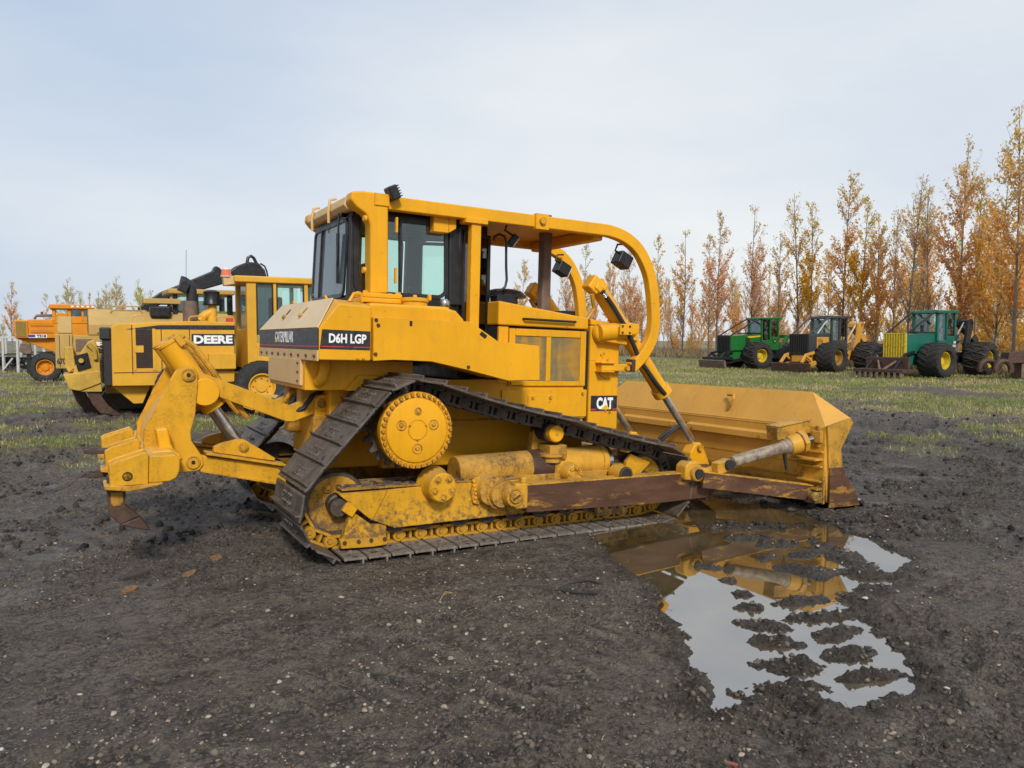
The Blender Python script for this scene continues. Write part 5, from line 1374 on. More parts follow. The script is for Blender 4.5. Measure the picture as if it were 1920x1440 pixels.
MB().prism_z([(4.05, -.32), (4.05, .32), (4.40, .2), (4.40, -.2)], .24, .50).build('centre_pivot', YW, dz, .01)

# --- blade
BT = R(-.55)
EP = [(4.436,1.027),(4.790,1.105),(4.865,1.056),(4.671,0.770),(4.712,0.564),(4.940,0.255),(5.002,0.161),(4.538,0.156),(4.483,0.577)]
bl = MB()
W_ = 2.075
front = [(4.93, .17), (4.80, .36), (4.71, .56), (4.68, .77), (4.74, .93), (4.86, 1.06)]
back = [(4.79, 1.09), (4.45, 1.015), (4.45, .60), (4.50, .19)]
bl.prism(front+back, -W_, W_)
bl = bl.build('blade', M['yellow_blade'], dz, .008)
bl.rotation_euler = (BT, 0, 0); bl.location = (0, 0, .0)
def bpart(mb, name, mat, bev=0, **k): return mb.build(name, mat, bl, bev, **k)
# spill guard along the top
v = [(4.445, 2.07, 1.005), (4.70, 1.68, 1.372), (4.70, -1.68, 1.372), (4.445, -2.07, 1.005), (4.805, -2.10, 1.105), (4.805, 2.10, 1.105), (4.445, 1.68, .985), (4.445, -1.68, .985)]
th = Vector((.028, 0, -.018))
vv = [Vector(p) for p in v]+[Vector(p)+th for p in v]
ff = [(6, 1, 2, 7), (7, 2, 3), (2, 4, 3), (0, 1, 6), (0, 5, 1)]
ff2 = ff+[tuple(i+8 for i in reversed(f)) for f in ff]+[(1, 9, 10, 2), (2, 10, 12, 4), (4, 12, 11, 3), (0, 8, 13, 5), (5, 13, 9, 1), (7, 3, 11, 15), (6, 7, 15, 14), (0, 6, 14, 8)]
bpart(MB().add(vv, ff2), 'spill_guard', M['yellow_blade'])
lg = bpart(MB().prism([(4.38, .80), (4.38, .875), (4.46, .90), (4.46, .80)], -1.36, .02).prism([(4.38, .80), (4.38, .875), (4.46, .90), (4.46, .80)], .20, 1.36), 'hose_channel', M['yellow_blade'], .006)
MB().bolts([(4.38, y, .835) for y in (-1.22, -.10, .30, 1.2)], (-1, 0, 0), .018).build('bolts', YW, lg)
bpart(MB().box(4.40, 4.455, .03, .19, .79, .88), 'channel_gap', M['dark'])
for sg in (-1, 1):
    a, b = min(sg*2.075, sg*2.10), max(sg*2.075, sg*2.10)
    bpart(MB().prism(EP, a, b), 'end_plate', YG, .006)
    bpart(MB().prism([(4.49, .145), (4.485, .575), (4.70, .575), (4.735, .50), (4.94, .25), (5.00, .135)], min(sg*2.099, sg*2.118), max(sg*2.099, sg*2.118)), 'end_bit', M['rust'] if sg > 0 else M['arm'], .006)
    bpart(MB().box(4.435, 4.47, min(sg*1.72, sg*2.07), max(sg*1.72, sg*2.07), .18, 1.0), 'end_backing', YW, .004)
    for z, w in ((.66, .14), (.58, .05), (.42, .05), (.34, .09), (.74, .04)):
        bpart(MB().box(4.44-w, 4.45, min(sg*1.74, sg*2.06), max(sg*1.74, sg*2.06), z-.012, z+.012), 'backing_rib', YW, .006)
    bpart(MB().obox((4.40, sg*1.99, .25), (.14, .14, .12)).cyl((4.32, sg*2.03, .27), (4.32, sg*2.08, .27), .05), 'brace_lug', YG, .01)
    bb = bpart(MB().bar((3.97, sg*1.76, .93), (4.44, sg*1.80, 1.0), .16, .14, (0, 0, 1)), 'strut_shield', YG, .006)
    MB().bar((3.965, sg*1.76, 1.006), (4.445, sg*1.80, 1.076), .19, .012).build('shield_plate', YW, bb, .003)
for z in (.60, .44, .36):
    bpart(MB().box(4.447, 4.458+.2*(z < .6)*(.0), -1.72, 1.72, z-.006, z+.006), 'weld_seam', YW)
# cutting edge in three pieces
for y0, y1 in ((-2.07, -.70), (-.69, .69), (.70, 2.07)):
    bpart(MB().prism([(4.86, .27), (4.89, .29), (5.16, .085), (5.13, .06)], y0, y1), 'cutting_edge', M['rust'], .003)
bpart(MB().prism([(5.00, .21), (5.165, .085), (5.13, .06), (4.97, .19)], -2.13, -2.07), 'edge_tip', M['bright'])
# hook-shaped handle on the spill guard
HK = [(4.56, -.62, 1.14), (4.545, -.66, 1.16), (4.56, -.68, 1.23), (4.585, -.66, 1.28), (4.60, -.55, 1.31), (4.60, -.50, 1.30)]
bpart(MB().tube([(4.50, -.60, 1.10)]+[(p[0]-.06, p[1], p[2]) for p in HK[1:4]]+[(4.575, -.52, 1.275)], .018, 8), 'hook', YW)
bpart(MB().tube([(4.42, .11, .84), (4.30, .12, .83), (4.20, .16, .76), (4.10, .22, .66)], .022, 8).tube([(4.42, .09, .84), (4.30, .08, .82), (4.20, .12, .74), (4.10, .18, .63)], .022, 8), 'hydraulic_hose', M['hose'])

# --- ripper
PL = [(-1.722,1.560),(-1.655,1.552),(-1.624,1.500),(-1.620,1.401),(-1.639,1.137),(-1.675,0.986),(-1.668,0.913),(-1.578,0.770),(-1.568,0.703),(-1.605,0.652),(-1.745,0.640),(-1.954,0.651),(-2.042,0.837),(-2.040,1.010),(-1.974,1.144),(-1.911,1.298),(-1.805,1.505),(-1.764,1.551)]
for s in (-1, 1):
    rp_ = MB().prism(PL, min(s*.38, s*.42), max(s*.38, s*.42)).build('ripper_plate', YS, dz, .008)
    for px in ((-1.697,-0.420,1.480), (-1.654,-0.420,0.727)):
        MB().lathe((px[0], s*.415, px[2]), (0, s, 0), [(0, .058), (.02, .058), (.022, .046), (.016, .044), (.018, .03), (.016, .02), (.02, 0)], 24).build('pin_boss', YW, rp_, .002)
        MB().cyl((px[0], s*.43, px[2]), (px[0], s*.438, px[2]), .016).build('pin_bolt', M['dark'], rp_)
    UL = [(-1.642,1.534),(-1.611,1.511),(-1.416,1.432),(-0.814,1.202),(-0.604,1.293),(-0.546,1.299),(-0.473,1.256),(-0.472,1.183),(-0.530,1.148),(-0.784,1.053),(-0.854,1.055),(-1.622,1.356),(-1.678,1.398)]
    MB().prism(UL, min(s*.29, s*.37), max(s*.29, s*.37)).build('upper_link', YS, dz, .008)
    ub = MB().prism([(-0.597,1.259),(-0.555,1.299),(-0.336,1.318),(-0.333,1.155),(-0.552,1.148),(-0.603,1.188)], min(s*.24, s*.41), max(s*.24, s*.41)).build('link_bracket', Yw, dz, .01)
    pk = (-0.538,-0.420,1.224)
    MB().lathe((pk[0], s*.405, pk[2]), (0, s, 0), [(0, .045), (.015, .045), (.017, .036), (.012, .034), (.014, .02), (.01, .014), (.012, 0)], 20).build('pin_boss', YW, ub)
    LLk = [(-1.664,0.765),(-1.590,0.778),(-0.855,0.645),(-0.853,0.473),(-0.908,0.474),(-1.589,0.638),(-1.664,0.685)]
    ll = MB().prism(LLk, min(s*.30, s*.40), max(s*.30, s*.40)).build('lower_link', YS, dz, .008)
    MB().prism([(-1.553,0.810),(-0.865,0.671),(-0.865,0.649),(-1.553,0.787)], min(s*.26, s*.45), max(s*.26, s*.45)).build('link_flange', YS, ll, .005)
    MB().prism([(-1.595,0.654),(-0.924,0.498),(-0.924,0.479),(-1.595,0.637)], min(s*.28, s*.42), max(s*.28, s*.42)).build('link_flange', YS, ll, .004)
    LG = [(-1.484,0.797),(-1.478,0.844),(-1.415,0.872),(-1.274,0.904),(-1.222,0.902),(-0.952,0.725),(-0.955,0.697),(-1.478,0.799)]
    lgp = MB().prism(LG, min(s*.30, s*.38), max(s*.30, s*.38)).build('cylinder_lug', YS, ll, .01)
    pk = (-1.230,-0.400,0.838)
    MB().lathe((pk[0], s*.38, pk[2]), (0, s, 0), [(0, .045), (.015, .045), (.017, .034), (.012, .032), (.014, .018), (.01, .014), (.012, 0)], 20).build('pin_boss', YW, lgp)
    T0 = Vector((-1.847,-0.220,1.762)); T1 = Vector((-1.435,-0.220,1.199)); T2 = Vector((-1.241,-0.220,0.861))
    for q in (T0, T1, T2): q.y = s*.22
    T1 = T0+(T2-T0).normalized()*(T1-T0).length
    d = (T2-T0).normalized()
    rc_ = MB().cyl(T0, T1, .098, .098, 28).cyl(T0-d*.0, T0+d*.03, .104, .104, 28).cyl(T1-d*.10, T1+d*.01, .108, .108, 28).build('ripper_cylinder', Yw, dz, .006)
    MB().cyl(T1, T2, .043, .043, 16).build('cylinder_rod', M['chrome'], rc_)
    MB().cyl(T0+d*.52+Vector((0, -s*.16, 0)), T0+d*.52+Vector((0, s*.18, 0)), .12, .12, 28).build('trunnion', Yw, rc_, .01)
    # flanged ports with pipes
    p1 = T0+d*.06+Vector((.06, -.06, .06))
    MB().obox(p1, (.10, .10, .06), Matrix.Rotation(R(52), 3, 'Y')).bolts([p1+Vector((.02*a, .03*b, .03)) for a in (-1, 1) for b in (-1, 1)], (.6, 0, .8), .014, .02).build('port_flange', YW, rc_, .006)
    MB().tube([p1+Vector((.02, 0, .03)), p1+d*.12+Vector((.05, -.02, .05)), p1+d*.35+Vector((.06, -.02, .05)), p1+d*.62+Vector((.06, 0, .05)), p1+d*.85+Vector((.10, .02, .02))], .025, 8).build('hydraulic_pipe', YW, rc_)
# plates between, rear mast cover and the gusset stubs
MB().prism([(-1.82, 1.1), (-1.74, 1.45), (-1.62, 1.42), (-1.66, .95), (-1.86, .85)], -.10, .10).build('mast_web', Yw, dz, .01)
MB().prism([(-2.02, .86), (-2.00, 1.05), (-1.86, 1.28), (-1.80, 1.28), (-1.80, .86)], -.375, .375).build('mast_back', Yw, dz, .01)
beam = MB().prism([(-2.052,0.854),(-2.017,0.873),(-1.853,0.875),(-1.818,0.843),(-1.822,0.746),(-1.846,0.687),(-1.896,0.666),(-2.048,0.660)], -.95, .95).build('ripper_beam', YS, dz, .012, seg=3)
MB().prism([(-2.052,0.854),(-2.017,0.873),(-1.853,0.875),(-1.818,0.843),(-1.822,0.746),(-1.846,0.687),(-1.896,0.666),(-2.048,0.660)], -.985, -.952).build('beam_cap', YS, beam, .012, seg=3)
for s in (-1, 1):
    gs = [(-1.967,1.041),(-1.874,1.051),(-1.850,0.922),(-1.802,0.817),(-1.931,0.823)]
    MB().prism(gs, min(s*.43, s*.62), max(s*.43, s*.62)).build('gusset', Yw, dz, .02, seg=3)
    MB().prism([(p[0], p[1]) for p in [(-2.065,0.823),(-2.008,0.884),(-1.869,0.891),(-1.797,0.850),(-1.773,0.797)]], min(s*.42, s*.8), max(s*.42, s*.8)).build('beam_fillet', Yw, beam, .02)
PK = [(-2.322,0.815),(-2.276,0.841),(-2.067,0.909),(-2.045,0.886),(-2.048,0.655),(-2.311,0.652)]
PKB = [(-2.352,0.661),(-2.337,0.667),(-2.187,0.652),(-1.947,0.666),(-1.945,0.652),(-2.182,0.613),(-2.349,0.636)]
hole = (-2.193,-0.990,0.726)
TH = [(-2.329,0.584),(-2.200,0.575),(-2.204,0.492),(-2.099,0.395),(-2.026,0.283),(-2.068,0.287),(-2.240,0.344),(-2.317,0.430)]
for yc in (-.885, 0.0, .885):
    pk = MB()
    for a in (-1, 1): pk.prism(PK, yc+a*.105-.018, yc+a*.105+.018)
    pk.prism([(p[0], p[1]) for p in PK[2:4]]+[(PK[4][0], PK[4][1]+.02), (PK[2][0]-.02, PK[4][1]+.02)], yc-.09, yc+.09)
    pko = pk.build('shank_pocket', YS, dz, .010)
    for a in (-1, 1):
        MB().lathe((hole[0], yc+a*.122, hole[2]), (0, a, 0), [(0, .036), (.004, .036), (.005, .030), (.001, .028), (.001, 0)], 20).build('pin_hole', M['dark'], pko)
    MB().prism(PKB, yc-.15, yc+.15).build('pocket_shoe', YW, pko, .006)
    MB().cyl((hole[0]+.02, yc-.085, hole[2]+.09), (hole[0]+.02, yc+.085, hole[2]+.09), .035).build('cross_pin', YW, pko)
# tow lugs on the middle pocket
for z in (.80, .60):
    tl = []
    for a in np.linspace(R(90), R(270), 10): tl.append((-2.40+.075*math.cos(a), .075*math.sin(a)))
    m = MB(); inner = [(-2.40+.035*math.cos(a), .035*math.sin(a)) for a in np.linspace(0, 2*math.pi, 16, endpoint=False)]
    m.prism_z([(-2.14, -.075)]+[(-2.14, .075)]+tl, z-.018, z+.018)
    t = m.build('tow_lug', M['rust'], dz, .005)
    MB().cyl((-2.40, 0, z-.0195), (-2.40, 0, z+.0195), .038, .038, 18).build('lug_hole', M['dark'], t)
# ripper shank and tooth
sk = MB().prism([(TH[0][0], .72), (TH[1][0], .72)]+TH[1:3]+[TH[3], TH[6], TH[7]]+[TH[0]], -.93, -.83).build('ripper_shank', M['rust'], dz, .008)
MB().prism([TH[3], TH[4], TH[5], TH[6]], -.945, -.815).build('ripper_tooth', M['rust'], sk, .01)
MB().prism([(TH[0][0]+.025, .60), (TH[1][0]-.02, .60), (TH[1][0]-.02, .52), (TH[1][0]-.035, .49), (TH[0][0]+.045, .49), (TH[0][0]+.025, .52)], -.936, -.93).build('wear_patch', YG, sk)
# hoses behind the rear case
for k in range(4):
    MB().tube([(-.45, -.30+.12*k, 1.38), (-.62-.04*k, -.36+.12*k, 1.28), (-.70-.03*k, -.38+.14*k, 1.18), (-.85, -.30+.16*k, 1.10), (-1.02, -.24+.15*k, 1.10)], .024, 8).build('hydraulic_hose', YW if k % 2 else M['hose'], dz)
for bx_ in ((-.72, -.50, -.33, -.18, 1.12, 1.36), (-.72, -.5, .1, .3, .9, 1.36), (-.62, -.5, -.42, -.3, .72, 1.1)): MB().box(*bx_).build('valve_block', YG, dz, .02)

# =================================================================== OTHER MACHINES
GY = paint('grader_yellow', (.66, .345, .03), dirt=.22, wear=.0, chip=.45)
TAN = paint('faded_tan_yellow', (.47, .30, .080), dirt=.5, wear=.0, chip=.5, rough=.6, fade=((.42, .30, .12), .5))
TANR = paint('ripper_yellow', (.58, .36, .06), dirt=.5, wear=.0, chip=.7, grease=.35)
ORG = paint('scraper_orange', (.66, .235, .010), dirt=.2, wear=.0, chip=.3)
GRN = paint('forest_green', (.010, .125, .022), dirt=.2, wear=.0, chip=.2, dirt_col=(.10, .09, .06), rough=.3)
TEAL = paint('teal_green', (.008, .115, .078), dirt=.2, wear=.0, chip=.2, dirt_col=(.10, .10, .08), rough=.3)
SKY_ = paint('skidder_yellow', (.60, .30, .04), dirt=.3, wear=.0, chip=.4)
GREY = simple('grey_cab_paint', (.040, .044, .048), .45, var=.25)
RIMY = simple('rim_yellow', (.58, .42, .02), .5, var=.2, dirt=((.12, .08, .04), .4))
RIMO = simple('rim_dull_yellow', (.36, .20, .03), .6, var=.3, dirt=((.06, .04, .02), .7))
OLIVE = simple('radiator_screen', (.22, .14, .02), .7, var=.3, scale=30)
WHT = simple('white_steel', (.46, .46, .45), .5, var=.15, dirt=((.25, .20, .15), .4))
SLAT = simple('louvre_black', (.016, .013, .012), .55, var=.3)
def off(mb, L):
    mb.v = [(v[0]-L[0], v[1]-L[1], v[2]-L[2]) for v in mb.v]; return mb

def wheel(parent, c, rad, wid, rimr, tm, rm, lug=0, side=1, chains=False, name='wheel', yaw_=0):
    """tyre with tread lugs; the dished rim is a sub-part. axis along y, 'side' is the outer direction"""
    m = MB(); w = wid/2; s = side
    m.lathe(c, (0, s, 0), [(-w*.72, rimr), (-w*.96, rimr+.10*rad), (-w, rad*.80), (-w*.88, rad*.93), (-w*.6, rad*.965), (w*.6, rad*.965), (w*.88, rad*.93), (w, rad*.80), (w*.96, rimr+.10*rad), (w*.72, rimr)], 40, False)
    c = Vector(c)
    if lug:
        for k in range(lug):
            for h in (-1, 1):
                a = 2*math.pi*(k+(.5 if h > 0 else 0))/lug
                prev = None; vv = []; ff = []
                for j in range(4):
                    q = j/3; yy = h*w*(.02+.95*q); aa = a+.34*q*(18/lug)
                    r = rad*(1.0 if q < .9 else .93); r0 = rad*.93 if q < .9 else rad*.86
                    d = Vector((math.cos(aa), 0, math.sin(aa))); tg = Vector((-math.sin(aa), 0, math.cos(aa)))*rad*.062*(18/lug)
                    for rr2, sg in ((r0, -1), (r0, 1), (r, .7), (r, -.7)):
                        vv.append(c+d*rr2+tg*sg+Vector((0, yy, 0)))
                for j in range(3):
                    o = j*4; ff += [(o+i, o+(i+1) % 4, o+4+(i+1) % 4, o+4+i) for i in range(4)]
                ff += [(0, 1, 2, 3), (15, 14, 13, 12)]
                m.add(vv, ff)
    o = m.build(name, tm, parent, 0, 40)
    r = MB().lathe(c, (0, s, 0), [(-w*.3, .0), (-w*.3, rimr*.9), (w*.66, rimr*.97), (w*.74, rimr*1.03), (w*.74, rimr*.93), (w*.25, rimr*.82), (w*.18, rimr*.45), (w*.38, rimr*.42), (w*.40, rimr*.2), (w*.40, 0)], 28)
    r.build('rim', rm, o, 0, 30)
    MB().bolts([c+Vector((rimr*.62*math.cos(a), s*w*.22, rimr*.62*math.sin(a))) for a in np.linspace(0, 2*math.pi, 8, endpoint=False)], (0, s, 0), rimr*.05, .03).build('wheel_nuts', M['roller'], o)
    if chains:
        ch = MB()
        for k in range(13):
            a = 2*math.pi*k/13
            for h in (-1, 1):
                P = [c+Vector((math.cos(a+h*.18*q)*rad*(1.02 if abs(q) < .95 else .9), w*q, math.sin(a+h*.18*q)*rad*(1.02 if abs(q) < .95 else .9))) for q in np.linspace(-1, 1, 8)]
                ch.tube(P, .022, 4)
        ch.build('tyre_chain', M['roller'], o)
    return o

# ------------------------------------------------------------------ motor grader behind the ripper
L = (0.4, 13.2, 0.0); Y0 = 12.6
gr = thing('motor_grader', 'yellow motor grader with black slatted tail and bold white-on-black name on its side', 'grader', L)
def g(mb, name, mat, par=None, bev=0, **k): return off(mb, L).build(name, mat, par or gr, bev, **k)
HP = [(-1.747,2.143),(-1.591,2.206),(-0.043,2.287),(0.995,2.273),(0.966,0.780),(-0.859,0.740),(-1.751,0.754)]
g(MB().prism(HP, Y0, 13.85), 'engine_hood', GY, None, .02)
hx = HP[0][0]
lo = g(MB().box(hx-.16, hx+.0, 12.66, 13.80, .78, 2.10), 'radiator_frame', SLAT)
for k in range(26):
    z = .82+.0455*k
    g(MB().hexa([(hx-.21, 12.68, z), (hx-.21, 13.78, z), (hx-.14, 13.78, z+.012), (hx-.14, 12.68, z+.012)], [(hx-.21, 12.68, z+.014), (hx-.21, 13.78, z+.014), (hx-.14, 13.78, z+.026), (hx-.14, 12.68, z+.026)]), 'slat', SLAT, lo)
g(MB().box(hx-.24, hx-.02, 12.60, 12.80, 1.84, 2.12), 'tail_lamp', M['hose'], None, .03)
VP_ = [(-1.237,2.072),(-0.884,2.074),(-0.895,1.162),(-1.249,1.168)]
vent = g(MB().box(VP_[0][0], VP_[1][0], Y0-.012, Y0+.02, VP_[3][1], VP_[0][1]), 'vent_panel', M['rust'])
for k in range(24):
    z = VP_[3][1]+(VP_[0][1]-VP_[3][1])*(k+.3)/24
    g(MB().box(VP_[0][0]+.01, VP_[1][0]-.01, Y0-.024, Y0-.010, z, z+.018), 'louvre', SLAT, vent)
DR = [(-1.293,2.097),(-0.814,2.100),(-0.838,1.110),(-1.318,1.119)]
for (a, b, c_, d) in ((DR[0][0], VP_[0][0]-.005, DR[2][1], DR[0][1]), (VP_[1][0]+.005, DR[1][0], DR[2][1], DR[0][1])):
    g(MB().box(a, b, Y0-.016, Y0+.01, c_, d), 'door_frame', GY)
LT_ = [(-1.269,1.696),(-1.076,1.695),(-1.081,1.531),(-1.273,1.533)]
g(MB().box(LT_[0][0], LT_[1][0], Y0-.034, Y0-.01, LT_[2][1], LT_[0][1]), 'door_latch', GY, None, .006)
ST = [(-1.450,2.083),(-0.708,2.183),(0.994,2.193),(0.991,2.080),(-0.710,2.082),(-1.282,2.072)]
g(MB().prism(ST, Y0-.006, Y0+.004), 'stripe', M['decal_black'])
for u_ in [(-1.318,1.546),(-0.688,1.541),(-0.060,1.536)]: g(MB().box(u_[0]-.008, u_[0]+.008, Y0-.009, Y0+.004, 1.02, 2.18), 'panel_seam', SLAT)
g(MB().box(hx+.03, HP[3][0], Y0-.008, Y0+.004, 1.055, 1.072), 'panel_seam', SLAT)
NP = [(-0.014,1.977),(0.989,1.967),(0.984,1.688),(-0.020,1.717)]
g(MB().box(NP[0][0], NP[1][0]-.01, Y0-.008, Y0+.004, NP[2][1], NP[0][1]), 'name_panel', M['decal_black'])
t_ = text_part('lettering', 'DEERE', M['white'], gr, (NP[0][0]+.045-L[0], Y0-.009-L[1], NP[2][1]+.05), (1, 0, 0), (0, 0, 1), NP[1][0]-NP[0][0]-.10, NP[0][1]-NP[2][1]-.085, .003, .045)
BX = [(0.353,1.493),(0.979,1.461),(0.972,1.114),(0.346,1.139)]
g(MB().box(BX[0][0], BX[1][0], Y0-.16, Y0, BX[2][1], BX[0][1]), 'tool_box', GY, None, .012)
EX = [(0.017,2.287),(0.028,2.766),(0.021,3.023),(-0.095,3.174),(-0.214,3.208)]
g(MB().cyl((EX[0][0], 13.0, EX[0][1]-.1), (EX[0][0], 13.0, EX[1][1]+.02), .175, .172, 24), 'muffler', M['exhaust'])
g(MB().tube([(EX[1][0]+.03, 13.0, EX[1][1]), (EX[1][0]+.03, 13.0, EX[1][1]+.28), (EX[1][0]-.02, 13.0, EX[1][1]+.42), (EX[1][0]-.14, 13.0, EX[1][1]+.50), (EX[1][0]-.22, 13.0, EX[1][1]+.52)], .125, 14), 'exhaust_elbow', M['hose'])
g(MB().obox((EX[1][0]-.16, 12.9, EX[1][1]+.36), (.22, .2, .26), Matrix.Rotation(R(25), 3, 'Y')), 'work_lamp', BK, None, .02)
PCn = [(0.531,2.294),(0.540,2.713),(0.523,3.104)]
g(MB().tube([(PCn[0][0], 13.05, PCn[0][1]-.05), (PCn[0][0]+.02, 13.05, PCn[1][1]+.02)], [.13, .10], 16).tube([(PCn[0][0]-.30, 13.05, PCn[0][1]+.02), (PCn[0][0]-.16, 13.05, PCn[0][1]+.16), (PCn[0][0], 13.05, PCn[0][1]+.24)], .11, 12), 'intake_neck', GY)
g(MB().lathe((PCn[0][0], 13.05, PCn[1][1]-.02), (0, 0, 1), [(0, .20), (.03, .215), (.10, .20), (.12, .19), (.30, .19), (.34, .20), (.38, .12), (.39, 0)], 24), 'precleaner', BK)
for x0_, x1_ in ((-1.30, -1.0), (-.05, .30), (.56, .98)):
    g(MB().tube([(x0_, 12.72, 2.14), (x0_, 12.70, 2.36), (x0_+.05, 12.70, 2.40), (x1_-.05, 12.70, 2.42), (x1_, 12.70, 2.36), (x1_, 12.72, 2.14)], .018, 6), 'handrail', GY)
g(MB().box(.82, .97, 12.66, 12.80, 2.26, 2.38), 'rear_marker', M['red'], None, .02)
# cab
C0 = [(1.018,3.438),(2.836,3.431),(2.800,1.095),(0.973,1.128),(1.296,3.263),(1.529,3.272),(1.950,3.287),(2.030,3.290),(2.737,3.316),(1.504,1.956),(0.993,2.140)]
xa, xb = C0[0][0], C0[1][0]; zt = C0[0][1]; zb = C0[3][1]
cabg = MB().box(C0[4][0], xb+.25, Y0, 14.2, zb-.02, zb+.62)
cabg.box(C0[4][0], C0[5][0], Y0, Y0+.16, zb+.6, zt-.16).box(C0[4][0], C0[5][0], 14.04, 14.2, zb+.6, zt-.16)
cabg.box(C0[6][0], C0[7][0], Y0, Y0+.07, zb+.6, zt-.16).box(C0[8][0], C0[8][0]+.1, Y0, Y0+.10, zb+.6, zt-.16).box(C0[8][0], C0[8][0]+.1, 14.1, 14.2, zb+.6, zt-.16)
cabg.box(C0[4][0], C0[5][0], Y0+.16, 14.04, zb+.6, zb+.98)
cg = g(cabg, 'cab_frame', GY, None, .012)
g(MB().box(xa-.02, xb+.35, Y0-.05, 14.25, zt-.17, zt-.0), 'cab_roof', GY, None, .04)
g(MB().box(C0[5][0]+.02, C0[6][0]-.02, Y0+.02, Y0+.03, C0[9][1], zt-.18), 'window_pane', M['glass_dark'], cg)
g(MB().box(C0[7][0]+.02, C0[8][0]-.01, Y0+.02, Y0+.03, zb+.62, zt-.18), 'window_pane', M['glass'], cg)
g(MB().box(C0[4][0]+.06, C0[4][0]+.07, Y0+.17, 14.03, zb+.98, zt-.18), 'window_pane', M['glass_rear'], cg)
g(MB().box(C0[5][0], xb+.1, 14.08, 14.09, zb+.62, zt-.18), 'window_pane', M['glass'], cg)
g(MB().box(xb+.18, xb+.19, Y0+.1, 14.1, zb+.62, zt-.18), 'window_pane', M['glass'], cg)
for a, b in ((C0[5][0], C0[6][0]), (C0[7][0], C0[8][0])):
    z0_ = C0[9][1] if a == C0[5][0] else zb+.62
    for q in ((a, a+.03, z0_, zt-.17), (b-.03, b, z0_, zt-.17), (a+.03, b-.03, zt-.21, zt-.17)): g(MB().box(q[0], q[1], Y0-.008, Y0+.03, q[2], q[3]), 'window_seal', BK, cg)
g(MB().box(C0[5][0]+.0, C0[5][0]+.5, Y0-.02, Y0, zb+.06, zb+.58), 'door_panel', GY, cg, .006)
g(MB().box(C0[5][0]+.6, C0[5][0]+1.1, 13.0, 13.6, 1.6, 2.5).box(C0[5][0]+.5, C0[5][0]+.75, 13.0, 13.6, 2.3, 2.95), 'seat', M['hose'], cg, .05)
BC = [(0.842,3.468),(0.846,3.653)]
g(MB().lathe((BC[0][0], 12.75, BC[0][1]-.05), (0, 0, 1), [(0, .13), (.04, .13), (.05, .115), (.17, .105), (.18, 0)], 18), 'beacon_lens', M['orange_lens'])
g(MB().lathe((BC[0][0], 12.75, BC[0][1]-.07), (0, 0, 1), [(0, .135), (.025, .14), (.03, .05)], 18).lathe((BC[0][0], 12.75, BC[0][1]+.115), (0, 0, 1), [(0, .106), (.03, .10), (.04, .0)], 18), 'beacon_base', M['clear_lens'])
BK2 = [(0.756,3.382),(1.100,3.449),(1.095,3.236),(0.777,3.172)]
g(MB().prism(BK2, 12.66, 12.9), 'beacon_bracket', M['yellow_dusty'], None, .02)
AN = [(-0.083,3.225),(-0.064,4.027)]
g(MB().tube([(AN[0][0], 12.8, AN[0][1]), (AN[1][0], 12.8, AN[1][1])], .005, 4), 'aerial', M['hose'])
for u_, s in ([(1.588,0.484)], 0), ([(-0.220,0.287)], 0):
    wheel(gr, (u_[0][0]-L[0], 12.50-L[1], .655), .655, .36, .33, M['tyre'], GY, 26, -1)
    wheel(gr, (u_[0][0]-L[0], 14.4-L[1], .655), .655, .36, .33, M['tyre'], GY, 26, 1)
g(MB().box(-.9, 2.0, 12.75, 13.7, .55, 1.0).prism([(-1.75, .74), (-1.3, .3), (-1.1, .3), (-.9, .78)], 12.9, 13.5), 'rear_frame', GY, None, .02)
g(MB().box(2.0, 6.5, 13.2, 13.6, 1.1, 1.5), 'main_beam', GY, None, .03)
MBD = [(1.0, .42), (1.05, .18), (1.25, .10), (2.3, .06), (2.6, .22), (2.4, .36), (1.6, .50)]
g(MB().prism(MBD, 12.0, 12.08), 'moldboard', TANR, None, .02)
for x in (4.9,):
    wheel(gr, (x-L[0], 12.5-L[1], .655), .655, .36, .33, M['tyre'], GY, 26, -1)

# ------------------------------------------------------------------ tan bulldozer with a big ripper, left of the grader
L = (-1.4, 15.2, 0.0); Y0 = 14.5
td = thing('bulldozer', 'dusty tan bulldozer with a two-shank ripper standing left of the motor grader', 'bulldozer', L)
def g(mb, name, mat, par=None, bev=0, **k): return off(mb, L).build(name, mat, par or td, bev, **k)
A = [(-2.173,2.235),(-0.536,2.335),(-2.155,2.035),(-0.542,2.085),(-2.368,1.128),(-1.741,1.117),(-2.759,1.135),(-2.733,2.032)]
TOPZ = [(-2.346,2.584),(-1.182,2.607)]
xr, xf = A[0][0], A[1][0]+2.0
sec = [(14.5, 1.95), (14.5, 2.22), (15.05, 2.62), (16.05, 2.62), (16.6, 2.22), (16.6, 1.95)]
g(MB().prism_x(sec, xr, xf), 'hood', TAN, None, .02)
g(MB().box(xr-.012, xr, 15.1, 16.0, 2.05, 2.50), 'rear_grille', M['exhaust'])
g(MB().box(A[4][0]-.15, xf, 14.52, 16.58, 1.02, 1.945), 'body', TAN, None, .02)
g(MB().box(A[4][0]-.55, A[4][0]-.16, 14.9, 17.4, 1.10, 1.98), 'tank', TAN, None, .03)
g(MB().prism_x([(15.4, 1.99), (15.4, 2.05), (15.9, 2.45), (17.0, 2.45), (17.4, 1.99)], A[4][0]-.5, A[4][0]-.17), 'tank_top', TAN, None, .02)
for x_ in (A[4][0]-.46, A[4][0]-.24): g(MB().box(x_, x_+.012, 14.893, 14.905, 1.14, 1.95), 'panel_seam', SLAT)
for x_ in (xr+.9, xr+1.9, xr+2.6):
    g(MB().box(x_, x_+.012, 14.492, 14.51, 1.98, 2.20), 'panel_seam', SLAT); g(MB().box(x_, x_+.012, 14.512, 14.53, 1.05, 1.92), 'panel_seam', SLAT)
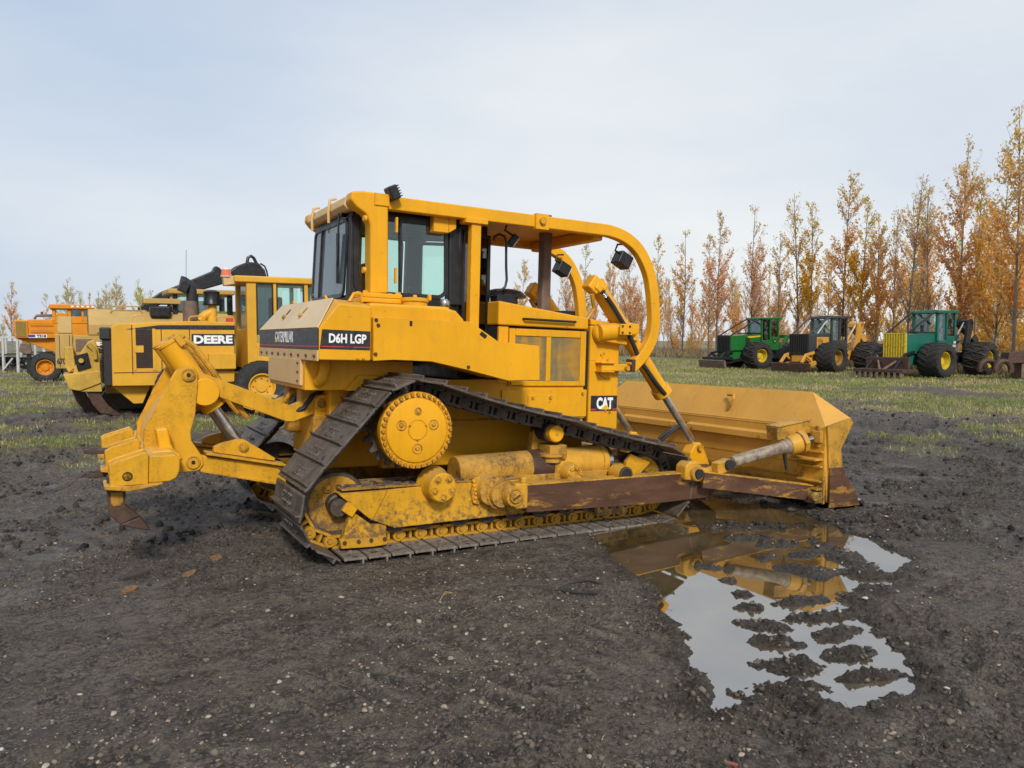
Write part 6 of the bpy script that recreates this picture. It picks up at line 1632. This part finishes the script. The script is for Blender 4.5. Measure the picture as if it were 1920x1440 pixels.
g(MB().bolts([(xr+.2+.35*k, 14.5, 2.0) for k in range(12)], (0, -1, 0), .022, .015), 'bolts', M['rust'])
g(MB().tube([(xr+.5, 14.9, 2.5), (xr+.55, 14.88, 2.70), (xr+1.2, 14.88, 2.70), (xr+1.25, 14.9, 2.5)], .02, 6), 'handrail', TAN)
g(MB().box(xr+.35, xr+.52, 14.488, 14.502, 2.06, 2.14), 'vent', M['exhaust'])
text_part('lettering', '670', M['decal_black'], td, (A[4][0]-.52-L[0], 14.893-L[1], 1.22), (1, 0, 0), (0, 0, 1), .19, .15, .004, .02)
g(MB().box(A[4][0]-.10, A[4][0]+.28, 14.505, 14.52, 1.55, 1.85), 'side_louvre', M['exhaust'])
SB = [(-2.045,1.781),(-1.301,1.725),(-1.304,1.629),(-2.048,1.687)]
for dz_ in (0, -.16):
    g(MB().prism([(p[0], p[1]+dz_) for p in SB], 14.488, 14.50), 'stripe', M['white'] if dz_ == 0 else M['decal_black'])
for y0_, y1_ in ((14.35, 14.9), (16.2, 16.75)):
    tk_ = MB().prism([(-2.0, .35), (-1.6, .04), (2.6, .04), (3.1, .45), (2.7, .85), (-1.5, .95)], y0_, y1_)
    g(tk_, 'track', M['roller'], None, .05)
CB = [(-0.200,2.362),(-0.157,3.103),(-0.180,3.216),(0.246,3.330),(1.371,3.253),(1.368,3.120),(1.353,2.382)]
cx0, cx1 = CB[0][0], CB[6][0]
cb = g(MB().box(cx0+.02, cx0+.14, 14.9, 15.02, 2.2, 3.05).box(cx0+.55, cx0+.67, 14.9, 15.02, 2.2, 3.05).box(cx1-.14, cx1, 14.9, 15.02, 2.2, 3.05).box(cx0, cx1, 14.9, 16.3, 2.0, 2.3)
      .box(cx0+.02, cx0+.14, 16.2, 16.32, 2.2, 3.05).box(cx1-.14, cx1, 16.2, 16.32, 2.2, 3.05), 'cab_frame', BK, None, .01)
g(MB().box(cx0-.10, cx1+.05, 14.78, 16.4, 3.06, 3.20), 'cab_roof', TAN, None, .04)
for a, b in ((cx0+.14, cx0+.55), (cx0+.67, cx1-.14)):
    g(MB().box(a, b, 14.95, 14.96, 2.3, 3.05), 'window_pane', M['glass'], cb)
    g(MB().box(a, b, 16.24, 16.25, 2.3, 3.05), 'window_pane', M['glass'], cb)
g(MB().box(cx0+.05, cx0+.06, 15.02, 16.2, 2.3, 3.05), 'window_pane', M['glass'], cb)
g(MB().box(-.75, -.25, 14.62, 15.0, 2.42, 2.72), 'air_filter', BK, None, .05)
g(MB().box(-.9, .0, 14.7, 15.4, 2.78, 2.92), 'filter_shelf', TAN, None, .02)
# ripper of the tan bulldozer
RY0, RY1 = 13.55, 14.55
P1 = [(-2.199,1.783),(-2.062,1.847),(-1.980,1.538),(-1.956,0.763),(-1.938,0.568),(-2.389,0.583),(-2.558,0.882),(-2.517,1.161),(-2.362,1.541)]
P2 = [(-2.752,1.013),(-1.970,1.086),(-1.955,0.788),(-2.411,0.609),(-2.631,0.655)]
P3 = [(-2.711,1.670),(-2.525,1.669),(-2.484,1.160),(-2.620,1.036),(-2.704,1.164)]
for y in (RY0, RY0+.35, RY1-.08):
    g(MB().prism(P1, y, y+.07), 'ripper_plate', TANR, None, .02)
g(MB().prism(P3, RY0+.2, RY1), 'ripper_mast', TANR, None, .03)
g(MB().prism(P2, RY0-.04, RY1+.4), 'ripper_beam', TANR, None, .02)
PB = [(-2.520,1.442),(-2.229,1.528),(-2.160,1.182),(-2.442,1.085)]
g(MB().prism(PB, 13.50, 13.545), 'tool_frame', M['dark'], None, .01)
cc = [(-2.368,1.338)]
g(MB().cyl((cc[0][0], 13.42, cc[0][1]), (cc[0][0], 13.5, cc[0][1]), .055, .055, 16), 'pin', TANR)
g(MB().tube([(P1[0][0]-.02, 13.5, P1[0][1]-.05), (P1[0][0]+.12, 13.5, P1[0][1]-.2), (P1[0][0]+.14, 13.5, P1[0][1]-.42)], .05, 8), 'link_hook', TANR)
SK = [(-2.276,0.602),(-2.003,0.658),(-1.940,0.435),(-1.797,0.207),(-1.558,0.025),(-1.383,-0.062),(-1.687,-0.021),(-1.997,0.046),(-2.172,0.288)]
for y, dx_ in ((13.62, 0), (14.5, -.32)):
    g(off(MB().prism(SK, y, y+.11), (-dx_, 0, 0)), 'ripper_shank', M['rust'], None, .015)
g(MB().box(-1.85, -1.0, 13.9, 14.5, .50, .72).box(-1.9, -1.2, 13.9, 14.4, 1.0, 1.2), 'ripper_arm', TANR, None, .02)

# ------------------------------------------------------------------ black-boomed forestry machine behind the grader
L = (3.0, 20.0, 0.0)
fm_ = thing('forestry_loader', 'black knuckle-boom forestry loader showing above the roof of the motor grader', 'loader', L)
def g(mb, name, mat, par=None, bev=0, **k): return off(mb, L).build(name, mat, par or fm_, bev, **k)
BM = [(-0.695,2.865),(-0.025,3.381),(0.707,3.719),(1.596,4.143),(1.667,4.307),(1.801,4.260),(1.934,4.087),(2.068,3.949),(2.170,3.881),(1.961,3.729),(0.780,3.335),(-0.035,2.965),(-0.639,2.643)]
g(MB().prism(BM, 19.8, 20.3), 'main_boom', BK, None, .04)
B2 = [(2.102,4.088),(2.387,4.356),(2.780,4.522),(3.139,4.502),(3.352,4.252),(3.403,4.031),(2.098,3.905)]
jb_ = g(MB().prism(B2, 20.1, 20.7), 'jib_boom', BK, None, .05)
HKp = [(2.797,4.486),(2.837,4.690),(2.945,4.751),(3.034,4.682),(3.138,4.465)]
g(MB().tube([(p[0], 20.4, p[1]) for p in HKp], .055, 8), 'boom_eye', BK, jb_, 0)
HSp = [(3.211,4.487),(3.355,4.401),(3.424,4.218),(3.457,3.995)]
g(MB().tube([(p[0], 20.2, p[1]) for p in HSp], .03, 6), 'hydraulic_hose', M['hose'], jb_)
g(MB().box(.2, 4.8, 19.2, 21.2, .9, 2.3), 'body', SKY_, None, .05)
g(MB().box(.3, 1.6, 19.3, 20.9, 2.3, 3.1), 'cab', GREY, None, .05)
for x in (.6, 4.2):
    for y, s in ((19.0, -1), (21.4, 1)):
        wheel(fm_, (x-L[0], y-L[1], .75), .75, .6, .36, M['tyre'], RIMO, 16, s)

# ------------------------------------------------------------------ orange scraper tractor, far left
L = (-3.2, 33.3, 0.0); Y0 = 32.3
os_ = thing('scraper', 'orange scraper tractor with tall cab and blue side stripe at the far left', 'scraper', L)
def g(mb, name, mat, par=None, bev=0, **k): return off(mb, L).build(name, mat, par or os_, bev, **k)
O = [(-4.757,2.696),(-4.246,2.703),(-4.270,1.909),(-4.782,1.908),(-4.225,2.749),(-3.282,2.715),(-3.305,1.910),(-3.325,3.328),(-2.540,3.464),(-1.808,3.385),(-1.852,1.766),(-3.345,2.620),(-3.560,1.532),(-4.111,1.909)]
g(MB().box(O[0][0], O[1][0], Y0, 34.0, O[3][1], O[0][1]), 'radiator_shell', ORG, None, .04)
g(MB().box(O[0][0]+.06, O[1][0]-.07, Y0-.02, Y0, O[3][1]+.06, O[0][1]-.06), 'radiator_screen', OLIVE)
g(MB().box(O[1][0], O[9][0], Y0+.05, 34.0, O[3][1], O[4][1]-.02), 'engine_body', ORG, None, .03)
g(MB().prism([(O[1][0]-.5, O[3][1]), (O[9][0], O[3][1]), (O[9][0], 1.2), (O[9][0]-1.3, 1.2)], Y0+.3, 33.8), 'under_frame', ORG, None, .03)
tp_ = [(-4.245,2.072),(-3.545,2.051),(-3.549,1.910),(-4.250,1.909),(-3.987,2.073)]
g(MB().box(tp_[0][0], tp_[1][0], Y0+.03, Y0+.048, tp_[2][1]+.01, tp_[0][1]), 'stripe', M['white'])
g(MB().box(tp_[0][0], tp_[4][0], Y0+.02, Y0+.03, tp_[2][1]+.04, tp_[0][1]-.01), 'blue_stripe', simple('stripe_blue', (.02, .05, .22), .5))
text_part('lettering', 'TS18', simple('letter_maroon', (.06, .015, .012), .5), os_, (tp_[4][0]+.05-L[0], Y0+.026-L[1], tp_[2][1]+.03), (1, 0, 0), (0, 0, 1), tp_[1][0]-tp_[4][0]-.08, tp_[0][1]-tp_[2][1]-.04, .006, .05)
cx0, cx1 = O[7][0], O[9][0]; zt_, zb_ = O[8][1]-.05, O[5][1]-.05
cbo = g(MB().box(cx0, cx0+.14, Y0, Y0+.2, zb_, zt_-.2).box(cx0+.60, cx0+.74, Y0, Y0+.12, zb_, zt_-.2).box(cx0+1.14, cx0+1.24, Y0, Y0+.12, zb_, zt_-.2).box(cx1-.1, cx1, Y0, Y0+.12, zb_, zt_-.2)
     .box(cx0, cx1, Y0+.02, 33.8, zb_-.1, zb_+.22).box(cx0, cx0+.14, 33.6, 33.8, zb_, zt_-.2).box(cx1-.1, cx1, 33.6, 33.8, zb_, zt_-.2).box(cx0+.14, cx0+.6, Y0+.01, Y0+.1, zb_+.2, zb_+.36), 'cab_frame', ORG, None, .03)
g(MB().box(cx0-.1, cx1+.15, Y0-.15, 34.0, zt_-.2, zt_), 'cab_roof', ORG, None, .04)
g(MB().box(cx0+.14, cx0+.60, Y0+.05, Y0+.06, zb_+.36, zt_-.2), 'window_pane', M['glass'], cbo)
g(MB().box(cx0+.74, cx0+1.14, Y0+.05, Y0+.06, zb_+.2, zt_-.2), 'window_pane', M['glass_dark'], cbo)
g(MB().box(cx0+1.24, cx1-.1, Y0+.05, Y0+.06, zb_+.2, zt_-.2), 'window_pane', M['glass_dark'], cbo)
for k in range(5): g(MB().box(cx0+.75+.2*k, cx0+.85+.2*k, Y0-.18, Y0-.15, zt_-.13, zt_-.06), 'marker_lamp', M['white'])
g(MB().tube([(O[4][0]+.2, Y0+.5, O[4][1]), (O[4][0]+.3, Y0+.5, O[4][1]+.16), (O[4][0]+.9, Y0+.5, O[4][1]+.18), (O[4][0]+1.1, Y0+.5, O[4][1])], .06, 8).cyl((O[4][0]+.5, Y0+.5, O[4][1]+.1), (O[4][0]+.5, Y0+.5, O[4][1]+.34), .05), 'exhaust', M['exhaust'])
for z in (.35, .65): g(MB().tube([(O[1][0]+.05, Y0-.1, O[3][1]+z), (cx0, Y0-.1, O[3][1]+z)], .018, 5), 'handrail', ORG)
wc = [(-3.642,0.548),(-3.179,0.492)]
wheel(os_, (wc[0][0]-L[0], 32.1-L[1], .62), .66, .62, .34, M['tyre'], ORG, 16, -1)
wheel(os_, (wc[1][0]+.75-L[0], 32.3-L[1], .62), .66, .62, .34, M['tyre'], ORG, 16, -1)
wheel(os_, (wc[0][0]-L[0], 34.2-L[1], .62), .66, .62, .34, M['tyre'], ORG, 16, 1)
NK = [(-4.528,1.678),(-4.176,1.700),(-4.109,1.306),(-4.151,1.214),(-4.078,0.377),(-4.334,0.383),(-4.308,1.215),(-4.578,1.310)]
g(MB().prism(NK[:4]+NK[6:], 31.7, 32.2), 'hitch_plate', M['exhaust'], None, .03)
g(MB().prism([NK[3], NK[4], NK[5], NK[6]], 31.8, 32.1), 'hitch_leg', BK, None, .03)

# ------------------------------------------------------------------ white steel racks at the left edge
def rack(u0, u1, dep, label):
    x, y = cam_ground((u0+u1)/2, dep)
    t = thing('implement_rack', label, 'rack', (x, y, 0), (0, 0, CAL['yaw']-math.pi/2), 'white steel racks at the left edge')
    W2 = (u1-u0)/CAL['f']*dep/2
    for sx_ in (-1, 1):
        for yy in (0, 1.6):
            MB().box(sx_*W2-.06, sx_*W2+.06, yy-.05, yy+.05, 0, 2.05).build('rack_post', WHT, t)
    for z in (.18, 1.0, 1.98):
        MB().box(-W2-.05, W2+.05, -.04, .04, z-.05, z+.05).build('rack_beam', WHT if z > 1.5 else M['roller'], t)
        MB().box(-W2-.05, W2+.05, 1.56, 1.64, z-.05, z+.05).build('rack_beam', M['roller'], t)
    MB().bar((-W2, -.1, .12), (W2*.4, -.1, .8), .06, .08).build('rack_brace', WHT, t)
    rs3 = np.random.default_rng(int(u0+400))
    for k in range(9):
        a = -W2+2*W2*(k+.5)/9
        MB().tube([(a+.14*math.cos(q), .3+rs3.uniform(0, .8), .55+.28*math.sin(q)+rs3.normal(0, .02)) for q in np.linspace(0, 5.6, 10)], .04, 5).build('tine', M['dark'], t)
    for k in range(3):
        MB().box(-W2+.1, W2-.1, .3+.4*k, .36+.4*k, .22+.25*k, .34+.25*k).build('tool_bar', M['roller'], t)
rack(-22, 7, 44, 'white steel rack of dark tines cut off by the left edge of the photo')
rack(7, 34, 43, 'white steel rack of dark tines standing just left of the orange scraper')
rack(56, 84, 52, 'white steel rack half hidden behind the big tyre of the orange scraper')

# ------------------------------------------------------------------ log skidders on the right
def skidder(name, label, cat, u, v, ang, body, cabm, gridm, rimm, bladem, kind):
    fx, fy = cam_ground(u, 1); 
    # ground contact of the front left wheel, then the machine's origin
    s_ = CZ*CAL['f']/(v-637.5); gx_, gy_ = cam_ground(u, s_)
    a = R(ang); ca_, sa_ = math.cos(a), math.sin(a)
    ox, oy = gx_-(1.8*ca_-1.3*sa_), gy_-(1.8*sa_+1.3*ca_)
    t = thing(name, label, cat, (ox, oy, -.03), (0, 0, a), 'log skidders parked before the plantation')
    HX = {'green': .7, 'yellow': .3, 'teal': .5}[kind]
    P = lambda mb, nm, mat, par=None, bev=.015: mb.build(nm, mat, par or t, bev)
    art = R(6)                       # rear frame turned at the joint
    def rearpt(x, y, z=0): return (math.cos(art)*x-math.sin(art)*y, math.sin(art)*x+math.cos(art)*y, z)
    tm = M['tyre_mud']
    for y, s in ((1.2, 1), (-1.2, -1)):
        wheel(t, (1.8, y, .86), .87, 1.12, .42, tm, rimm, 18, s, chains=(kind == 'green'))
        o = wheel(t, (0, y, .86), .87, 1.12, .42, tm, rimm, 18, s, chains=(kind != 'green'))
        o.location = rearpt(-2.15, 0); o.rotation_euler = (0, 0, art)
    # chassis
    P(MB().box(.2, 2.9+HX*.8, -.45, .45, .62, 1.18), 'front_frame', body if kind != 'yellow' else SKY_)
    P(MB().cyl((1.75, -.8, .86), (1.75, .8, .86), .18), 'front_axle', BK)
    rf = P(MB().box(-2.7, .1, -.42, .42, .66, 1.22).cyl((-2.15, -.8, .86), (-2.15, .8, .86), .18), 'rear_frame', SKY_ if kind == 'yellow' else BK)
    rf.rotation_euler = (0, 0, art)
    # hood and grille
    hood_ = P(MB().prism([(.95, 1.18), (2.78+HX, 1.18), (2.78+HX, 2.12), (.95, 2.26)], -.58, .58), 'hood', body if kind != 'yellow' else GREY, None, .03)
    if kind == 'yellow': P(MB().box(1.15, 2.3, .575, .60, 1.32, 2.02), 'side_cover', SKY_, hood_); P(MB().box(1.75, 2.2, .60, .612, 1.42, 1.94), 'side_mesh', RIMO, hood_)
    if kind == 'green':
        P(MB().box(1.9, 2.25, .575, .60, 1.25, 2.0), 'side_mesh', SLAT, hood_)
        P(MB().prism([(1.0, 2.06), (2.0, 1.98), (2.1, 2.08), (1.0, 2.16)], .581, .592), 'stripe', RIMY, hood_)
        P(MB().box(.95, 2.0, -.5, .58, 2.26, 2.34), 'hood_top', BK, hood_)
        P(MB().prism([(1.2, 1.3), (1.75, 1.3), (1.5, 1.75)], .581, .60), 'side_guard', body, hood_)
    if kind == 'teal':
        P(MB().prism([(1.0, 1.25), (2.0, 1.25), (1.25, 1.72)], .575, .61), 'side_step', body, hood_)
        P(MB().box(1.0, 2.5, .2, .586, 2.19, 2.27), 'hood_top', BK, hood_)
        P(MB().cyl((1.35, .1, 2.2), (1.35, .1, 2.62), .08), 'exhaust', BK)
    gz0, gz1 = (.98, 2.2) if kind != 'green' else (1.02, 2.16)
    gl_ = P(MB().box(2.78+HX, 2.84+HX, -.62, .62, gz0, gz1), 'grille', gridm)
    for k in range(9):
        y = -.56+.14*k
        P(MB().box(2.84+HX, 2.885+HX, y-.022, y+.022, gz0+.04, gz1-.04), 'grille_bar', gridm, gl_, .004)
    if kind == 'teal':
        for z in (gz0+.03, (gz0+gz1)/2, gz1-.03): P(MB().box(2.84+HX, 2.875+HX, -.62, .62, z-.025, z+.025), 'grille_bar', gridm, gl_, .004)
    # cab
    zc0, zc1 = 1.30, 3.30 if kind != 'yellow' else 3.2
    cb_ = MB()
    for x, y in ((.95, .62), (.95, -.62), (.30, .70), (.30, -.70), (-.38, .70), (-.38, -.70)):
        cb_.box(x-.06, x+.06, y-.06, y+.06, zc0, zc1-.1)
    cb_.box(-.44, 1.0, -.74, .74, zc0-.1, zc0+.55)
    if kind != 'yellow': cb_.box(-.44, .30, .66, .76, zc0+.5, zc0+.75)
    cbo_ = P(cb_, 'cab_frame', cabm, None, .02)
    P(MB().prism([(-.62, zc1-.1), (1.08, zc1-.12), (1.02, zc1+.02), (-.60, zc1+.06)], -.80, .80), 'cab_roof', cabm if kind != 'yellow' else GREY, None, .03)
    if kind in ('yellow', 'teal'): P(MB().box(-.1, .95, -.6, .6, zc1+.045, zc1+.065), 'roof_sheet', WHT, None, .01)
    for s in (-1, 1):
        P(MB().box(.36, .89, min(s*.63, s*.65), max(s*.63, s*.65), zc0+.45, zc1-.14), 'window_pane', M['glass_dark' if kind == 'green' else 'glass_rear'], cbo_, 0)
        P(MB().box(-.32, .24, min(s*.69, s*.71), max(s*.69, s*.71), zc0+.75, zc1-.14), 'window_pane', M['glass_dark'], cbo_, 0)
    P(MB().box(.93, .95, -.56, .56, zc0+.6, zc1-.14), 'window_pane', M['glass'], cbo_, 0)
    P(MB().box(-.40, -.38, -.64, .64, zc0+.6, zc1-.14), 'window_pane', M['glass'], cbo_, 0)
    if kind == 'green':
        em = P(MB().lathe((-.05, .76, 1.78), (0, 1, 0), [(0, .13), (.01, .13), (.012, .10), (.006, 0)], 18), 'emblem_disc', SLAT, cbo_, 0)
        P(MB().prism([(-.12, 1.74), (-.02, 1.74), (.0, 1.80), (-.05, 1.84), (-.08, 1.80)], .765, .775), 'emblem', RIMY, cbo_, 0)
    if kind == 'teal': P(MB().box(-.40, -.15, .765, .775, 1.5, 1.62).box(-.42, -.2, .765, .775, 1.68, 1.80), 'sticker', WHT, cbo_, 0)
    # brush guards from the nose to the cab roof
    for y in (-.60, .60):
        P(MB().tube([(2.75+HX, y*.92, 2.14), (1.45, y, 3.10 if kind != 'yellow' else 3.05), (.95, y*1.08, zc1-.02)], .05, 8), 'brush_guard', BK if kind != 'yellow' else GREY, None, 0)
        if kind == 'yellow': P(MB().tube([(2.2, y*.9, 2.2), (1.3, y*.9, 3.0)], .04, 6), 'brush_guard', WHT, None, 0)
    # front blade
    bm_ = bladem; bx = .7 if kind == 'green' else .1
    if kind == 'teal':
        P(MB().box(3.75, 3.90, -1.15, 1.15, .35, 1.02), 'blade', M['rust'], None, .02)
        P(MB().box(3.85, 4.6, -1.35, 1.35, .28, .46), 'rake_beam', M['rust'], None, .03)
        for k in range(9): P(MB().prism([(4.35, .30), (4.62, .30), (4.66, .05), (4.52, .05)], -1.25+.31*k-.05, -1.25+.31*k+.05), 'rake_tooth', M['exhaust'], None, .01)
        for y in (-.75, .75):
            P(MB().bar((2.7, y*.8, 1.28), (3.6, y, 1.15), .12, .12).bar((3.6, y, 1.15), (4.4, y, .42), .10, .12), 'rake_arm', BK, None, .01)
            P(MB().bar((3.6, y, 1.1), (4.3, y*.1, .42), .08, .10), 'rake_brace', M['exhaust'], None, .01)
    else:
        P(MB().prism([(3.62+bx, .12), (3.72+bx, .55), (3.82+bx, .60), (3.86+bx, .55), (3.76+bx, .10)], -1.25, 1.25), 'blade', bm_, None, .01)
        am = BK if kind == 'green' else SKY_
        for y in (-.62, .62):
            P(MB().bar((1.5, y, .80), (3.68+bx, y*1.3, .36), .16, .20).bar((2.5+bx, y, 1.15), (3.3+bx, y*1.05, 1.02), .12, .14).bar((3.3+bx, y*1.05, 1.02), (3.72+bx, y*1.1, .58), .12, .14).bar((2.7+bx, y, .66), (3.3+bx, y*1.05, 1.0), .10, .12), 'blade_arm', am, None, .01)
        if kind == 'green': P(MB().box(3.6, 4.45, -1.0, 1.0, .60, .78), 'blade_step', BK, None, .02)
    # grapple arch at the back
    def rp(mb, nm, mat, bev=.015):
        o = mb.build(nm, mat, t, bev); o.rotation_euler = (0, 0, art); return o
    if kind == 'green':
        rp(MB().bar((-.9, .5, 1.2), (-1.5, .5, 2.1), .2, .25).bar((-.9, -.5, 1.2), (-1.5, -.5, 2.1), .2, .25).bar((-1.5, -.6, 2.1), (-1.5, .6, 2.1), .2, .2), 'arch', GRN)
        return t
    am = SKY_ if kind == 'yellow' else BK
    pk_ = (-2.55, 2.95) if kind == 'yellow' else (-2.35, 2.95)
    rp(MB().prism([(-2.0, 1.2), (pk_[0]-.15, pk_[1]-.25), (pk_[0], pk_[1]), (pk_[0]+.35, pk_[1]-.05), (-1.6, 1.2)], .50, .66).prism([(-2.0, 1.2), (pk_[0]-.15, pk_[1]-.25), (pk_[0], pk_[1]), (pk_[0]+.35, pk_[1]-.05), (-1.6, 1.2)], -.66, -.50).box(pk_[0]-.05, pk_[0]+.25, -.66, .66, pk_[1]-.32, pk_[1]-.08), 'arch', am, .02)
    rp(MB().bar((pk_[0]+.1, 0, pk_[1]-.12), (-4.2, 0, 1.75), .30, .38), 'grapple_boom', am, .02)
    for y in (-.36, .36):
        b0 = Vector((-.55, y, 1.30)); b1 = Vector((pk_[0]+.3, y, pk_[1]-.2)); mid = b0+(b1-b0)*.55
        c_ = rp(MB().cyl(b0, mid, .085), 'arch_cylinder', am, 0)
        MB().cyl(mid, b1, .045).build('cylinder_rod', M['bright'] if kind == 'teal' else WHT, c_)
        b0 = Vector((-.4, y*.5, 1.35)); b1 = Vector((-2.9, y*.6, 2.05)); mid = b0+(b1-b0)*.6
        c_ = rp(MB().cyl(b0, mid, .075), 'boom_cylinder', am, 0)
        MB().cyl(mid, b1, .045).build('cylinder_rod', WHT, c_)
    g0 = MB()
    for s in (-1, 1):
        g0.tube([(-4.2, s*.1, 1.6), (-4.25, s*.55, 1.25), (-4.2, s*.75, .8), (-4.2, s*.45, .4), (-4.2, s*.1, .3)], .11, 6)
    rp(g0, 'grapple', am, 0)
    if kind == 'teal':
        rp(MB().bar((-2.2, .3, 1.6), (-3.0, .35, 2.25), .2, .25), 'fairlead', M['yellow_worn'], .05)
        rp(MB().box(-3.2, -3.05, .668, .68, 2.28, 2.42), 'sticker', WHT, 0)
    return t
skidder('log_skidder', 'bright green log skidder with yellow rims and low black blade', 'skidder', 1422, 691, 175, GRN, GRN, SLAT, RIMY, M['exhaust'], 'green')
skidder('log_skidder', 'yellow log skidder with dark grey cab and yellow grapple arch', 'skidder', 1562, 698.5, 185, SKY_, GREY, SLAT, RIMO, M['rust'], 'yellow')
skidder('log_skidder', 'teal green log skidder with yellow grille, rusty rake and black arch', 'skidder', 1760, 708, 179, TEAL, TEAL, RIMY, RIMY, M['rust'], 'teal')

# rusty attachment cut off by the right edge
x, y = cam_ground(1912, 35.5)
rt = thing('rusty_attachment', 'rusty curved steel attachment lying at the right edge beside the teal skidder', 'attachment', (x, y, 0), (0, 0, CAL['yaw']-math.pi/2))
MB().tube([(-.75+.36*math.cos(a), .0, .45+.40*math.sin(a)) for a in np.linspace(R(200), R(-20), 14)], .13, 8).tube([(-.75+.36*math.cos(a), 1.2, .45+.40*math.sin(a)) for a in np.linspace(R(200), R(-20), 14)], .13, 8).build('ring', M['rust'], rt)
MB().prism([(-.65, .75), (-.55, 1.25), (.9, 1.35), (1.1, .7), (.3, .8)], -.1, .5).build('plate', M['rust'], rt, .02)
MB().box(.1, .9, .0, .8, .05, .75).build('block', M['exhaust'], rt, .03)

# ------------------------------------------------------------------ small things lying on the mud
def ground_z(x, y):
    h, *_ = ground_fields(np.array([x]), np.array([y])); return float(h[0])
HR = [(0.710,-2.920),(0.823,-2.984),(0.760,-2.849)]
hx_, hy_ = HR[0]; hz_ = ground_z(hx_, hy_)
o = MB().tube([(.165*math.cos(a), .13*math.sin(a), .006+.012*math.sin(2*a)) for a in np.linspace(0, 2*math.pi, 30, endpoint=False)], .009, 6, True).build('hose_ring', M['tyre_mud'])
o.location = (hx_, hy_, hz_-.002); tag(o, 'black rubber hoop half sunk in the mud beside the puddle', 'hose')
CK = [(-2.145,-0.922)]
o = MB().obox((0, 0, .02), (.26, .08, .035), Matrix.Rotation(R(12), 3, 'Z')).build('wood_plank', simple('wet_wood', (.05, .042, .035), .7, var=.4), None, .008)
o.location = (CK[0][0], CK[0][1], ground_z(*CK[0])); o.location.z -= .012; o.rotation_euler = (0, 0, R(25)); tag(o, 'short dark wooden slab lying on the mud below the ripper', 'plank')
for (u_, lb) in (([(-1.763,-1.109)], 'orange-brown patch of rotten bark on the mud left of the tracks'), ([(-2.197,-1.317)], 'second rust-coloured bark flake nearer the left edge'), ([(-1.516,-0.778)], 'small orange bark flake nearest the tracks')):
    m = MB(); r5 = np.random.default_rng(int(abs(u_[0][0])*100))
    m.prism_z([(.075*math.cos(a)*r5.uniform(.5, 1.1), .05*math.sin(a)*r5.uniform(.6, 1.1)) for a in np.linspace(0, 2*math.pi, 11, endpoint=False)], -.01, .018)
    o = m.build('bark_flake', simple('bark_orange', (.17, .09, .04), .8, var=.45, scale=40)); o.location = (u_[0][0], u_[0][1], ground_z(*u_[0])); o.rotation_euler = (.1, -.08, R(40)); tag(o, lb, 'bark', 'bark flakes on the mud')
BT_ = [(-0.070,-5.162)]
o = MB().prism_z([(-.028, -.007), (.028, -.006), (.025, .007), (-.024, .008)], .0, .012).build('plastic_shard', simple('red_plastic', (.26, .07, .045), .6, var=.3), None, .003)
o.location = (BT_[0][0], BT_[0][1], ground_z(*BT_[0])+.004); o.rotation_euler = (0, 0, R(-55)); tag(o, 'small red broken shard at the bottom edge in front of the puddle', 'shard')
RS_ = [(-0.308,-2.633),(-0.468,-3.013)]
o = MB().tube([(0, 0, .0), (.02, .0, .03), (.05, .02, .05), (.10, .01, .035)], .004, 5).tube([(.02, 0, .03), (.04, -.03, .06)], .003, 5).build('plant_stalk', simple('stalk_ochre', (.30, .20, .06), .7))
o.location = (RS_[0][0], RS_[0][1], ground_z(*RS_[0])); tag(o, 'yellowish broken plant stalk sticking out of the mud', 'stalk')
